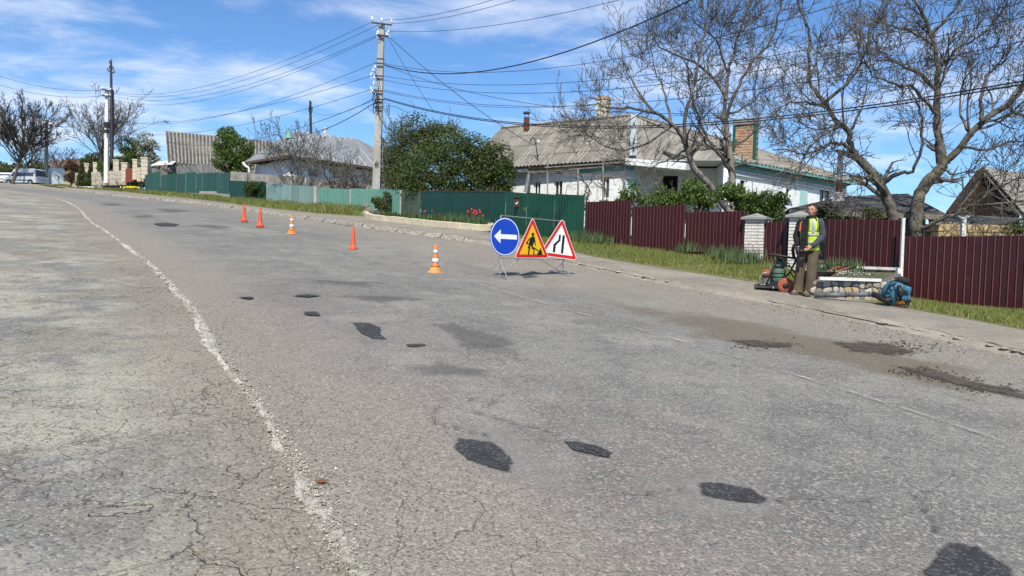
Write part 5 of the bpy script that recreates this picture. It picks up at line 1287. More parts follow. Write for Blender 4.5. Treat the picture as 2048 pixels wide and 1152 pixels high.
# white pole
wpole = thing('utility_pole', 'white painted concrete pole beside the taller black steel pole', 'utility pole', at(214, 366, 80))
a, b = at(213, 366, 80), at(214.5, 182, 80); mb = MB(); mb.beam(a, b, .42, .36, up=(0, 1, 0), w2=.32, h2=.28); piece('pole', mb, WHITEP, wpole)
arm(wpole, at(205, 179, 79.7), at(222, 182, 79.7), .13, (.05, .95)); arm(wpole, at(204, 191, 79.7), at(221, 193, 79.7), .13, (.05, .95))
mb = MB(); mb.box(at(213.5, 250, 79.6), (.45, .35, .6)); mb.box(at(214, 263, 79.6), (.4, .3, .35)); piece('junction_box', mb, BLACKP, wpole)
bp = thing('utility_pole', 'tall slim black steel pole just right of the white concrete pole', 'utility pole', at(222, 360, 82))
mb = MB(); mb.tube([at(223.5, 366, 82), at(223.5, 260, 82), at(222, 124, 82)], [.22, .17, .12], 8); mb.beam(at(225.5, 300, 82.2), at(225.5, 180, 82.2), .2, .15); piece('pole', mb, DSTEEL, bp)
arm(bp, at(215, 141, 82), at(229, 146, 82), .12, (.02, .98), INSB, .1); arm(bp, at(218, 137, 82), at(227, 138, 82), .1, (.1, .9), INSB, .1); arm(bp, at(219, 126, 82), at(223, 122, 82), .1, (.1, .9), INSB, .05)
op = thing('utility_pole', 'short old concrete pole with two crossarms behind the silver minivan', 'utility pole', at(92, 370, 96))
mb = MB(); mb.beam(at(92, 371, 96), at(93.5, 240, 96), .40, .35, up=(0, 1, 0), w2=.28, h2=.25); piece('pole', mb, CONC, op)
arm(op, at(84, 240, 95.6), at(95, 241, 95.6), .12, (.05, .9)); arm(op, at(85, 249, 95.6), at(103, 250, 95.6), .12, (.02, .95)); arm(op, at(81, 263, 95.6), at(101, 265, 95.6), .2, (.02, .5, .95), INSB)
dp = thing('utility_pole', 'dark thin pole top rising behind the metal roof of the low white house', 'utility pole', at(622, 270, 72))
mb = MB(); mb.tube([at(622.5, 300, 72), at(620.5, 202, 72)], [.16, .11], 6); piece('pole', mb, DSTEEL, dp)
arm(dp, at(617, 222, 71.8), at(625, 221, 71.8), .12, (.1, .9), INSB); arm(dp, at(618, 214, 71.8), at(623, 206, 71.8), .1, (.5,), INSB)

# ------------------------------------------------------------------ wires
WIRE = M('wire', (.02, .02, .022), (.03, .03, .032), 3, .5)
def wire(p, q, sag, label, r_=.014, group=None, n=22, ext=0):
    a, b = at(*p), at(*q); pts = []
    for i in range(n+1):
        f = i/n; c = a.lerp(b, f); c.z -= sag*4*f*(1-f); pts.append(c)
    mb = MB(); mb.tube(pts, r_*.82, 4, cap=False); o = mb.build('overhead_wire', WIRE, None); tag(o, label, 'wire', group); return o
gA = 'thin wires from the numbered pole uphill to the left poles'
lA = 'thin black overhead wire sagging from the numbered pole towards the poles far left'
ORD = ['topmost', 'second', 'third', 'fourth', 'fifth', 'sixth', 'lowest']
for k_, (p, q, s) in enumerate((((744, 44, 38.8), (222, 184, 80), 1.5), ((764, 46, 38.9), (221, 186, 80), 1.7), ((755, 70, 38.8), (223, 192, 80), 1.6), ((753, 74, 38.8), (229, 200, 82), 1.7), ((750, 126, 38.8), (228, 240, 82), 1.5),
                 ((748, 150, 38.8), (228, 243, 82), 1.0), ((745, 178, 38.8), (222, 262, 82), 1.2))):
    wire(p, q, s, ORD[k_]+' of the thin wires sagging from the numbered pole to the far left poles', .015, gA)
wire((748, 196, 38.8), (622, 222, 72), .6, 'wire from the numbered pole to the dark pole top above the metal roof', .015)
wire((750, 205, 38.8), (545, 268, 66), .8, 'thick bundled cable from the numbered pole down to the slate barn', .03)
wire((750, 199, 38.8), (332, 283, 76), 1.2, 'long cable from the numbered pole to the left gable of the slate barn', .02)
gB = 'wires from the numbered pole rising out of the photo to the upper right'
lB = 'thin black wire rising from the numbered pole to the upper right edge of the sky'
for k_, (p, q, s) in enumerate((((764, 40, 38.9), (1100, -40, 22), .3), ((784, 47, 38.8), (1180, -50, 21), .3), ((777, 62, 38.8), (1420, -50, 20), .5), ((768, 127, 38.8), (1900, -60, 17), 1.2),
                 ((768, 152, 38.8), (2150, -20, 16), 1.1), ((768, 160, 38.8), (2150, 10, 16), 1.2), ((767, 180, 38.8), (2150, 60, 16), 1.2))):
    wire(p, q, s, ORD[k_]+' of the thin wires leaving the numbered pole to the upper right', .012, gB)
wire((770, 130, 38.8), (1500, -60, 19), 1.3, 'thick black cable climbing from the numbered pole past the treetops', .028)
wire((768, 198, 38.8), (2150, 150, 17), 1.35, 'lower of two thick cables crossing before the slate roof and both walnut trees', .022)
wire((768, 196, 38.8), (2150, 143, 17), 1.35, 'upper of two thick cables crossing before the slate roof and both walnut trees', .022)
wire((776, 75, 38.8), (868, 224, 42), .1, 'steep black wire dropping from the pole top into the leafy tree', .018)
wire((780, 75, 38.8), (1064, 289, 36.6), .3, 'long slanting wire from the pole top to the bent bracket on the slate roof', .018)
wire((768, 130, 38.8), (1480, 225, 25.0), .8, 'thin wire from the numbered pole into the left walnut tree', .012)
wire((768, 183, 38.8), (1206, 206, 38.5), .5, 'thin wire from the numbered pole to the cream chimney', .012)
wire((224, 210, 82), (303, 300, 80), .1, 'short guy wire down from the black steel pole', .03)
gC = 'wires leaving the photo at the far left'
for k_, (p, q, s) in enumerate((((205, 180, 79.7), (-60, 130, 70), .8), ((204, 192, 79.7), (-60, 150, 70), .8), ((212, 245, 79.7), (-60, 190, 75), .8), ((84, 245, 95.6), (-60, 235, 88), .4), ((213, 232, 80), (95, 250, 95.6), .6), ((213, 238, 80), (101, 262, 95.6), .6))):
    wire(p, q, s, ['highest wire from the white pole out of the left edge', 'second wire from the white pole out of the left edge', 'lowest wire from the white pole out of the left edge', 'wire from the old short pole out of the left edge', 'upper wire between the white pole and the old short pole', 'lower wire between the white pole and the old short pole'][k_], .02, gC)
lo_ = MB(); lo_.tube([at(812, 224, 39), at(790, 213, 39), at(779, 212, 39), at(775, 222, 39), at(777, 236, 39), at(781, 243, 39), at(779, 254, 39), at(777, 260, 39)], .012, 4, cap=False); o = lo_.build('hanging_wire', WIRE); tag(o, 'loose curled wire end dangling right of the numbered pole', 'wire')
# ------------------------------------------------------------------ trees
BARK = M('walnut_bark', (.15, .135, .118), (.06, .053, .046), 5, .95, .9, stretch=(1, 1, .3), c3=(.24, .225, .20), s3=9, bscale=9)
BARKP = M('pale_bark', (.29, .265, .23), (.14, .125, .108), 5, .95, .8, stretch=(1, 1, .3), c3=(.12, .11, .09), s3=12, bscale=9)
TWIG = M('twigs', (.15, .135, .118), (.085, .076, .067), 2, .9, .2)
TWIGD = M('dark_twigs', (.105, .088, .074), (.065, .055, .048), 2, .9, .1)
MOSS = M('mossy_bark', (.15, .135, .108), (.055, .048, .040), 5, .95, .9, c3=(.10, .115, .04), s3=4, bscale=9)
def smooth(pts, k=4, jit=0.0, rr=None):
    out = []; n = len(pts)-1
    for i in range(n*k+1):
        p = cat(pts, i/k); 
        if rr and jit and 0 < i: p = p+V(rr.gauss(0, jit), rr.gauss(0, jit), rr.gauss(0, jit))
        out.append(p)
    return out
def rvec(rr):
    return V(rr.gauss(0, 1), rr.gauss(0, 1), rr.gauss(0, 1)).normalized()
def grow(rr, out, parent, prad, level, spec):
    """spec[level] = (count per metre, length lo, hi, angle, up, wander, radius ratio)"""
    if level >= len(spec): return
    dens, lo, hi, ang, upb, wan, rrat = spec[level]
    L = sum((b-a).length for a, b in zip(parent, parent[1:])); n = max(1, int(L*dens+rr.random()))
    m_ = len(parent)-1
    for k in range(n):
        f = rr.uniform(.12 if level else .25, 1.0); i = min(int(f*m_), m_-1); g = f*m_-i
        p = parent[i].lerp(parent[i+1], g); pr = prad[i]*(1-g)+prad[i+1]*g; d = (parent[i+1]-parent[i]).normalized()
        q = rvec(rr); q = (q-d*q.dot(d)).normalized(); a = ang*rr.uniform(.6, 1.3); dr = (d*math.cos(a)+q*math.sin(a)+V(0, 0, upb)).normalized()
        ln = rr.uniform(lo, hi)*(1-.35*f); seg = max(2, int(ln/.28)) if level < len(spec)-1 else 3; seg = min(seg, 7); pts = [p]
        for s_ in range(seg):
            dr = (dr+rvec(rr)*wan+V(0, 0, upb*.35)).normalized(); pts.append(pts[-1]+dr*ln/seg)
        r0 = min(pr*rrat, pr*.9); r0 = max(r0, .0078); r1 = max(.0060, r0*.4); rad = [r0+(r1-r0)*j/seg for j in range(seg+1)]
        out.append((pts, rad)); grow(rr, out, pts, rad, level+1, spec)
def branches(name, lines, mat, parent=None, loc=None, thin=.0):
    vs = []; fs = []
    for pts, rad in lines:
        n = 7 if rad[0] > .05 else (4 if rad[0] > .018 else 3); o = len(vs); k = len(pts); u = V(0, 0, 1)
        for i in range(k):
            t = pts[min(i+1, k-1)]-pts[max(i-1, 0)]; 
            if t.length < 1e-6: t = V(0, 0, 1)
            t.normalize(); r_ = t.cross(u)
            if r_.length < 1e-3: r_ = V(1, 0, 0)
            r_.normalize(); u = r_.cross(t)
            for j in range(n):
                a = 2*math.pi*j/n; q = pts[i]+(r_*math.cos(a)+u*math.sin(a))*max(rad[i], thin); vs.append((q.x, q.y, q.z))
        for i in range(k-1):
            for j in range(n): fs.append((o+i*n+j, o+i*n+(j+1) % n, o+(i+1)*n+(j+1) % n, o+(i+1)*n+j))
    L = loc or V(0, 0, 0); me = bpy.data.meshes.new(name); me.from_pydata([(a-L.x, b-L.y, c-L.z) for a, b, c in vs], [], fs); me.materials.append(mat); me.polygons.foreach_set('use_smooth', [True]*len(fs)); me.update()
    return ob(name, me, parent)
def limb(px_, Y, r0, r1, dy=0.0, rr=None, jit=.02, zoff=None):
    n = len(px_)-1; pts = smooth([at(x, y, Y+dy*i/n) for i, (x, y) in enumerate(px_)], 4, jit, rr); k = len(pts)-1
    return pts, [.87*(r0+(r1-r0)*(i/k)**.8)*(1+(rr.uniform(-.06, .06) if rr else 0)) for i in range(k+1)]
WSPEC = [(2.9, .9, 2.4, .85, .10, .30, .42), (4.2, .5, 1.3, .85, .10, .36, .55), (4.9, .25, .65, .8, .16, .36, .65), (4.0, .12, .28, .8, .30, .3, .8)]
def walnut(label, base, trunks, limbs, bark, twig, seed, spec, root_name='walnut_tree'):
    t = thing(root_name, label, 'tree', base, None); rr = random.Random(seed)
    tl = [limb(*a, rr=rr, jit=.012) for a in trunks]; o = branches('trunk', tl, bark, t, base)
    ll = [limb(*a, rr=rr, jit=.022) for a in limbs]; branches('limbs', ll, BARK if bark is BARKP else bark, t, base)
    out = []
    for pts, rad in tl[:]:
        k = len(pts)//2; grow(rr, out, pts[k:], rad[k:], 1, spec)
    for pts, rad in ll: grow(rr, out, pts, rad, 0, spec)
    stuff(branches('twigs', out, twig, t, base)); return t, len(out)
Y1 = 24.5; b1 = at(1462, 470, Y1)
t1_, n1_ = walnut('bare walnut tree with one pale upright trunk and one trunk leaning left over the porch', b1,
    [([(1470, 470), (1466, 420), (1464, 370), (1463, 330), (1457, 290), (1450, 240)], Y1, .17, .105, 0), ([(1478, 470), (1455, 420), (1420, 372), (1388, 335), (1372, 290)], Y1, .155, .11, -.6)],
    [([(1450, 240), (1450, 190), (1460, 130), (1478, 70), (1498, 10), (1510, -60)], Y1, .085, .02, .5),
     ([(1450, 245), (1470, 185), (1500, 130), (1540, 80), (1560, 20), (1570, -40)], Y1, .07, .02, -1.5),
     ([(1453, 200), (1422, 150), (1372, 118), (1318, 92), (1290, 40)], Y1, .07, .015, 1.2),
     ([(1458, 150), (1430, 80), (1385, 40), (1345, -5)], Y1+.2, .055, .015, -1.2),
     ([(1463, 330), (1425, 290), (1400, 245), (1385, 195), (1375, 150)], Y1, .08, .02, 1.5),
     ([(1460, 345), (1440, 312), (1405, 275), (1380, 235)], Y1, .07, .02, -1.2),
     ([(1372, 290), (1352, 256), (1318, 232), (1268, 218), (1225, 216), (1190, 208)], Y1-.6, .10, .018, -.8),
     ([(1368, 280), (1372, 225), (1388, 165), (1402, 100), (1410, 40), (1400, -30)], Y1-.6, .08, .02, -.5),
     ([(1310, 228), (1275, 180), (1250, 135), (1242, 80)], Y1-.9, .055, .012, .5),
     ([(1345, 250), (1300, 282), (1245, 300), (1200, 285), (1165, 262)], Y1-.7, .05, .012, -1.0),
     ([(1372, 300), (1330, 322), (1290, 338), (1255, 325)], Y1-.6, .045, .01, -1.2),
     ([(1340, 250), (1330, 190), (1310, 140), (1300, 90)], Y1-.6, .06, .012, 1.0),
     ([(1463, 300), (1500, 270), (1530, 250), (1560, 215)], Y1, .05, .012, -1.0),
     ([(1452, 230), (1490, 215), (1530, 180), (1565, 160)], Y1, .05, .012, 1.2),
     ([(1500, 10), (1530, -30), (1560, -70)], Y1+.4, .04, .01, 0), ([(1405, 110), (1440, 60), (1450, 0)], Y1-.8, .04, .01, .7)], BARKP, TWIG, 11, WSPEC)
Y2 = 19.3; b2 = at(1812, 500, Y2)
t2_, n2_ = walnut('huge bare walnut tree with a V-shaped mossy double trunk rising behind the red fences', b2,
    [([(1795, 520), (1788, 460), (1783, 420), (1772, 394), (1748, 350), (1711, 312)], Y2-.2, .19, .12, 0), ([(1835, 520), (1832, 460), (1834, 425), (1838, 394), (1857, 361), (1884, 333), (1878, 292)], Y2, .23, .15, .3)],
    [([(1711, 312), (1700, 288), (1698, 262), (1672, 242), (1655, 214), (1622, 170), (1617, 122), (1622, 70), (1600, 20), (1590, -50)], Y2-.2, .105, .02, -.5),
     ([(1705, 305), (1690, 292), (1668, 285), (1644, 296), (1609, 308), (1580, 302), (1545, 298)], Y2-.2, .07, .015, -1.4),
     ([(1762, 370), (1793, 348), (1826, 341), (1841, 297), (1845, 243), (1835, 205), (1815, 170)], Y2-.2, .07, .015, -1.3),
     ([(1878, 292), (1876, 208), (1874, 139), (1862, 69), (1838, 17), (1805, -50)], Y2+.3, .125, .025, 0),
     ([(1884, 330), (1925, 288), (1967, 243), (2019, 208), (2052, 167), (2115, 105)], Y2+.3, .12, .05, -1),
     ([(1876, 150), (1895, 120), (1914, 97), (1960, 70), (2001, 22), (2040, -40)], Y2+.3, .06, .015, -.8),
     ([(1838, 462), (1874, 442), (1918, 424), (1952, 410), (1998, 407), (2060, 398), (2120, 380)], Y2-.1, .075, .025, -1.5),
     ([(1950, 412), (1975, 385), (2010, 372), (2060, 350)], Y2-.9, .05, .012, -.3),
     ([(1874, 180), (1840, 150), (1800, 130), (1760, 100), (1740, 60)], Y2+.3, .07, .015, 1.0),
     ([(1876, 230), (1830, 180), (1790, 168), (1745, 150), (1720, 110)], Y2+.3, .06, .012, -1.3),
     ([(1866, 90), (1820, 60), (1775, 50), (1740, 10)], Y2+.3, .06, .015, .6),
     ([(1650, 205), (1690, 170), (1720, 130), (1735, 85)], Y2-.4, .06, .015, -.8),
     ([(1700, 262), (1725, 215), (1735, 170), (1765, 135)], Y2-.3, .05, .012, 1.0),
     ([(1658, 215), (1610, 205), (1570, 210), (1540, 235)], Y2-.3, .045, .012, 1.2),
     ([(1967, 243), (1960, 200), (1975, 150), (2010, 120), (2030, 80)], Y2-.2, .07, .015, .8),
     ([(2019, 208), (2040, 230), (2075, 235), (2120, 225)], Y2-.6, .06, .015, -.3),
     ([(1925, 290), (1965, 300), (2010, 290), (2060, 280)], Y2, .05, .012, -1.4),
     ([(1862, 69), (1900, 30), (1930, -20)], Y2+.3, .06, .015, 0), ([(1940, 265), (1920, 215), (1925, 170), (1950, 130)], Y2, .05, .012, 1.3),
     ([(1748, 350), (1720, 355), (1690, 345), (1660, 350)], Y2-.2, .04, .01, -.9), ([(1884, 335), (1910, 350), (1935, 345), (1950, 365)], Y2, .04, .01, -1.0)], MOSS, TWIG, 23, WSPEC)
print('twigs', n1_, n2_)
def generic_tree(name, label, px_, py_, Y, h, spread, seed, mat, spec, trunk_r=.12, ntr=1, group=None, nl=8, leanx=0, rootless=False):
    base = at(px_, py_, Y); t = thing(name, label, 'tree' if h > 2.5 else 'shrub', base, group); rr = random.Random(seed); tl = []; ll = []
    for k in range(ntr):
        d = V(rr.gauss(leanx, .12 if ntr == 1 else .4), rr.gauss(0, .12 if ntr == 1 else .3), 1).normalized(); pts = [base+V(rr.gauss(0, .08), rr.gauss(0, .08), -.2)]
        hh = h*(.38 if ntr == 1 else .3)
        for s_ in range(4): d = (d+rvec(rr)*.12).normalized(); pts.append(pts[-1]+d*hh/4)
        rad = [trunk_r*(1-.12*i) for i in range(5)]; tl.append((pts, rad))
        for j in range(max(2, nl//ntr)):
            a = rr.uniform(0, 6.28); s0 = rr.uniform(.55, 1); i = min(3, int(s0*4)); p = pts[i].lerp(pts[i+1], s0*4-i if i < 4 else 1)
            dr = V(math.cos(a)*spread, math.sin(a)*spread, rr.uniform(.5, 1.1)*h*.5).normalized(); L_ = rr.uniform(.5, .75)*h*.8; q = [p]
            for s_ in range(6): dr = (dr+rvec(rr)*.2+V(0, 0, .05)).normalized(); q.append(q[-1]+dr*L_/6)
            ll.append((q, [rad[-1]*.7*(1-.14*i) for i in range(7)]))
    branches('trunk', tl, mat[0], t, base); out = list(ll)
    for pts, rad in ll: grow(rr, out, pts, rad, 0, spec)
    stuff(branches('branches', out, mat[1], t, base, thin=mat[2])); return t, out
SP2 = [(1.3, .8, 2.0, .7, .12, .28, .5), (1.8, .5, 1.1, .7, .15, .3, .6), (2.2, .25, .6, .7, .2, .3, .7)]
generic_tree('bare_tree', 'bare grey tree spreading behind the white concrete pole', 200, 366, 88, 13.5, 6.0, 15, (BARK, TWIG, .016), [(1.8, .8, 2.2, .7, .15, .28, .5), (2.4, .5, 1.2, .7, .15, .3, .6), (2.4, .25, .6, .7, .2, .3, .7)], .18, nl=30, leanx=.0)
generic_tree('bare_tree', 'dense dark bare tree at the far left edge, over the minivan', 22, 366, 92, 13.0, 4.5, 8, (TWIGD, TWIGD, .022), [(2.4, .8, 2.0, .6, .2, .28, .5), (3.0, .5, 1.1, .6, .2, .3, .6), (2.6, .25, .6, .7, .2, .3, .7)], .2, nl=34, leanx=-.03)
generic_tree('bare_tree', 'second dark bare tree, smaller, between the minivan and the old pole', 62, 366, 110, 8.0, 3.5, 81, (TWIGD, TWIGD, .022), SP2, .25, nl=14)
generic_tree('bare_tree', 'low reddish bare tree behind the white metal kiosk', 118, 362, 112, 7.5, 4.0, 9, (TWIGD, M('reddish_twigs', (.12, .075, .065), (.08, .05, .045)), .02), SP2, .16, nl=14)
LEAFLET = leafmat('young_leaves', [(.07, .10, .03), (.12, .15, .05), (.17, .19, .08)], .35)
LEAFD = leafmat('dark_green_leaves', [(.018, .040, .008), (.040, .075, .014), (.075, .11, .022), (.125, .14, .040), (.03, .052, .012)], .3)
LEAFG = leafmat('green_leaves', [(.03, .065, .012), (.06, .115, .02), (.10, .16, .035), (.15, .19, .05)], .32)
LEAFY = leafmat('light_green_leaves', [(.07, .12, .02), (.12, .19, .035), (.19, .25, .06)], .35)
LEAFT = leafmat('olive_leaves', [(.035, .05, .015), (.075, .085, .03), (.14, .11, .05), (.05, .07, .02)], .25)
BLOS = leafmat('blossom', [(.55, .55, .48), (.45, .48, .35), (.30, .34, .2)], .3)
def cloud(name, ells, n, size, mat, parent, loc, seed, shell=.55, gap=.35, gs=1.6, flat=.0):
    """leaves spread through ellipsoids; ells = (centre, radii)"""
    rs = np.random.RandomState(seed); vol = np.array([r_[0]*r_[1]*r_[2] for c, r_ in ells])**.8; vol /= vol.sum()
    pick = rs.choice(len(ells), n*3, p=vol); C_ = np.array([tuple(c) for c, r_ in ells])[pick]; R__ = np.array([tuple(r_) for c, r_ in ells])[pick]
    d = rs.normal(size=(n*3, 3)); d /= np.linalg.norm(d, axis=1)[:, None]; rad = shell+(1-shell)*rs.rand(n*3)**.7; rad *= 1+rs.normal(0, .07, n*3)
    inner = rs.rand(n*3) < .18; rad[inner] *= rs.rand(inner.sum()); P_ = C_+d*R__*rad[:, None]
    g = np.sin(P_[:, 0]*gs*2.1+np.sin(P_[:, 2]*gs*1.7)*1.5)*np.sin(P_[:, 1]*gs*1.9+1.3)+np.sin(P_[:, 2]*gs*2.6+np.sin(P_[:, 0]*gs*1.3)*2)*.8+rs.normal(0, .25, n*3)
    P_ = P_[g > -1.2+gap*1.6][:n]; m_ = len(P_)
    a = rs.normal(size=(m_, 3)); a[:, 2] *= 1-flat; a /= np.linalg.norm(a, axis=1)[:, None]; b = rs.normal(size=(m_, 3)); b -= a*(a*b).sum(1)[:, None]; b /= np.linalg.norm(b, axis=1)[:, None]
    c = np.cross(a, b); s_ = (size*rs.uniform(.6, 1.35, m_))[:, None]; L = np.array(tuple(loc)); P_ = P_-L
    vs = np.stack([P_-b*s_*.5, P_+a*s_*.3*0+c*s_*.32, P_+b*s_*.5, P_-c*s_*.32], 1).reshape(-1, 3)
    me = bpy.data.meshes.new(name); me.vertices.add(len(vs)); me.vertices.foreach_set('co', vs.ravel()); me.loops.add(m_*4); me.loops.foreach_set('vertex_index', np.arange(m_*4)); me.polygons.add(m_); me.polygons.foreach_set('loop_start', np.arange(m_)*4); me.polygons.foreach_set('loop_total', np.full(m_, 4)); me.materials.append(mat); me.update(calc_edges=True); me.validate()
    return ob(name, me, parent)
def E_(x, y, Y, rx, ry=None, rz=None): ry = ry or rx; return (at(x, y, Y), (rx, ry, rz or rx))
def pxr(px_, Y): return px_/FPX*Y
def bush(name, label, catg, base, ells, n, size, mats, seed, stems=6, gap=.35, group=None, shell=.55, stem_h=None, gs=1.6, cname='crown'):
    t = thing(name, label, catg, base, group); rr = random.Random(seed)
    if stems:
        sl = []
        for k in range(stems):
            c, r_ = rr.choice(ells); tgt = c+V(rr.uniform(-.5, .5)*r_[0], rr.uniform(-.5, .5)*r_[1], rr.uniform(-.2, .7)*r_[2]); pts = [base+V(rr.gauss(0, .12), rr.gauss(0, .12), -.15)]; 
            for i in range(1, 6): pts.append(base.lerp(tgt, i/5)+V(rr.gauss(0, .07), rr.gauss(0, .07), 0))
            sl.append((pts, [.05, .045, .035, .03, .02, .012]))
        ex = []
        for p, q in sl: grow(rr, ex, p[2:], q[2:], 1, [(0,)*7, (1.6, .4, 1.0, .8, .1, .3, .6), (1.5, .2, .5, .8, .1, .3, .6)])
        branches('stems', sl+ex, BARK, t, base, thin=.008)
    if not isinstance(mats, list): mats = [(mats, 1.0)]
    for i, (m_, fr_) in enumerate(mats): stuff(cloud(cname, ells, int(n*fr_), size, m_, t, base, seed+i*7, gap=gap, shell=shell, gs=gs))
    return t
# big dark bush between green fence and house
YB = 35.0
bush('bush', 'large rounded dark green bush behind the dark green fence, left of the slate roof', 'bush', at(890, 430, YB), [E_(900, 340, YB, 2.3, 1.8, 1.7), E_(960, 350, YB-.3, 1.7, 1.4, 1.6), E_(845, 350, YB+1.6, 1.5, 1.3, 1.4), E_(925, 300, YB+.2, 1.5, 1.3, .9), E_(990, 320, YB-.4, 1.0, 1.0, .9), E_(880, 388, YB+.4, 1.7, 1.2, .8), E_(965, 385, YB-.2, 1.5, 1.0, .8), E_(805, 372, YB+3, 1.0, .9, .9), E_(1010, 350, YB-.3, .6, .6, .9)], 40000, .10, [(LEAFD, .6), (LEAFG, .25), (LEAFT, .15)], 41, gap=.3, stems=14, gs=2.3)
generic_tree('tree', 'airy young-leaved tree rising behind the large dark bush', 828, 400, 38.5, 6.0, 2.3, 44, (BARK, TWIG, .010), SP2, .12, nl=10)
t = COL.objects['tree'] if 'tree' in COL.objects else None
stuff(cloud('leaves', [E_(830, 262, 38.5, 1.4, 1.2, 1.0), E_(800, 300, 38.5, 1.0, 1, 1.2), E_(865, 268, 38.5, 1.0, .9, .7), E_(790, 340, 38.3, .8, .8, 1.0), E_(900, 262, 38.4, .9, .8, .5), E_(850, 300, 38.5, 1.5, 1, 1.0)], 15000, .10, LEAFLET, t, at(828, 400, 38.5), 45, gap=.3, shell=.1))
bush('shrub', 'brownish leafed shrub hugging the right side of the numbered pole top of the fence', 'shrub', at(790, 425, 38.5), [E_(785, 320, 39.2, .6, .5, .9), E_(792, 352, 39.2, .75, .6, .8)], 3800, .09, [(LEAFT, 1)], 46, gap=.3, stems=4)
# green tree before the slate barn
bush('tree', 'bushy light green chestnut tree in front of the slate barn', 'tree', at(466, 385, 62), [E_(465, 300, 62, 1.21, 1.0, 1.47), E_(455, 272, 62, 0.84, .8, 0.84), E_(480, 320, 61.8, 1.16, 1, 1.05), E_(445, 318, 61.8, 0.95, .9, 0.95), E_(492, 295, 62, 0.68, .7, 0.84), E_(470, 335, 61.7, 1.26, .9, 0.63), E_(440, 290, 61.9, 0.63, .6, 0.73)], 9500, .17, [(LEAFG, .7), (LEAFY, .3)], 50, gap=.4, stems=7)
# bare shrubs by the low white house
for x, y, Y, h, s_, lb in ((588, 385, 46.5, 6.3, 60, 'tall many-stemmed shrub with opening buds before the low white house'), (676, 395, 44, 4.2, 61, 'thin bare shrub behind the bright teal fence'), (718, 395, 43, 2.9, 62, 'low twiggy shrub just left of the numbered pole')):
    tr_, out = generic_tree('shrub', lb, x, y, Y, h, 3.0, s_, (BARK, TWIG, .010), [(2.0, .5, 1.3, .6, .15, .25, .5), (2.6, .3, .8, .6, .15, .3, .6), (2.4, .15, .35, .6, .2, .3, .7)], .05, ntr=7, nl=38)
    tr_['category'] = 'shrub'
    tips = [o_[0][-1] for o_ in out[::2]]; rr = random.Random(s_); rr.shuffle(tips); tips = tips[:1600]
    b_s = at(x, y, Y); vs = []; fs = []
    for p in tips:
        for _ in range(2):
            a = rvec(rr)*.05; c = rvec(rr)*.03; q = p-b_s; o_ = len(vs); vs += [tuple(q-a), tuple(q+c), tuple(q+a), tuple(q-c)]; fs.append((o_, o_+1, o_+2, o_+3))
    me = bpy.data.meshes.new('buds'); me.from_pydata(vs, [], fs); me.materials.append(LEAFLET); me.update(); stuff(ob('buds', me, tr_))
# lilacs before the right house
YL = 21.5
for i, (x, lb, el, n) in enumerate((
    (1285, 'left light green lilac bush peeping over the first step of the red fence', [(1262, 385, .38), (1290, 395, .36), (1318, 382, .33), (1345, 398, .36), (1250, 405, .3), (1330, 410, .4)], 3300),
    (1390, 'middle light green lilac bush under the leaning walnut trunk', [(1385, 378, .42), (1370, 400, .4), (1410, 400, .42), (1355, 408, .3), (1395, 420, .4)], 3300),
    (1490, 'tallest dark green bush behind the red fence, left of the brick pillar', [(1455, 390, .42), (1480, 400, .5), (1510, 385, .45), (1525, 405, .42), (1545, 425, .38), (1500, 425, .5), (1440, 415, .4), (1560, 400, .28)], 6500))):
    el_ = [E_(a, b, YL+(.8 if i < 2 else -1.6), pxr(58, 1*0+YL)*r_*1.15, pxr(58, YL)*r_, pxr(58, YL)*r_) for a, b, r_ in el]
    bush('lilac_bush', lb, 'bush', at(x, 500, YL+(.8 if i < 2 else -1.6)), el_, n, .085, [(LEAFG, .3), (LEAFY, .7)] if i < 2 else [(LEAFG, .7), (LEAFY, .3)], 70+i, gap=.5, stems=8, shell=.35)
# vines on the pergola
vn = thing('vine', 'bare twisted grape vine hanging from the pergola over the end of the green gate', 'vine', at(1170, 480, 24)); rr = random.Random(12); out = []
for pts, Y, r0 in (([(1172, 485), (1170, 460), (1172, 430), (1165, 400), (1172, 375), (1160, 350)], 24.0, .04), ([(1165, 485), (1162, 455), (1168, 425), (1176, 400), (1180, 370), (1190, 352)], 23.9, .03), ([(1166, 352), (1130, 345), (1090, 342), (1050, 346)], 31, .03), ([(1170, 350), (1200, 345), (1230, 346), (1262, 350)], 31, .03),
                     ([(1175, 400), (1178, 380), (1165, 362), (1140, 352)], 30, .04), ([(1215, 405), (1208, 380), (1195, 360), (1180, 350)], 30, .03), ([(1060, 395), (1058, 370), (1070, 350)], 34, .02), ([(1130, 395), (1135, 370), (1150, 350)], 31, .02)):
    l_, r_ = limb(pts, Y, r0, r0*.5, 0, rr=rr, jit=.04); out.append((l_, r_)); grow(rr, out, l_, r_, 0, [(3.2, .3, .9, .9, -.05, .45, .4), (3, .15, .5, .9, -.1, .4, .6), (2, .1, .25, .9, 0, .4, .7)])
stuff(branches('canes', out, TWIG, vn, at(1170, 480, 24), thin=.007))
# creepers and plants under the garage eaves
bush('ivy', 'dark creeper hanging under the garage eaves right of the man', 'plant', at(1690, 470, 18.6), [E_(1665, 428, 18.6, .35, .2, .22), E_(1700, 424, 18.6, .4, .2, .2), E_(1740, 430, 18.8, .35, .2, .18), E_(1650, 418, 18.6, .22, .2, .15)], 2600, .06, [(LEAFD, .5), (LEAFT, .5)], 91, gap=.3, stems=5, group=None)
bush('shrub', 'sparse shrub in front of the yellow stone wall at the right edge', 'shrub', at(2030, 480, 17.5), [E_(2030, 462, 17.5, .3, .25, .18), E_(2060, 455, 17.5, .4, .25, .25)], 1300, .05, [(LEAFT, .6), (LEAFG, .4)], 92, stems=4)
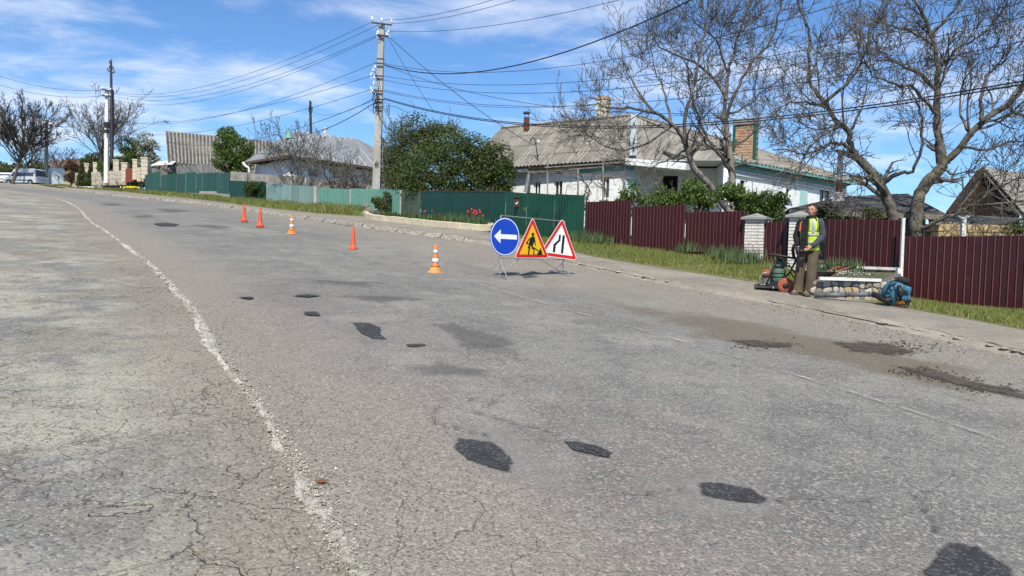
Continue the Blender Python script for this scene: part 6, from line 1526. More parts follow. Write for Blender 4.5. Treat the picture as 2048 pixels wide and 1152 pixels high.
# shrubs on the verge
bush('shrub', 'dark round shrub against the dark green fence panel up the road', 'shrub', at(516, 405, 49.5), [E_(516, 386, 49.0, .85, .5, .6), E_(503, 377, 49.0, .55, .4, .5), E_(528, 378, 48.6, .5, .4, .5)], 5200, .10, [(LEAFD, .7), (LEAFT, .3)], 93, stems=5)
bush('rose_bush', 'bushy plant growing at the foot of the numbered pole', 'bush', at(762, 428, 36.5), [E_(765, 408, 36.6, .42, .35, .45), E_(752, 398, 36.5, .25, .25, .3), E_(773, 395, 36.6, .25, .25, .3)], 2600, .08, [(LEAFG, .6), (LEAFT, .4)], 94, stems=5)
# far left greenery
def px_bush(name, label, x, yb, yt, Y, wpx, n, size, mats, seed, catg='bush', **k):
    h = (yb-yt)/FPX*Y; r_ = wpx/2/FPX*Y; b = at(x, yb, Y); el = []
    rr = random.Random(seed)
    for i in range(5): el.append((b+V(rr.uniform(-.35, .35)*r_, rr.uniform(-.3, .3)*r_, h*(.3+.16*i*.9)), (r_*rr.uniform(.55, .85), r_*.6, h*.25)))
    return bush(name, label, catg, b, el, n, size, mats, seed, **k)
def thuja(x, yb, yt, Y, wpx, label, seed, mats):
    h = (yb-yt)/FPX*Y; r_ = wpx/2/FPX*Y; b = at(x, yb, Y); el = [(b+V(0, 0, h*(.1+.2*i)), (r_*(1-.17*i), r_*(1-.17*i), h*.17)) for i in range(5)]
    return bush('thuja', label, 'tree', b, el, 3200, .16, mats, seed, stems=1, gap=.0)
thuja(163, 371, 320, 84.5, 22, 'brownish green cone-shaped thuja, left and larger of the pair', 101, [(LEAFT, .8), (LEAFD, .2)])
thuja(179, 370, 335, 84, 15, 'dark slim thuja, right and smaller of the pair', 102, [(LEAFD, 1)])
px_bush('bush', 'bright leafy bush in front of the cream garden wall, below the white pole', 217, 374, 328, 81, 44, 4200, .18, [(LEAFG, .6), (LEAFY, .4)], 103, stems=4)
px_bush('tree', 'light green tree right of the white and black poles', 262, 366, 285, 88, 60, 6500, .2, [(LEAFY, .6), (LEAFG, .4)], 104, 'tree', stems=7, gap=.45)
px_bush('tree', 'white blossoming tree left of the slate barn gable', 296, 362, 275, 82, 55, 5200, .17, [(BLOS, .5), (LEAFT, .5)], 105, 'tree', stems=8, gap=.5)
px_bush('tree', 'dark green tree behind the white pole and the bare crown', 190, 366, 312, 100, 80, 6000, .25, [(LEAFD, .7), (LEAFT, .3)], 106, 'tree', stems=5, gap=.4)
px_bush('shrub', 'reddish shrub left of the thujas, beside the white kiosk', 143, 370, 322, 92, 34, 3000, .17, [(leafmat('red_leaves', [(.09, .04, .03), (.14, .07, .05), (.06, .05, .02)]), 1)], 107, 'shrub', stems=7, gap=.5)
px_bush('bush', 'green bush behind the silver minivan by the old pole', 70, 366, 330, 106, 60, 4500, .22, [(LEAFT, .6), (LEAFD, .4)], 108, stems=4, gap=.3)
px_bush('hedge', 'yellow-green hedge at the far left edge beyond the white car', 5, 364, 335, 104, 70, 4200, .22, [(LEAFG, .5), (LEAFT, .5)], 109, 'hedge', stems=4, gap=.3)
px_bush('bush', 'olive bush behind the cream wall and the rusty gate', 240, 362, 318, 86, 60, 4200, .2, [(LEAFT, .5), (LEAFG, .5)], 110, stems=4, gap=.3)
# distant wooded skyline on the far left, one mass
fw = []
rr = random.Random(77)
for i in range(26): 
    x = -60+i*19; Y = 150+rr.uniform(-8, 8); b = at(x, 352+rr.uniform(-4, 3), Y); fw.append((b, (rr.uniform(3, 5), 3, rr.uniform(2.2, 3.6))))
wd = cloud('distant_wood', fw, 26000, .5, LEAFT, None, V(0, 0, 0), 120, gap=.15); tag(wd, 'distant olive-brown belt of trees along the skyline up the road', 'trees', kind='stuff')

# ------------------------------------------------------------------ verge plants
g_ = blades('grass', 52000, fgrass([(1.0, 2.6, .25, 1.0, .6, 1), (2.6, 4.6, .05, 1.0, 1.0, 1.0), (2.6, 4.6, .05, 1.0, 1.0, 1.0), (2.6, 4.2, .3, 1.0, 1.2, 1.0)]), .03, .12, .008, GRASS, 1); tag(g_, 'short yellow-green grass on the bank below the red fences', 'grass', kind='stuff')
g_ = blades('grass', 22000, fgrass([(-.2, 1.4, .05, 1.0, .7, 1.0), (.0, 2.2, .05, 1, .8, 1.0)]), .03, .12, .008, GRASS, 2); tag(g_, 'green grass strip under the nearest red fence', 'grass', kind='stuff')
g_ = blades('grass', 20000, fgrass([(6.2, 7.8, .05, .9, 1.2, 1), (7.6, 9.2, .2, .9, 1.1, 1.0)]), .08, .30, .02, GRASS, 3, lean=.6); tag(g_, 'long grass on the verge below the teal and blue fences', 'grass', kind='stuff')
g_ = blades('grass', 7000, fgrass([(9.2, 11.5, .1, .9, 1.2, 1)]), .08, .25, .035, GRASS, 4, lean=.6); tag(g_, 'weeds on the verge under the stepped green fence and pillars', 'grass', kind='stuff')
def tuft(label, catg, name, base, n, h, sp_, w, mat, seed, group=None, flower=None):
    rr = random.Random(seed)
    def f(r2): return V(r2.gauss(0, sp_), r2.gauss(0, sp_*.7), 0), 1.0
    t = thing(name, label, catg, base, group); o = blades('leaves', n, f, h*.5, h, w, mat, seed, t, lean=.28); stuff(o)
    if flower:
        mt_, k, s_ = flower; mb = MB(); sm_ = MB()
        for i in range(k):
            p = V(rr.gauss(0, sp_*1.1), rr.gauss(0, sp_*.8), h*rr.uniform(.75, 1.15)); p.x *= .6; mb.sphere(p, s_*rr.uniform(.7, 1.1), 0, 6, 4, (1, 1, 1.2)); sm_.tube([V(p.x, p.y, 0), p], .005, 3)
        stuff(mb.build('flowers', mt_, t)); stuff(sm_.build('stems', GR2, t))
    return t
IRIS = leafmat('iris_leaves', [(.06, .10, .04), (.10, .15, .06), (.15, .19, .09)], .25)
REDF = M('red_tulip', (.60, .02, .03), (.5, .015, .03), 4, .5); PINKF = M('pink_flower', (.60, .22, .30), (.55, .15, .22), 4, .5); YELF = M('yellow_flower', (.75, .62, .03), (.7, .55, .02), 4, .5); WHF = M('white_flower', (.8, .8, .76), (.7, .7, .66), 4, .5)
def bp_(x, y, Y): return at(x, y, Y)
tuft('clump of grey-green tulip leaves with bright red tulips, right end of the flower bed', 'tulips', 'tulip_clump', at(946, 456, 28.0), 260, .60, .28, .018, IRIS, 1, None, (REDF, 14, .045))
tuft('green clump with three small red blooms in the middle of the flower bed', 'tulips', 'tulip_clump', at(858, 446, 31.5), 200, .48, .28, .018, IRIS, 2, None, (REDF, 4, .04))
tuft('pointed iris clump in the flower bed between the red blooms', 'iris', 'iris_clump', at(902, 450, 29.8), 240, .62, .35, .02, IRIS, 3)
tuft('iris clump at the left end of the flower bed by the pole', 'iris', 'iris_clump', at(755, 436, 35.2), 200, .5, .3, .02, IRIS, 4)
bush('bedding_plants', 'low dark leafy plants filling the right half of the flower bed', 'plants', at(900, 456, 29.5), [E_(905, 449, 29.7, .9, .5, .22), E_(870, 446, 30.8, .8, .5, .24), E_(940, 452, 28.6, .5, .4, .2), E_(885, 440, 31.5, .9, .5, .2)], 7000, .06, [(LEAFD, .6), (LEAFG, .4)], 131, stems=0, gap=.1, shell=.2, cname='foliage')
bush('bedding_plants', 'low dark leafy plants filling the left half of the flower bed', 'plants', at(800, 446, 33.5), [E_(805, 437, 33.8, 1.0, .5, .24), E_(835, 440, 32.6, .8, .5, .24), E_(780, 434, 35.0, .7, .5, .24)], 6500, .07, [(LEAFD, .6), (LEAFG, .4)], 132, stems=0, gap=.1, shell=.2, cname='foliage')
# pile of stones at the pole
rp = thing('rock_pile', 'pile of rough grey and pale stones at the foot of the numbered pole', 'stones', at(745, 434, 36)); rr = random.Random(6)
rkm = [rockmesh('stone', STN[i], 400+i, .7) for i in range(4)]
for x, y, s_ in ((728, 431, .55), (737, 422, .5), (748, 424, .5), (741, 431, .45), (756, 430, .45), (733, 413, .35), (768, 432, .4), (720, 434, .3)):
    o = ob('stone', rkm[rr.choice((1, 2, 2, 3))], rp); o.location = at(x, y, 36.0)-rp.location; o.scale = (s_, s_, s_*.9); o.rotation_euler = (rr.uniform(0, 1), rr.uniform(0, 1), rr.uniform(0, 6))
rp2 = thing('rock_pile', 'small heap of rubble in the grass before the concrete fence post', 'stones', at(640, 415, 41.5))
for x, y, s_ in ((636, 411, .35), (645, 412, .4), (652, 413, .3), (641, 406, .25)):
    o = ob('stone', rkm[rr.choice((1, 2, 3))], rp2); o.location = at(x, y, 41.5)-rp2.location; o.scale = (s_, s_, s_*.8); o.rotation_euler = (rr.uniform(0, 1), 0, rr.uniform(0, 6))
# irises along the red fence (clumps)
for i, (x, y, Y, h, fl) in enumerate(((1475, 521, 17.6, .42, None), (1500, 524, 17.2, .40, (PINKF, 3, .028)), (1440, 512, 18.2, .36, None), (1385, 502, 19.2, .30, None), (1185, 482, 22.2, .38, None), (1215, 486, 21.8, .34, None), (1155, 480, 22.8, .36, None))):
    lb = ['pointed iris leaves along the fence left of the first brick pillar', 'iris clump with pink blooms touching the first brick pillar', 'iris clump two steps left of the brick pillar, against the red fence', 'low iris clump under the middle step of the red fence', 'tall grass clump where the green gate meets the red fence', 'second grass clump under the first step of the red fence', 'grass clump right of the narrowing road sign, below the green gate'][i]
    tuft(lb, 'plant', 'iris_clump', at(x, y, Y), 150, h, .22, .013, IRIS, 20+i, None, fl)
# plants of the raised stone bed
tuft('large pale spiky iris leaves above the stone bed, right of the man', 'iris', 'iris_clump', at(1690, 542, 15.9), 130, .36, .22, .022, IRIS, 40)
tuft('spiky iris leaves nearest the man in the raised stone bed', 'iris', 'iris_clump', at(1655, 545, 16.1), 90, .34, .16, .020, IRIS, 41)
bush('white_flowers', 'cushion of tiny white flowers spilling over the raised stone bed', 'flowers', at(1690, 552, 15.4), [E_(1670, 549, 15.5, .32, .25, .10), E_(1705, 549, 15.2, .36, .25, .10), E_(1740, 553, 14.9, .25, .2, .07), E_(1650, 553, 15.5, .2, .2, .08)], 3800, .022, [(WHF, .35), (LEAFT, .35), (GR2, .3)], 133, stems=0, gap=.0, shell=.2, cname='cushion')
tuft('weeds growing at the foot of the stone bed beside the grey tube', 'weeds', 'weed_clump', at(1745, 600, 13.9), 220, .26, .16, .009, GR2, 42)
tuft('weeds at the foot of the stone bed behind the man', 'weeds', 'weed_clump', at(1660, 592, 14.4), 90, .16, .14, .007, GR2, 43)
tuft('bright yellow flowers on the verge far up the road below the cream pillars', 'flowers', 'flower_clump', at(262, 381, 74), 90, .3, .5, .03, GR2, 44, None, (YELF, 40, .10))
tuft('dry pale stalks in the corner between the first pillar and the narrow gate', 'plant', 'dry_stalks', at(1545, 552, 16.4), 70, .55, .15, .006, M('straw', (.35, .27, .15), (.25, .19, .1)), 45)

# ------------------------------------------------------------------ vehicles far left
def van(label, base, rz, paint, L=4.4, Wd=1.8, Hh=1.82, group=None, name='minivan', catg='van'):
    t = thing(name, label, catg, base, group, rz); hw = Wd/2
    prof = [(-L/2, .32), (-L/2-.02, .95), (-L/2+.10, 1.15), (-L/2+.28, Hh-.12), (-L/2+.5, Hh), (L/2-1.75, Hh), (L/2-1.45, Hh-.08), (L/2-.85, 1.12), (L/2-.12, .88), (L/2, .62), (L/2, .32)]
    ins = [(1, 1, .97, .82, .78, .78, .80, .93, .95, 1, 1)[i] for i in range(len(prof))]
    mb = MB(); n = len(prof); vs = [(x, -hw*k, z) for (x, z), k in zip(prof, ins)]+[(x, hw*k, z) for (x, z), k in zip(prof, ins)]
    fs = [(i, i+1, n+i+1, n+i) for i in range(n-1)]+[(n-1, 0, n, 2*n-1)]
    # side: fan split so the greenhouse tumbles home
    lo_i = [0, 1, 2, 7, 8, 9, 10]; fs += [tuple(lo_i), tuple(n+i for i in reversed(lo_i)), (2, 3, 4, 5, 6, 7), tuple(n+i for i in (7, 6, 5, 4, 3, 2))]
    mb.add(vs, fs); body = mb.build('body', paint, t); fixn(body)
    for s_ in (-1, 1):
        def sd(x, z): return V(x, s_*(hw*(1-(z-1.1)*.27)+.012), z)
        for x0, x1, x2, x3 in ((-L/2+.36, -L/2+.5, -.45, -.45), (-.38, -.38, .55, .55), (.62, .62, L/2-1.55, L/2-1.08)):
            g = MB(); ps = [sd(x0, 1.14), sd(x3, 1.14), sd(x2, Hh-.2), sd(x1, Hh-.2)]; g.slab(ps, .02, dirv=(0, -s_, 0)); g.build('side_window', GLASS, t)
        m2 = MB(); m2.box((L/2-.95, s_*(hw+.08), 1.16), (.12, .2, .16)); m2.build('mirror', paint, t)
        m2 = MB(); m2.box((L/2-.12, s_*(hw-.28), .82), (.24, .36, .18)); m2.build('headlight', M_LAMP, t)
        m2 = MB(); m2.box((-L/2+.04, s_*(hw-.1), 1.2), (.07, .10, .32)); m2.build('tail_light', SRED, t)
        m2 = MB(); m2.box((.0, s_*(hw+.008), .62), (L*.55, .03, .10)); m2.build('side_strip', BLACKP, t)
        for x in (-L/2+.8, L/2-.85):
            rm = Matrix.Rotation(math.radians(90), 3, 'X'); m2 = MB(); m2.lathe([(.14, -.10), (.31, -.11), (.33, -.06), (.33, .06), (.31, .11), (.14, .10)], (x, s_*(hw-.08), .33), 20, mx=rm); w = m2.build('wheel', RUBBER, t, True)
            m2 = MB(); m2.lathe([(.03, s_*-.0-.125), (.19, -.115), (.20, .115), (.03, .125)], (x, s_*(hw-.08), .33), 14, mx=rm); m2.build('rim', STEEL, w)
            m2 = MB(); m2.lathe([(.39, -.03), (.39, .0)], (x, s_*(hw+.0), .36), 20, mx=rm); m2.build('wheel_arch', BLACKP, t)
    g = MB(); k1, k2 = .93, .80; g.add([(L/2-.86, -hw*.88, 1.16), (L/2-.86, hw*.88, 1.16), (L/2-1.42, hw*.74, Hh-.12), (L/2-1.42, -hw*.74, Hh-.12)], [(0, 1, 2, 3)]); o = g.build('windscreen', GLASS, t); o.location = (.02, 0, .02)
    g = MB(); g.add([(-L/2+.09, -hw*.8, 1.2), (-L/2+.09, hw*.8, 1.2), (-L/2+.27, hw*.74, Hh-.16), (-L/2+.27, -hw*.74, Hh-.16)], [(0, 3, 2, 1)]); o = g.build('rear_window', GLASS, t); o.location = (-.02, 0, 0)
    for x in (-L/2-.02, L/2+.02): m2 = MB(); m2.box((x, 0, .45), (.12, Wd*.96, .26)); m2.build('bumper', paint if x < 0 else BLACKP, t)
    m2 = MB(); m2.box((L/2+.08, 0, .5), (.01, .5, .11)); m2.build('number_plate', SWH, t)
    return t
M_LAMP = M('lamp_glass', (.5, .52, .55), (.45, .47, .5), 3, .15, spec=.7)
SILV = M('silver_paint', (.56, .57, .59), (.52, .53, .55), 1, .35, metal=.2, spec=.5); CARW = M('car_white', (.72, .73, .74), (.66, .67, .68), 1, .3, spec=.5)
b = at(52, 371.5, 95); van('silver minivan parked at the far left under the dark bare tree', b, math.radians(168), SILV, L=4.9, Wd=2.0, Hh=2.1)
b = at(14, 368.5, 101); van('white car mostly hidden behind the silver minivan at the left edge', b, math.radians(172), CARW, L=4.1, Hh=1.5, name='parked_car', catg='car')

# little debris on the foreground
tn = tag(blades('grass', 70, lambda r2: (G(400+r2.gauss(0, 14), 1105+r2.gauss(0, 6)), 1), .01, .035, .0025, M('dry_grass', (.22, .20, .11), (.14, .13, .07)), 88, lean=1.2), 'tiny tuft of dry grass in a crack of the forecourt', 'grass', kind='stuff')
for i, (x, y) in enumerate(((690, 1140), (640, 965))):
    tag(blades('grass', 60, lambda r2: (G(x+r2.gauss(0, 14), y+r2.gauss(0, 8)), 1), .01, .035, .003, GR2, 89+i, lean=1.0), ['weed tuft on the broken kerb at the bottom edge', 'weed tuft on the broken kerb beside the brown leaf'][i], 'grass', kind='stuff')
# ------------------------------------------------------------------ the man
SKIN = M('skin', (.46, .25, .175), (.38, .19, .13), 9, .55, .05); HAIR = M('hair', (.035, .024, .018), (.02, .015, .012), 40, .8, .5)
JACK = M('grey_jacket', (.058, .062, .074), (.038, .041, .05), 6, .9, .5, bscale=12); BLKC = M('black_cloth', (.010, .010, .011), (.016, .016, .017), 6, .95, .4)
TROU = M('brown_trousers', (.125, .092, .060), (.082, .060, .040), 4, .92, .7, stretch=(1, 1, .5), bscale=7); SHOE = M('dusty_shoe', (.09, .07, .05), (.14, .115, .085), 9, .9, .3)
VEST = M('hi_vis_yellow', (.50, .66, .045), (.42, .56, .035), 5, .6, .3, bscale=9); TAPE = M('grey_tape', (.36, .38, .38), (.28, .30, .30), 8, .4)
MPOS = G(1612, 591, .085); print('man', MPOS)
man = thing('person', 'standing man in a yellow high-visibility vest, grey jacket and brown trousers on the pavement', 'person', MPOS, None, -math.atan2(MPOS.x, MPOS.y))
man.scale = (.965,)*3
def skin_obj(name, nodes, edges, root, mats, parent, sub=2):
    me = bpy.data.meshes.new(name); me.from_pydata([n[0] for n in nodes], edges, []); o = bpy.data.objects.new(name, me); COL.objects.link(o)
    md = o.modifiers.new('s', 'SKIN'); md.use_smooth_shade = True; md.branch_smoothing = .6; sv = me.skin_vertices[0].data
    for i, n in enumerate(nodes):
        r = n[1]; sv[i].radius = (r, r) if isinstance(r, (int, float)) else r; sv[i].use_root = (i == root)
    s2 = o.modifiers.new('d', 'SUBSURF'); s2.levels = s2.render_levels = sub
    bpy.context.view_layer.update(); dg = bpy.context.evaluated_depsgraph_get(); m2 = bpy.data.meshes.new_from_object(o.evaluated_get(dg)); bpy.data.objects.remove(o); m2.name = name
    m2.materials.clear()
    m2.materials.append(mats); m2.polygons.foreach_set('use_smooth', [True]*len(m2.polygons)); return ob(name, m2, parent)
# joints, x to the right of the picture, y away from the camera, z up
nodes = []; edges = []
def nd(p, r, par=None):
    nodes.append((p, r)); i = len(nodes)-1
    if par is not None: edges.append((par, i))
    return i
pel = nd((.01, .0, .93), .12); ab = nd((.01, .0, 1.08), .115, pel); chx = nd((.01, .01, 1.26), .135, ab); nk = nd((.025, .0, 1.44), .055, chx); nk2 = nd((.025, -.015, 1.50), .05, nk)
hips = {}
for s_, (hx, kx, ax, hy, ky, ay) in {'L': (.09, .075, .065, -.03, -.06, -.04), 'R': (-.075, -.12, -.145, .04, .02, .06)}.items():
    h = nd((hx, hy, .86), .085, pel); k = nd((kx, ky, .48), .055, h); a = nd((ax, ay, .10), .04, k); f_ = nd((ax-.09, ay-.10, .045), .035, a)
shl = nd((.175, -.06, 1.385), .058, chx); ell = nd((.235, -.06, 1.11), .043, shl); wrl = nd((.05, -.22, .915), .028, ell)
shr = nd((-.14, .07, 1.385), .058, chx); elr = nd((-.215, .02, 1.11), .043, shr); wrr = nd((-.17, -.13, .90), .028, elr)
def hand(w, d, side, thumbdir):
    """palm plus five bent fingers; d hand direction"""
    P_ = Vector(nodes[w][0]); d = Vector(d).normalized(); s = Vector(side).normalized(); n = d.cross(s)
    pm = nd(tuple(P_+d*.045), .026, w); 
    for i, (o_, L_) in enumerate(((-.03, .062), (-.010, .072), (.010, .068), (.030, .055))):
        b = nd(tuple(P_+d*.085+s*o_), .0115, pm); c = nd(tuple(P_+d*(.085+L_*.5)+s*o_+n*.012), .0095, b); nd(tuple(P_+d*(.085+L_*.72)+s*o_+n*.038), .0085, c)
    b = nd(tuple(P_+d*.035+s*thumbdir*.032+n*.006), .012, pm); c = nd(tuple(P_+d*.065+s*thumbdir*.048+n*.020), .0105, b); nd(tuple(P_+d*.09+s*thumbdir*.045+n*.038), .009, c)
hand(wrl, (-.75, -.2, -.62), (.3, -.6, -.35), -1)
hand(wrr, (.10, -.25, -1), (.9, .2, 0), 1)
body = skin_obj('body', nodes, edges, pel, SKIN, man)
# head: one sculpted surface with brow, nose, mouth, chin, ears, joined onto the neck
import bmesh
def head(parent, c, yaw, mat):
    bm = bmesh.new(); bmesh.ops.create_uvsphere(bm, u_segments=32, v_segments=24, radius=1)
    for v in bm.verts:
        x, y, z = v.co; fr = max(0, -y)
        w = .076*(1-.22*max(0, -z)**1.3); d = .096; h = .122
        X, Y_, Z = x*w, y*d, z*h
        if z < -.2: Y_ -= .012*(-z)*fr; X *= 1-.12*(-z-.2)
        jaw = math.exp(-((z+.85)/.25)**2)*fr; Y_ -= .012*jaw
        Y_ -= .022*math.exp(-(x/.16)**2)*math.exp(-((z+.16)/.20)**2)*(fr > 0)*fr         # nose
        Y_ -= .006*math.exp(-(x/.13)**2)*math.exp(-((z+.28)/.08)**2)*fr
        Y_ -= .006*math.exp(-((z-.20)/.09)**2)*fr*(1 if abs(x) < .75 else 0)              # brow
        for sx in (-1, 1): Y_ += .011*math.exp(-((x-sx*.36)/.17)**2)*math.exp(-((z-.06)/.09)**2)*fr  # eye sockets
        Y_ += .004*math.exp(-(x/.3)**2)*math.exp(-((z+.50)/.035)**2)*fr                  # mouth line
        Y_ -= .005*math.exp(-(x/.28)**2)*(math.exp(-((z+.44)/.05)**2)+math.exp(-((z+.57)/.05)**2))*fr
        v.co = (X, Y_, Z)
    me = bpy.data.meshes.new('head'); bm.to_mesh(me); bm.free(); me.materials.append(mat); me.polygons.foreach_set('use_smooth', [True]*len(me.polygons)); return me
hc = Vector((.03, -.03, 1.595)); hm = head(man, hc, 0, SKIN); ho = ob('head', hm, None)
# merge head and ears into the body's mesh so that the body is one surface
bm = bmesh.new(); bm.from_mesh(body.data); R_h = Matrix.Translation(hc) @ Matrix.Rotation(math.radians(-14), 4, 'Z') @ Matrix.Rotation(math.radians(3), 4, 'X')
hm.transform(R_h); bm.from_mesh(hm)
em = MB()
for s_ in (-1, 1): em.sphere((s_*.078, .008, -.005), .03, 0, 8, 6, (.35, .6, 1.0))
eo = em.build('ear', SKIN); eo.data.transform(R_h); bm.from_mesh(eo.data); bpy.data.objects.remove(eo); bm.to_mesh(body.data); bm.free(); bpy.data.objects.remove(ho)
body.data.polygons.foreach_set('use_smooth', [True]*len(body.data.polygons))
rm_ = bpy.data.objects.new('r', body.data.copy())
mdr = body.modifiers.new('r', 'REMESH'); mdr.mode = 'VOXEL'; mdr.voxel_size = .0055; mdr.use_smooth_shade = True
bpy.data.objects.remove(rm_)
def fm(p): return R_h @ Vector(p)
mb = MB()
for s_ in (-1, 1): mb.sphere(fm((s_*.028, -.078, .008)), .0085, 0, 8, 6, (1.3, .6, .6))
mb.build('eyes', M('eye', (.03, .025, .02), (.05, .045, .04), 9, .3), man)
mb = MB(); mb.tube([fm((-.045, -.086, .026)), fm((-.028, -.094, .031)), fm((-.013, -.095, .027))], .005, 5); mb.tube([fm((.045, -.086, .026)), fm((.028, -.094, .031)), fm((.013, -.095, .027))], .005, 5); mb.build('eyebrows', HAIR, man)
mb = MB(); mb.tube([fm((-.023, -.094, -.062)), fm((0, -.101, -.060)), fm((.023, -.094, -.062))], .0045, 5); mb.build('mouth', M('lips', (.30, .12, .10), (.25, .10, .08)), man)
bm = bmesh.new(); bmesh.ops.create_uvsphere(bm, u_segments=28, v_segments=20, radius=1); rr = random.Random(4)
for v in list(bm.verts):
    x, y, z = v.co; v.co = (x*.081*(1+rr.uniform(-.02, .03)), y*.101+.008, z*.127+.004+rr.uniform(-.002, .003))
kill = [v for v in bm.verts if (v.co.y < -.025 and v.co.z < .078) or (v.co.y < .02 and v.co.z < .0) or v.co.z < -.055]
bmesh.ops.delete(bm, geom=kill, context='VERTS'); me = bpy.data.meshes.new('hair'); bm.to_mesh(me); bm.free(); me.transform(R_h); me.materials.append(HAIR); ho_ = ob('hair', me, man); sl_ = ho_.modifiers.new('s', 'SOLIDIFY'); sl_.thickness = .006; sl_.offset = 0
# clothes: lofted elliptical sections
def loftc(name, secs, mat, n=24, open_=True, wr=.0, seed=1, close=True, solid=.008):
    """secs: (centre, rx, ry, yaw, tilt vec) horizontal-ish ellipses"""
    rr = random.Random(seed); vs = []; fs = []
    ss = []
    for (a, b) in zip(secs, secs[1:]):
        for k in range(4):
            f = k/4; ss.append(tuple([Vector(a[0]).lerp(Vector(b[0]), f)]+[a[i]+(b[i]-a[i])*f for i in (1, 2, 3)]))
    ss.append((Vector(secs[-1][0]),)+tuple(secs[-1][1:4])); m_ = len(ss)
    for i, (c, rx, ry, yw) in enumerate(ss):
        d = (ss[min(i+1, m_-1)][0]-ss[max(i-1, 0)][0]).normalized(); ref = Vector((math.cos(yw), math.sin(yw), 0)); e2 = d.cross(ref).normalized(); e1_ = e2.cross(d)
        for j in range(n):
            a = 2*math.pi*j/n; k = 1+wr*(math.sin(a*3+i*.9+seed)*.5+math.sin(a*5-i*.6)*.35+rr.uniform(-.3, .3)); q = c+e1_*math.cos(a)*rx*k+e2*math.sin(a)*ry*k; vs.append(tuple(q))
    for i in range(m_-1):
        for j in range(n): fs.append((i*n+j, i*n+(j+1) % n, (i+1)*n+(j+1) % n, (i+1)*n+j))
    me = bpy.data.meshes.new(name); me.from_pydata(vs, [], fs); me.materials.append(mat); me.polygons.foreach_set('use_smooth', [True]*len(fs)); me.update(); o = ob(name, me, man)
    if solid: s_ = o.modifiers.new('s', 'SOLIDIFY'); s_.thickness = solid; s_.offset = 0
    return fixn(o)
YW = math.radians(-28)
loftc('jacket', [((.012, .0, .80), .175, .125, YW), ((.012, 0, .95), .172, .128, YW), ((.012, 0, 1.12), .170, .125, YW), ((.012, .005, 1.27), .190, .128, YW), ((.015, .005, 1.38), .178, .112, YW), ((.02, 0, 1.435), .115, .085, YW), ((.022, -.005, 1.475), .070, .068, YW)], JACK, wr=.035, seed=3)
loftc('sleeve', [((.150, -.05, 1.41), .062, .070, 0), ((.185, -.06, 1.36), .072, .074, 0), ((.215, -.062, 1.24), .066, .066, 0), ((.238, -.065, 1.12), .062, .064, 0), ((.195, -.105, 1.05), .058, .060, 0), ((.115, -.17, .965), .047, .048, 0), ((.055, -.215, .92), .040, .040, 0)], JACK, 18, wr=.06, seed=5)
loftc('sleeve', [((-.12, .06, 1.41), .062, .070, 0), ((-.15, .065, 1.36), .070, .072, 0), ((-.185, .045, 1.24), .064, .064, 0), ((-.215, .02, 1.12), .060, .060, 0), ((-.205, -.04, 1.02), .054, .054, 0), ((-.175, -.12, .915), .041, .041, 0)], BLKC, 18, wr=.06, seed=6)
loftc('trouser_leg', [((.085, -.02, .93), .098, .105, 0), ((.090, -.03, .80), .100, .108, 0), ((.080, -.045, .62), .090, .094, 0), ((.075, -.055, .46), .088, .090, 0), ((.07, -.05, .25), .090, .088, 0), ((.066, -.045, .12), .098, .096, 0), ((.066, -.05, .045), .102, .104, 0)], TROU, 20, wr=.06, seed=8)
loftc('trouser_leg', [((-.065, .03, .93), .095, .105, 0), ((-.080, .035, .80), .098, .105, 0), ((-.105, .03, .62), .086, .092, 0), ((-.122, .02, .46), .084, .088, 0), ((-.135, .04, .25), .086, .086, 0), ((-.143, .055, .12), .094, .092, 0), ((-.145, .055, .05), .098, .098, 0)], TROU, 20, wr=.06, seed=9)
loftc('trouser_seat', [((.01, 0, .80), .150, .118, YW), ((.01, 0, .90), .160, .122, YW), ((.01, 0, .97), .155, .118, YW)], TROU, wr=.02)
# vest: front open, follows the torso a centimetre proud; yellow panels with grey tape
def vest(name, a0, a1, z0, z1, mat, pr=.0, cut=None):
    """angular span a0..a1 (degrees, 0 = picture right, -90 = towards camera)"""
    secs = [(.80, .186, .136), (.95, .184, .139), (1.12, .183, .137), (1.27, .203, .140), (1.36, .190, .128), (1.40, .150, .112), (1.445, .11, .088)]
    def sec(z):
        for (za, ra, sa), (zb, rb, sb) in zip(secs, secs[1:]):
            if z <= zb: f = (z-za)/(zb-za); return ra+(rb-ra)*f+pr, sa+(sb-sa)*f+pr
        return secs[-1][1]+pr, secs[-1][2]+pr
    nz, na = max(2, int((z1-z0)/.03)), max(3, int(abs(a1-a0)/9)); vs = []; fs = []; cy, sy = math.cos(YW), math.sin(YW)
    for i in range(nz+1):
        z = z0+(z1-z0)*i/nz; rx, ry = sec(z)
        for j in range(na+1):
            a = math.radians(a0+(a1-a0)*j/na); k = 1+.018*math.sin(a*4+z*22); x, y = math.cos(a)*rx*k, math.sin(a)*ry*k; vs.append((.013+x*cy-y*sy, .002+x*sy+y*cy, z))
    for i in range(nz):
        for j in range(na): fs.append((i*(na+1)+j, i*(na+1)+j+1, (i+1)*(na+1)+j+1, (i+1)*(na+1)+j))
    me = bpy.data.meshes.new(name); me.from_pydata(vs, [], fs); me.materials.append(mat); me.polygons.foreach_set('use_smooth', [True]*len(fs)); me.update(); o = ob(name, me, man); s_ = o.modifiers.new('s', 'SOLIDIFY'); s_.thickness = .005; s_.offset = 1 if pr > .001 else 0; return o
vest('vest', -78, 150, .845, 1.19, VEST); vest('vest', -75, -22, 1.19, 1.44, VEST); vest('vest', 30, 150, 1.19, 1.44, VEST); vest('vest', 195, 232, .86, 1.44, VEST); vest('vest', 150, 195, .85, 1.19, VEST)
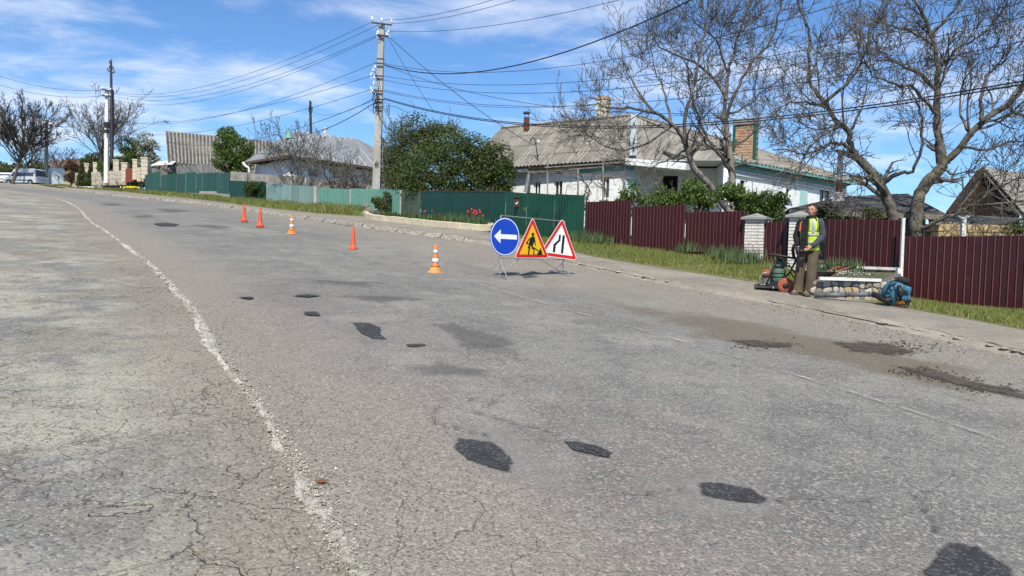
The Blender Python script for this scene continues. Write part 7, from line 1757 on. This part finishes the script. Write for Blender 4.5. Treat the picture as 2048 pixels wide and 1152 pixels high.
vest('reflective_tape', -79, 232, .965, 1.01, TAPE, .004); vest('reflective_tape', -76, 232, 1.11, 1.155, TAPE, .004); vest('reflective_tape', -58, -40, 1.155, 1.44, TAPE, .004)
# armhole edge strap that curves round his left shoulder
mb = MB(); mb.tube([(.155, -.155, 1.20), (.150, -.150, 1.33), (.135, -.115, 1.42), (.125, -.03, 1.455), (.18, .06, 1.42), (.235, .07, 1.30), (.245, .05, 1.16)], .014, 6, sq=.5); o = mb.build('vest_edge', VEST, man, True)
loftc('scarf', [((.022, .0, 1.41), .098, .088, 0), ((.024, -.01, 1.45), .092, .085, 0), ((.026, -.015, 1.49), .078, .074, 0)], BLKC, wr=.10, seed=2)
mb = MB(); mb.beam((-.07, -.135, 1.43), (-.085, -.16, 1.05), .11, .03, up=(0, 1, 0)); mb.beam((-.085, -.16, 1.05), (-.07, -.14, .83), .14, .03, up=(0, 1, 0)); mb.build('open_jacket_front', BLKC, man)
mb = MB(); mb.beam((-.135, -.11, 1.36), (-.15, -.12, 1.20), .045, .03, up=(0, 1, 0)); mb.build('orange_lining', M('orange_cloth', (.60, .13, .04), (.5, .1, .03)), man)
for ax, ay in ((.062, -.045), (-.145, .055)):
    mb = MB(); mb.sphere((ax-.055, ay-.055, .035), .055, 0, 12, 8, (1.45, 1.35, .9)); mb.sphere((ax, ay, .05), .058, 0, 12, 8, (.95, .95, .95)); mb.box((ax-.04, ay-.04, .012), (.17, .16, .02), Matrix.Rotation(math.radians(40), 3, 'Z')); mb.build('shoe', SHOE, man, True)
# tool in his hands (lies in its own object)
tl = thing('blower_nozzle', 'black plastic blower handle and nozzle hanging from the hands of the man', 'tool', MPOS, None, man.rotation_euler.z); tl.scale = (.965,)*3
mb = MB(); mb.tube([(-.185, -.20, .90), (-.17, -.20, .80), (-.165, -.20, .76), (-.16, -.20, .56), (-.16, -.195, .43)], [.045, .045, .03, .028, .018], 10); mb.build('nozzle', BLACKP, tl, True)
mb = MB(); mb.tube([(-.16, -.21, .80), (-.08, -.26, .82), (.0, -.29, .83)], .022, 8); mb.build('grip', BLACKP, tl, True)
mb = MB(); mb.tube([(-.20, -.17, .88), (-.25, -.10, .93), (-.27, -.02, .85), (-.24, .05, .70)], .03, 8); mb.build('hose', BLACKP, tl, True)

# ------------------------------------------------------------------ wheeled motor machine
mz = G(1545, 579, .09); YM = mz.y; print('machine', mz)
mc = thing('motor_cutter', 'small wheeled motor machine with a green tank and orange drum beside the man', 'machine', mz, None, -math.atan2(mz.x, mz.y))
k = FPX/YM
def mp_(x, y, d=0.0): # photo measure in the machine's own upright plane
    X_ = (x-1545)/k; Z_ = (577-y)/k; return V(X_-.03*Z_, d, Z_)
def mt_(nm, pts, r_, mat, n=8, par=None): 
    mb = MB(); mb.tube(pts, r_, n); return mb.build(nm, mat, par or mc, True)
GRT = M('green_tank', (.085, .16, .115), (.055, .11, .08), 6, .6, .3, c3=(.10, .09, .07), s3=9); ORP = M('orange_paint', (.40, .105, .05), (.26, .075, .04), 6, .7, .3, c3=(.10, .07, .05), s3=10)
for d in (-.16, .16): mt_('frame_tube', [mp_(1553, 514, d), mp_(1540, 548, d), mp_(1531, 575, d)], .014, BLACKP)
mt_('handle_bar', [mp_(1538, 507, -.2), mp_(1560, 509, -.22), mp_(1592, 515, -.2)], .016, DSTEEL); mt_('handle_bar', [mp_(1538, 507, .2), mp_(1560, 509, .2), mp_(1590, 515, .2)], .016, DSTEEL)
mb = MB(); mb.slab([mp_(1539, 508, -.2), mp_(1576, 512, -.2), mp_(1576, 512, .2), mp_(1539, 508, .2)], .02); mb.build('top_plate', DSTEEL, mc)
mt_('frame_tube', [mp_(1590, 516, -.15), mp_(1575, 545, -.15), mp_(1562, 560, -.15)], .012, BLACKP); mt_('frame_tube', [mp_(1588, 516, .15), mp_(1578, 540, .15), mp_(1585, 552, .15)], .012, BLACKP)
mb = MB(); mb.box(tuple(mp_(1541, 572)), (.50, .42, .04)); mb.build('base_plate', DSTEEL, mc)
mb = MB(); mb.lathe([(.03, -.0), (.115, .01), (.125, .05), (.125, .22), (.115, .26), (.10, .27), (.11, .30), (.10, .40), (.05, .43), (.03, .46)], tuple(mp_(1555, 563)), 16); t_k = mb.build('tank', GRT, mc, True)
for z in (.10, .17, .30): mb = MB(); c = mp_(1555, 563); mb.lathe([(.130, z), (.130, z+.018)], tuple(c), 16); mb.build('tank_band', BLACKP, t_k)
mb = MB(); mb.sphere(tuple(mp_(1533, 546)), .10, 0, 12, 8, (.9, .9, .9)); mb.build('motor', ORP, mc, True)
mb = MB(); mb.box(tuple(mp_(1534, 558)), (.16, .22, .16)); mb.box(tuple(mp_(1548, 566)), (.26, .26, .10)); mb.build('motor_block', BLACKP, mc)
mb = MB()
for i in range(7): mb.box(tuple(mp_(1528+i*1.8, 562-i*.4, -.13)), (.008, .04, .12))
stuff(mb.build('cooling_fins', STEEL, mc))
mt_('guard_tube', [mp_(1521, 572, -.14), mp_(1521, 552, -.14), mp_(1526, 545, -.14), mp_(1538, 543, -.14)], .012, STEEL)
ax_ = Matrix.Rotation(math.radians(90), 3, 'X') 
mb = MB(); mb.lathe([(.05, -.05), (.125, -.055), (.15, -.02), (.15, .02), (.125, .055), (.05, .05)], tuple(mp_(1569, 568, -.20)), 20, mx=ax_); mb.build('orange_wheel', ORP, mc, True)
mb = MB(); mb.lathe([(.02, -.065), (.05, -.06), (.05, .06), (.02, .065)], tuple(mp_(1569, 568, -.20)), 12, mx=ax_); mb.build('hub', BLACKP, mc, True)
for x, y, r_, d in ((1515, 573, .05, -.15), (1516, 572, .05, .15), (1546, 577, .045, -.2), (1556, 572, .10, .25)):
    mb = MB(); mb.lathe([(r_*.3, -.02), (r_, -.02), (r_, .02), (r_*.3, .02)], (mp_(x, y).x, d, r_), 14, mx=ax_); w = mb.build('wheel', RUBBER, mc, True)
    mb = MB(); mb.lathe([(.004, -.026), (r_*.4, -.024), (r_*.4, .024), (.004, .026)], (mp_(x, y).x, d, r_), 10, mx=ax_); mb.build('rim', STEEL, w)
mt_('cable', [mp_(1560, 530, -.1), mp_(1572, 522, -.14), mp_(1582, 535, -.1), mp_(1570, 548, -.1), mp_(1560, 545, 0)], .010, BLACKP)
mt_('hose', [mp_(1562, 525, 0), mp_(1578, 530, .1), mp_(1590, 548, .1), mp_(1600, 560, .1)], .014, GRT)

# ------------------------------------------------------------------ orange cart handles behind the man
YC = 14.55; oc_ = thing('wheelbarrow', 'orange-handled wheelbarrow leaning on the raised stone bed behind the man', 'wheelbarrow', at(1640, 588, YC))
def wt(nm, pts, r_, mat):
    mb = MB(); mb.tube([at(*p) for p in pts], r_, 8); return piece(nm, mb, mat, oc_, True)
wt('handle_tube', [(1624, 560, 14.5), (1634, 553, 14.6), (1652, 544, 14.9), (1672, 535, 15.3), (1688, 534, 15.4)], .016, ORP)
wt('handle_tube', [(1634, 566, 14.1), (1646, 556, 14.3), (1668, 547, 14.6), (1690, 537, 14.9), (1704, 534, 15.0)], .016, ORP)
wt('grip', [(1684, 534, 15.38), (1694, 533, 15.42)], .022, BLACKP); wt('grip', [(1700, 535, 14.98), (1710, 534, 15.05)], .022, BLACKP)
wt('leg', [(1645, 556, 14.3), (1641, 568, 14.25), (1638, 583, 14.2)], .014, ORP); wt('leg', [(1652, 547, 14.75), (1650, 560, 14.7), (1648, 574, 14.7)], .014, ORP)
mb = MB(); c = at(1634, 552, 14.45)
mb.add([c+V(*q) for q in ((-.28, -.18, -.05), (.16, -.2, .0), (.16, .2, .0), (-.28, .2, -.05), (-.38, -.26, .10), (.26, -.28, .10), (.26, .28, .10), (-.38, .28, .10))], [(0, 1, 2, 3), (0, 4, 5, 1), (1, 5, 6, 2), (2, 6, 7, 3), (3, 7, 4, 0)]); o = piece('tray', mb, DSTEEL, oc_); s_ = o.modifiers.new('s', 'SOLIDIFY'); s_.thickness = .01
mb = MB(); mb.lathe([(.05, -.04), (.18, -.045), (.20, -.02), (.20, .02), (.18, .045), (.05, .04)], at(1606, 574, 14.75), 18, mx=ax_); piece('wheel', mb, RUBBER, oc_, True)

# ------------------------------------------------------------------ backpack blower and its tube
bb = G(1793, 612, .09); YBB = bb.y; print('blower', bb)
bw = thing('backpack_blower', 'blue backpack leaf blower with black hose lying at the end of the stone bed', 'leaf blower', bb, None, -math.atan2(bb.x, bb.y)); k2 = FPX/YBB
def q_(x, y, d=0.0): Z_ = (611-y)/k2; return V((x-1793)/k2-.03*Z_, d, Z_)
BLU = M('blue_plastic', (.030, .15, .23), (.022, .11, .17), 5, .5, .2, c3=(.08, .10, .10), s3=9)
rx90 = Matrix.Rotation(math.radians(90), 3, 'X'); ry_ = Matrix.Rotation(math.radians(12), 3, 'Y')
mb = MB(); c = q_(1790, 586); mb.lathe([(.05, -.12), (.17, -.12), (.205, -.08), (.215, 0), (.20, .07), (.16, .11), (.05, .12)], tuple(c), 24, mx=rx90); mb.build('fan_housing', BLU, bw, True)
for i in range(9):
    mb = MB(); a = math.radians(20+i*38); mb.beam(c+V(math.cos(a)*.06, -.125, math.sin(a)*.06), c+V(math.cos(a)*.165, -.123, math.sin(a)*.165), .014, .02, up=(0, 1, 0)); mb.build('intake_rib', BLACKP, bw)
mb = MB(); mb.lathe([(.02, -.15), (.055, -.145), (.06, -.12), (.06, -.1)], tuple(c), 16, mx=rx90); mb.build('hub', BLACKP, bw, True)
mb = MB(); mb.box(tuple(q_(1808, 584, -.08)), (.17, .16, .24), Matrix.Rotation(math.radians(18), 3, 'Y'), taper=.72); mb.box(tuple(q_(1811, 592, -.10)), (.12, .14, .12), Matrix.Rotation(math.radians(-20), 3, 'Y'), taper=.8); o = mb.build('engine_cover', BLU, bw); bv = o.modifiers.new('b', 'BEVEL'); bv.width = .025; bv.segments = 3
for i in range(5): mb = MB(); mb.beam(q_(1802+i*2.4, 576+i*.8, -.17), q_(1804+i*2.4, 584+i*.8, -.18), .010, .012); mb.build('vent_slot', BLACKP, bw)
mb = MB(); mb.lathe([(.01, -.03), (.035, -.03), (.038, .02), (.02, .03)], tuple(q_(1814, 598, -.18)), 12, mx=Matrix.Rotation(math.radians(90), 3, 'X')); mb.build('cap', BLACKP, bw)
mb = MB(); mb.tube([q_(1800, 598, -.17), q_(1806, 601, -.19), q_(1813, 600, -.18)], .009, 6); mb.build('fuel_line', RUBBER, bw)
mb = MB(); mb.box(tuple(q_(1799, 592, -.16)), (.07, .07, .06)); mb.build('carburettor', STEEL, bw)
mb = MB(); mb.tube([q_(1796, 570, -.16), q_(1800, 582, -.2), q_(1799, 596, -.18)], [.035, .05, .03], 10); mb.build('cover_insert', BLACKP, bw, True)
mb = MB(); mb.tube([q_(1790, 560, -.02), q_(1800, 558, -.02), q_(1815, 562, -.02)], [.05, .06, .05], 12); mb.build('back_pad', RUBBER, bw, True)
mb = MB(); mb.sphere(tuple(q_(1800, 603, -.10)), .075, 0, 12, 8, (1.2, .9, .75)); mb.build('fuel_tank', M('amber_plastic', (.38, .17, .035), (.28, .12, .03), 6, .35), bw, True)
mb = MB(); mb.sphere(tuple(q_(1812, 606, -.06)), .05, 0, 10, 7, (1.2, .9, .7)); mb.build('tank_neck', M('cream_plastic', (.50, .44, .30), (.4, .35, .25), 6, .4), bw, True)
for d, off in ((-.16, 0), (.10, 4)):
    mb = MB(); mb.tube([q_(1796+off, 556, d), q_(1784+off, 562, d-.02), q_(1776+off, 576, d-.03), q_(1772+off, 590, d-.02), q_(1777+off, 603, d), q_(1786+off, 610, d)], .02, 8, sq=.5); mb.build('harness_strap', BLACKP, bw, True)
mb = MB(); mb.tube([q_(1786, 609, -.17), q_(1800, 612, -.17), q_(1815, 607, -.15), q_(1817, 592, -.12)], .012, 7); mb.build('frame_tube', DSTEEL, bw, True)
pts = [q_(1783, 598, -.10), q_(1775, 600, -.14), q_(1766, 597, -.10), q_(1757, 592, .0), q_(1750, 590, .05)]
hp = smooth(pts, 8); mb = MB(); mb.tube(hp, [.045+.006*(i % 2) for i in range(len(hp))], 12); mb.build('flexible_hose', BLACKP, bw, True)
GTU = M('grey_tube', (.14, .145, .15), (.10, .105, .11), 7, .45, .05)
s0 = q_(1751, 590, .05); e_ = G(1629, 596, .085); e_.z += .05; inv = Matrix.Rotation(-bw.rotation_euler.z, 3, 'Z'); el_ = inv @ (e_-bb)
mb = MB(); mb.tube([s0, s0.lerp(el_, .45)], .040, 16); o = mb.build('blower_tube', GTU, bw, True); mb = MB(); mb.tube([s0.lerp(el_, .44), el_], .046, 16); mb.build('blower_tube', GTU, bw, True)
for f in (.06, .45, .80): mb = MB(); mb.tube([s0.lerp(el_, f), s0.lerp(el_, f+.02)], .052, 16); mb.build('tube_clamp', DSTEEL, bw)
ctl = thing('control_handle', 'black throttle handle leaning against the stones behind the grey tube', 'handle', at(1733, 590, 14.3))
mb = MB(); mb.tube([at(1731, 563, 14.25), at(1733, 570, 14.2), at(1738, 582, 14.1), at(1741, 590, 14.05)], [.035, .028, .022, .022], 9); piece('grip', mb, BLACKP, ctl, True)
mb = MB(); mb.sphere(at(1731, 563, 14.22), .035, 0, 10, 7); piece('trigger_head', mb, M('dark_blue_plastic', (.012, .03, .07), (.01, .02, .05), 5, .4), ctl, True)
# leaf on the kerb
lf = MB(); p = G(643, 968)+V(0, 0, .012); lf.add([p+V(-.035, 0, .005), p+V(0, -.016, .0), p+V(.035, .004, .008), p+V(0, .018, .012)], [(0, 1, 2, 3)]); o = lf.build('dry_leaf', M('dry_leaf', (.20, .085, .04), (.15, .06, .03))); s_ = o.modifiers.new('s', 'SOLIDIFY'); s_.thickness = .002; tag(o, 'single brown dry leaf lying on the broken white kerb', 'leaf')
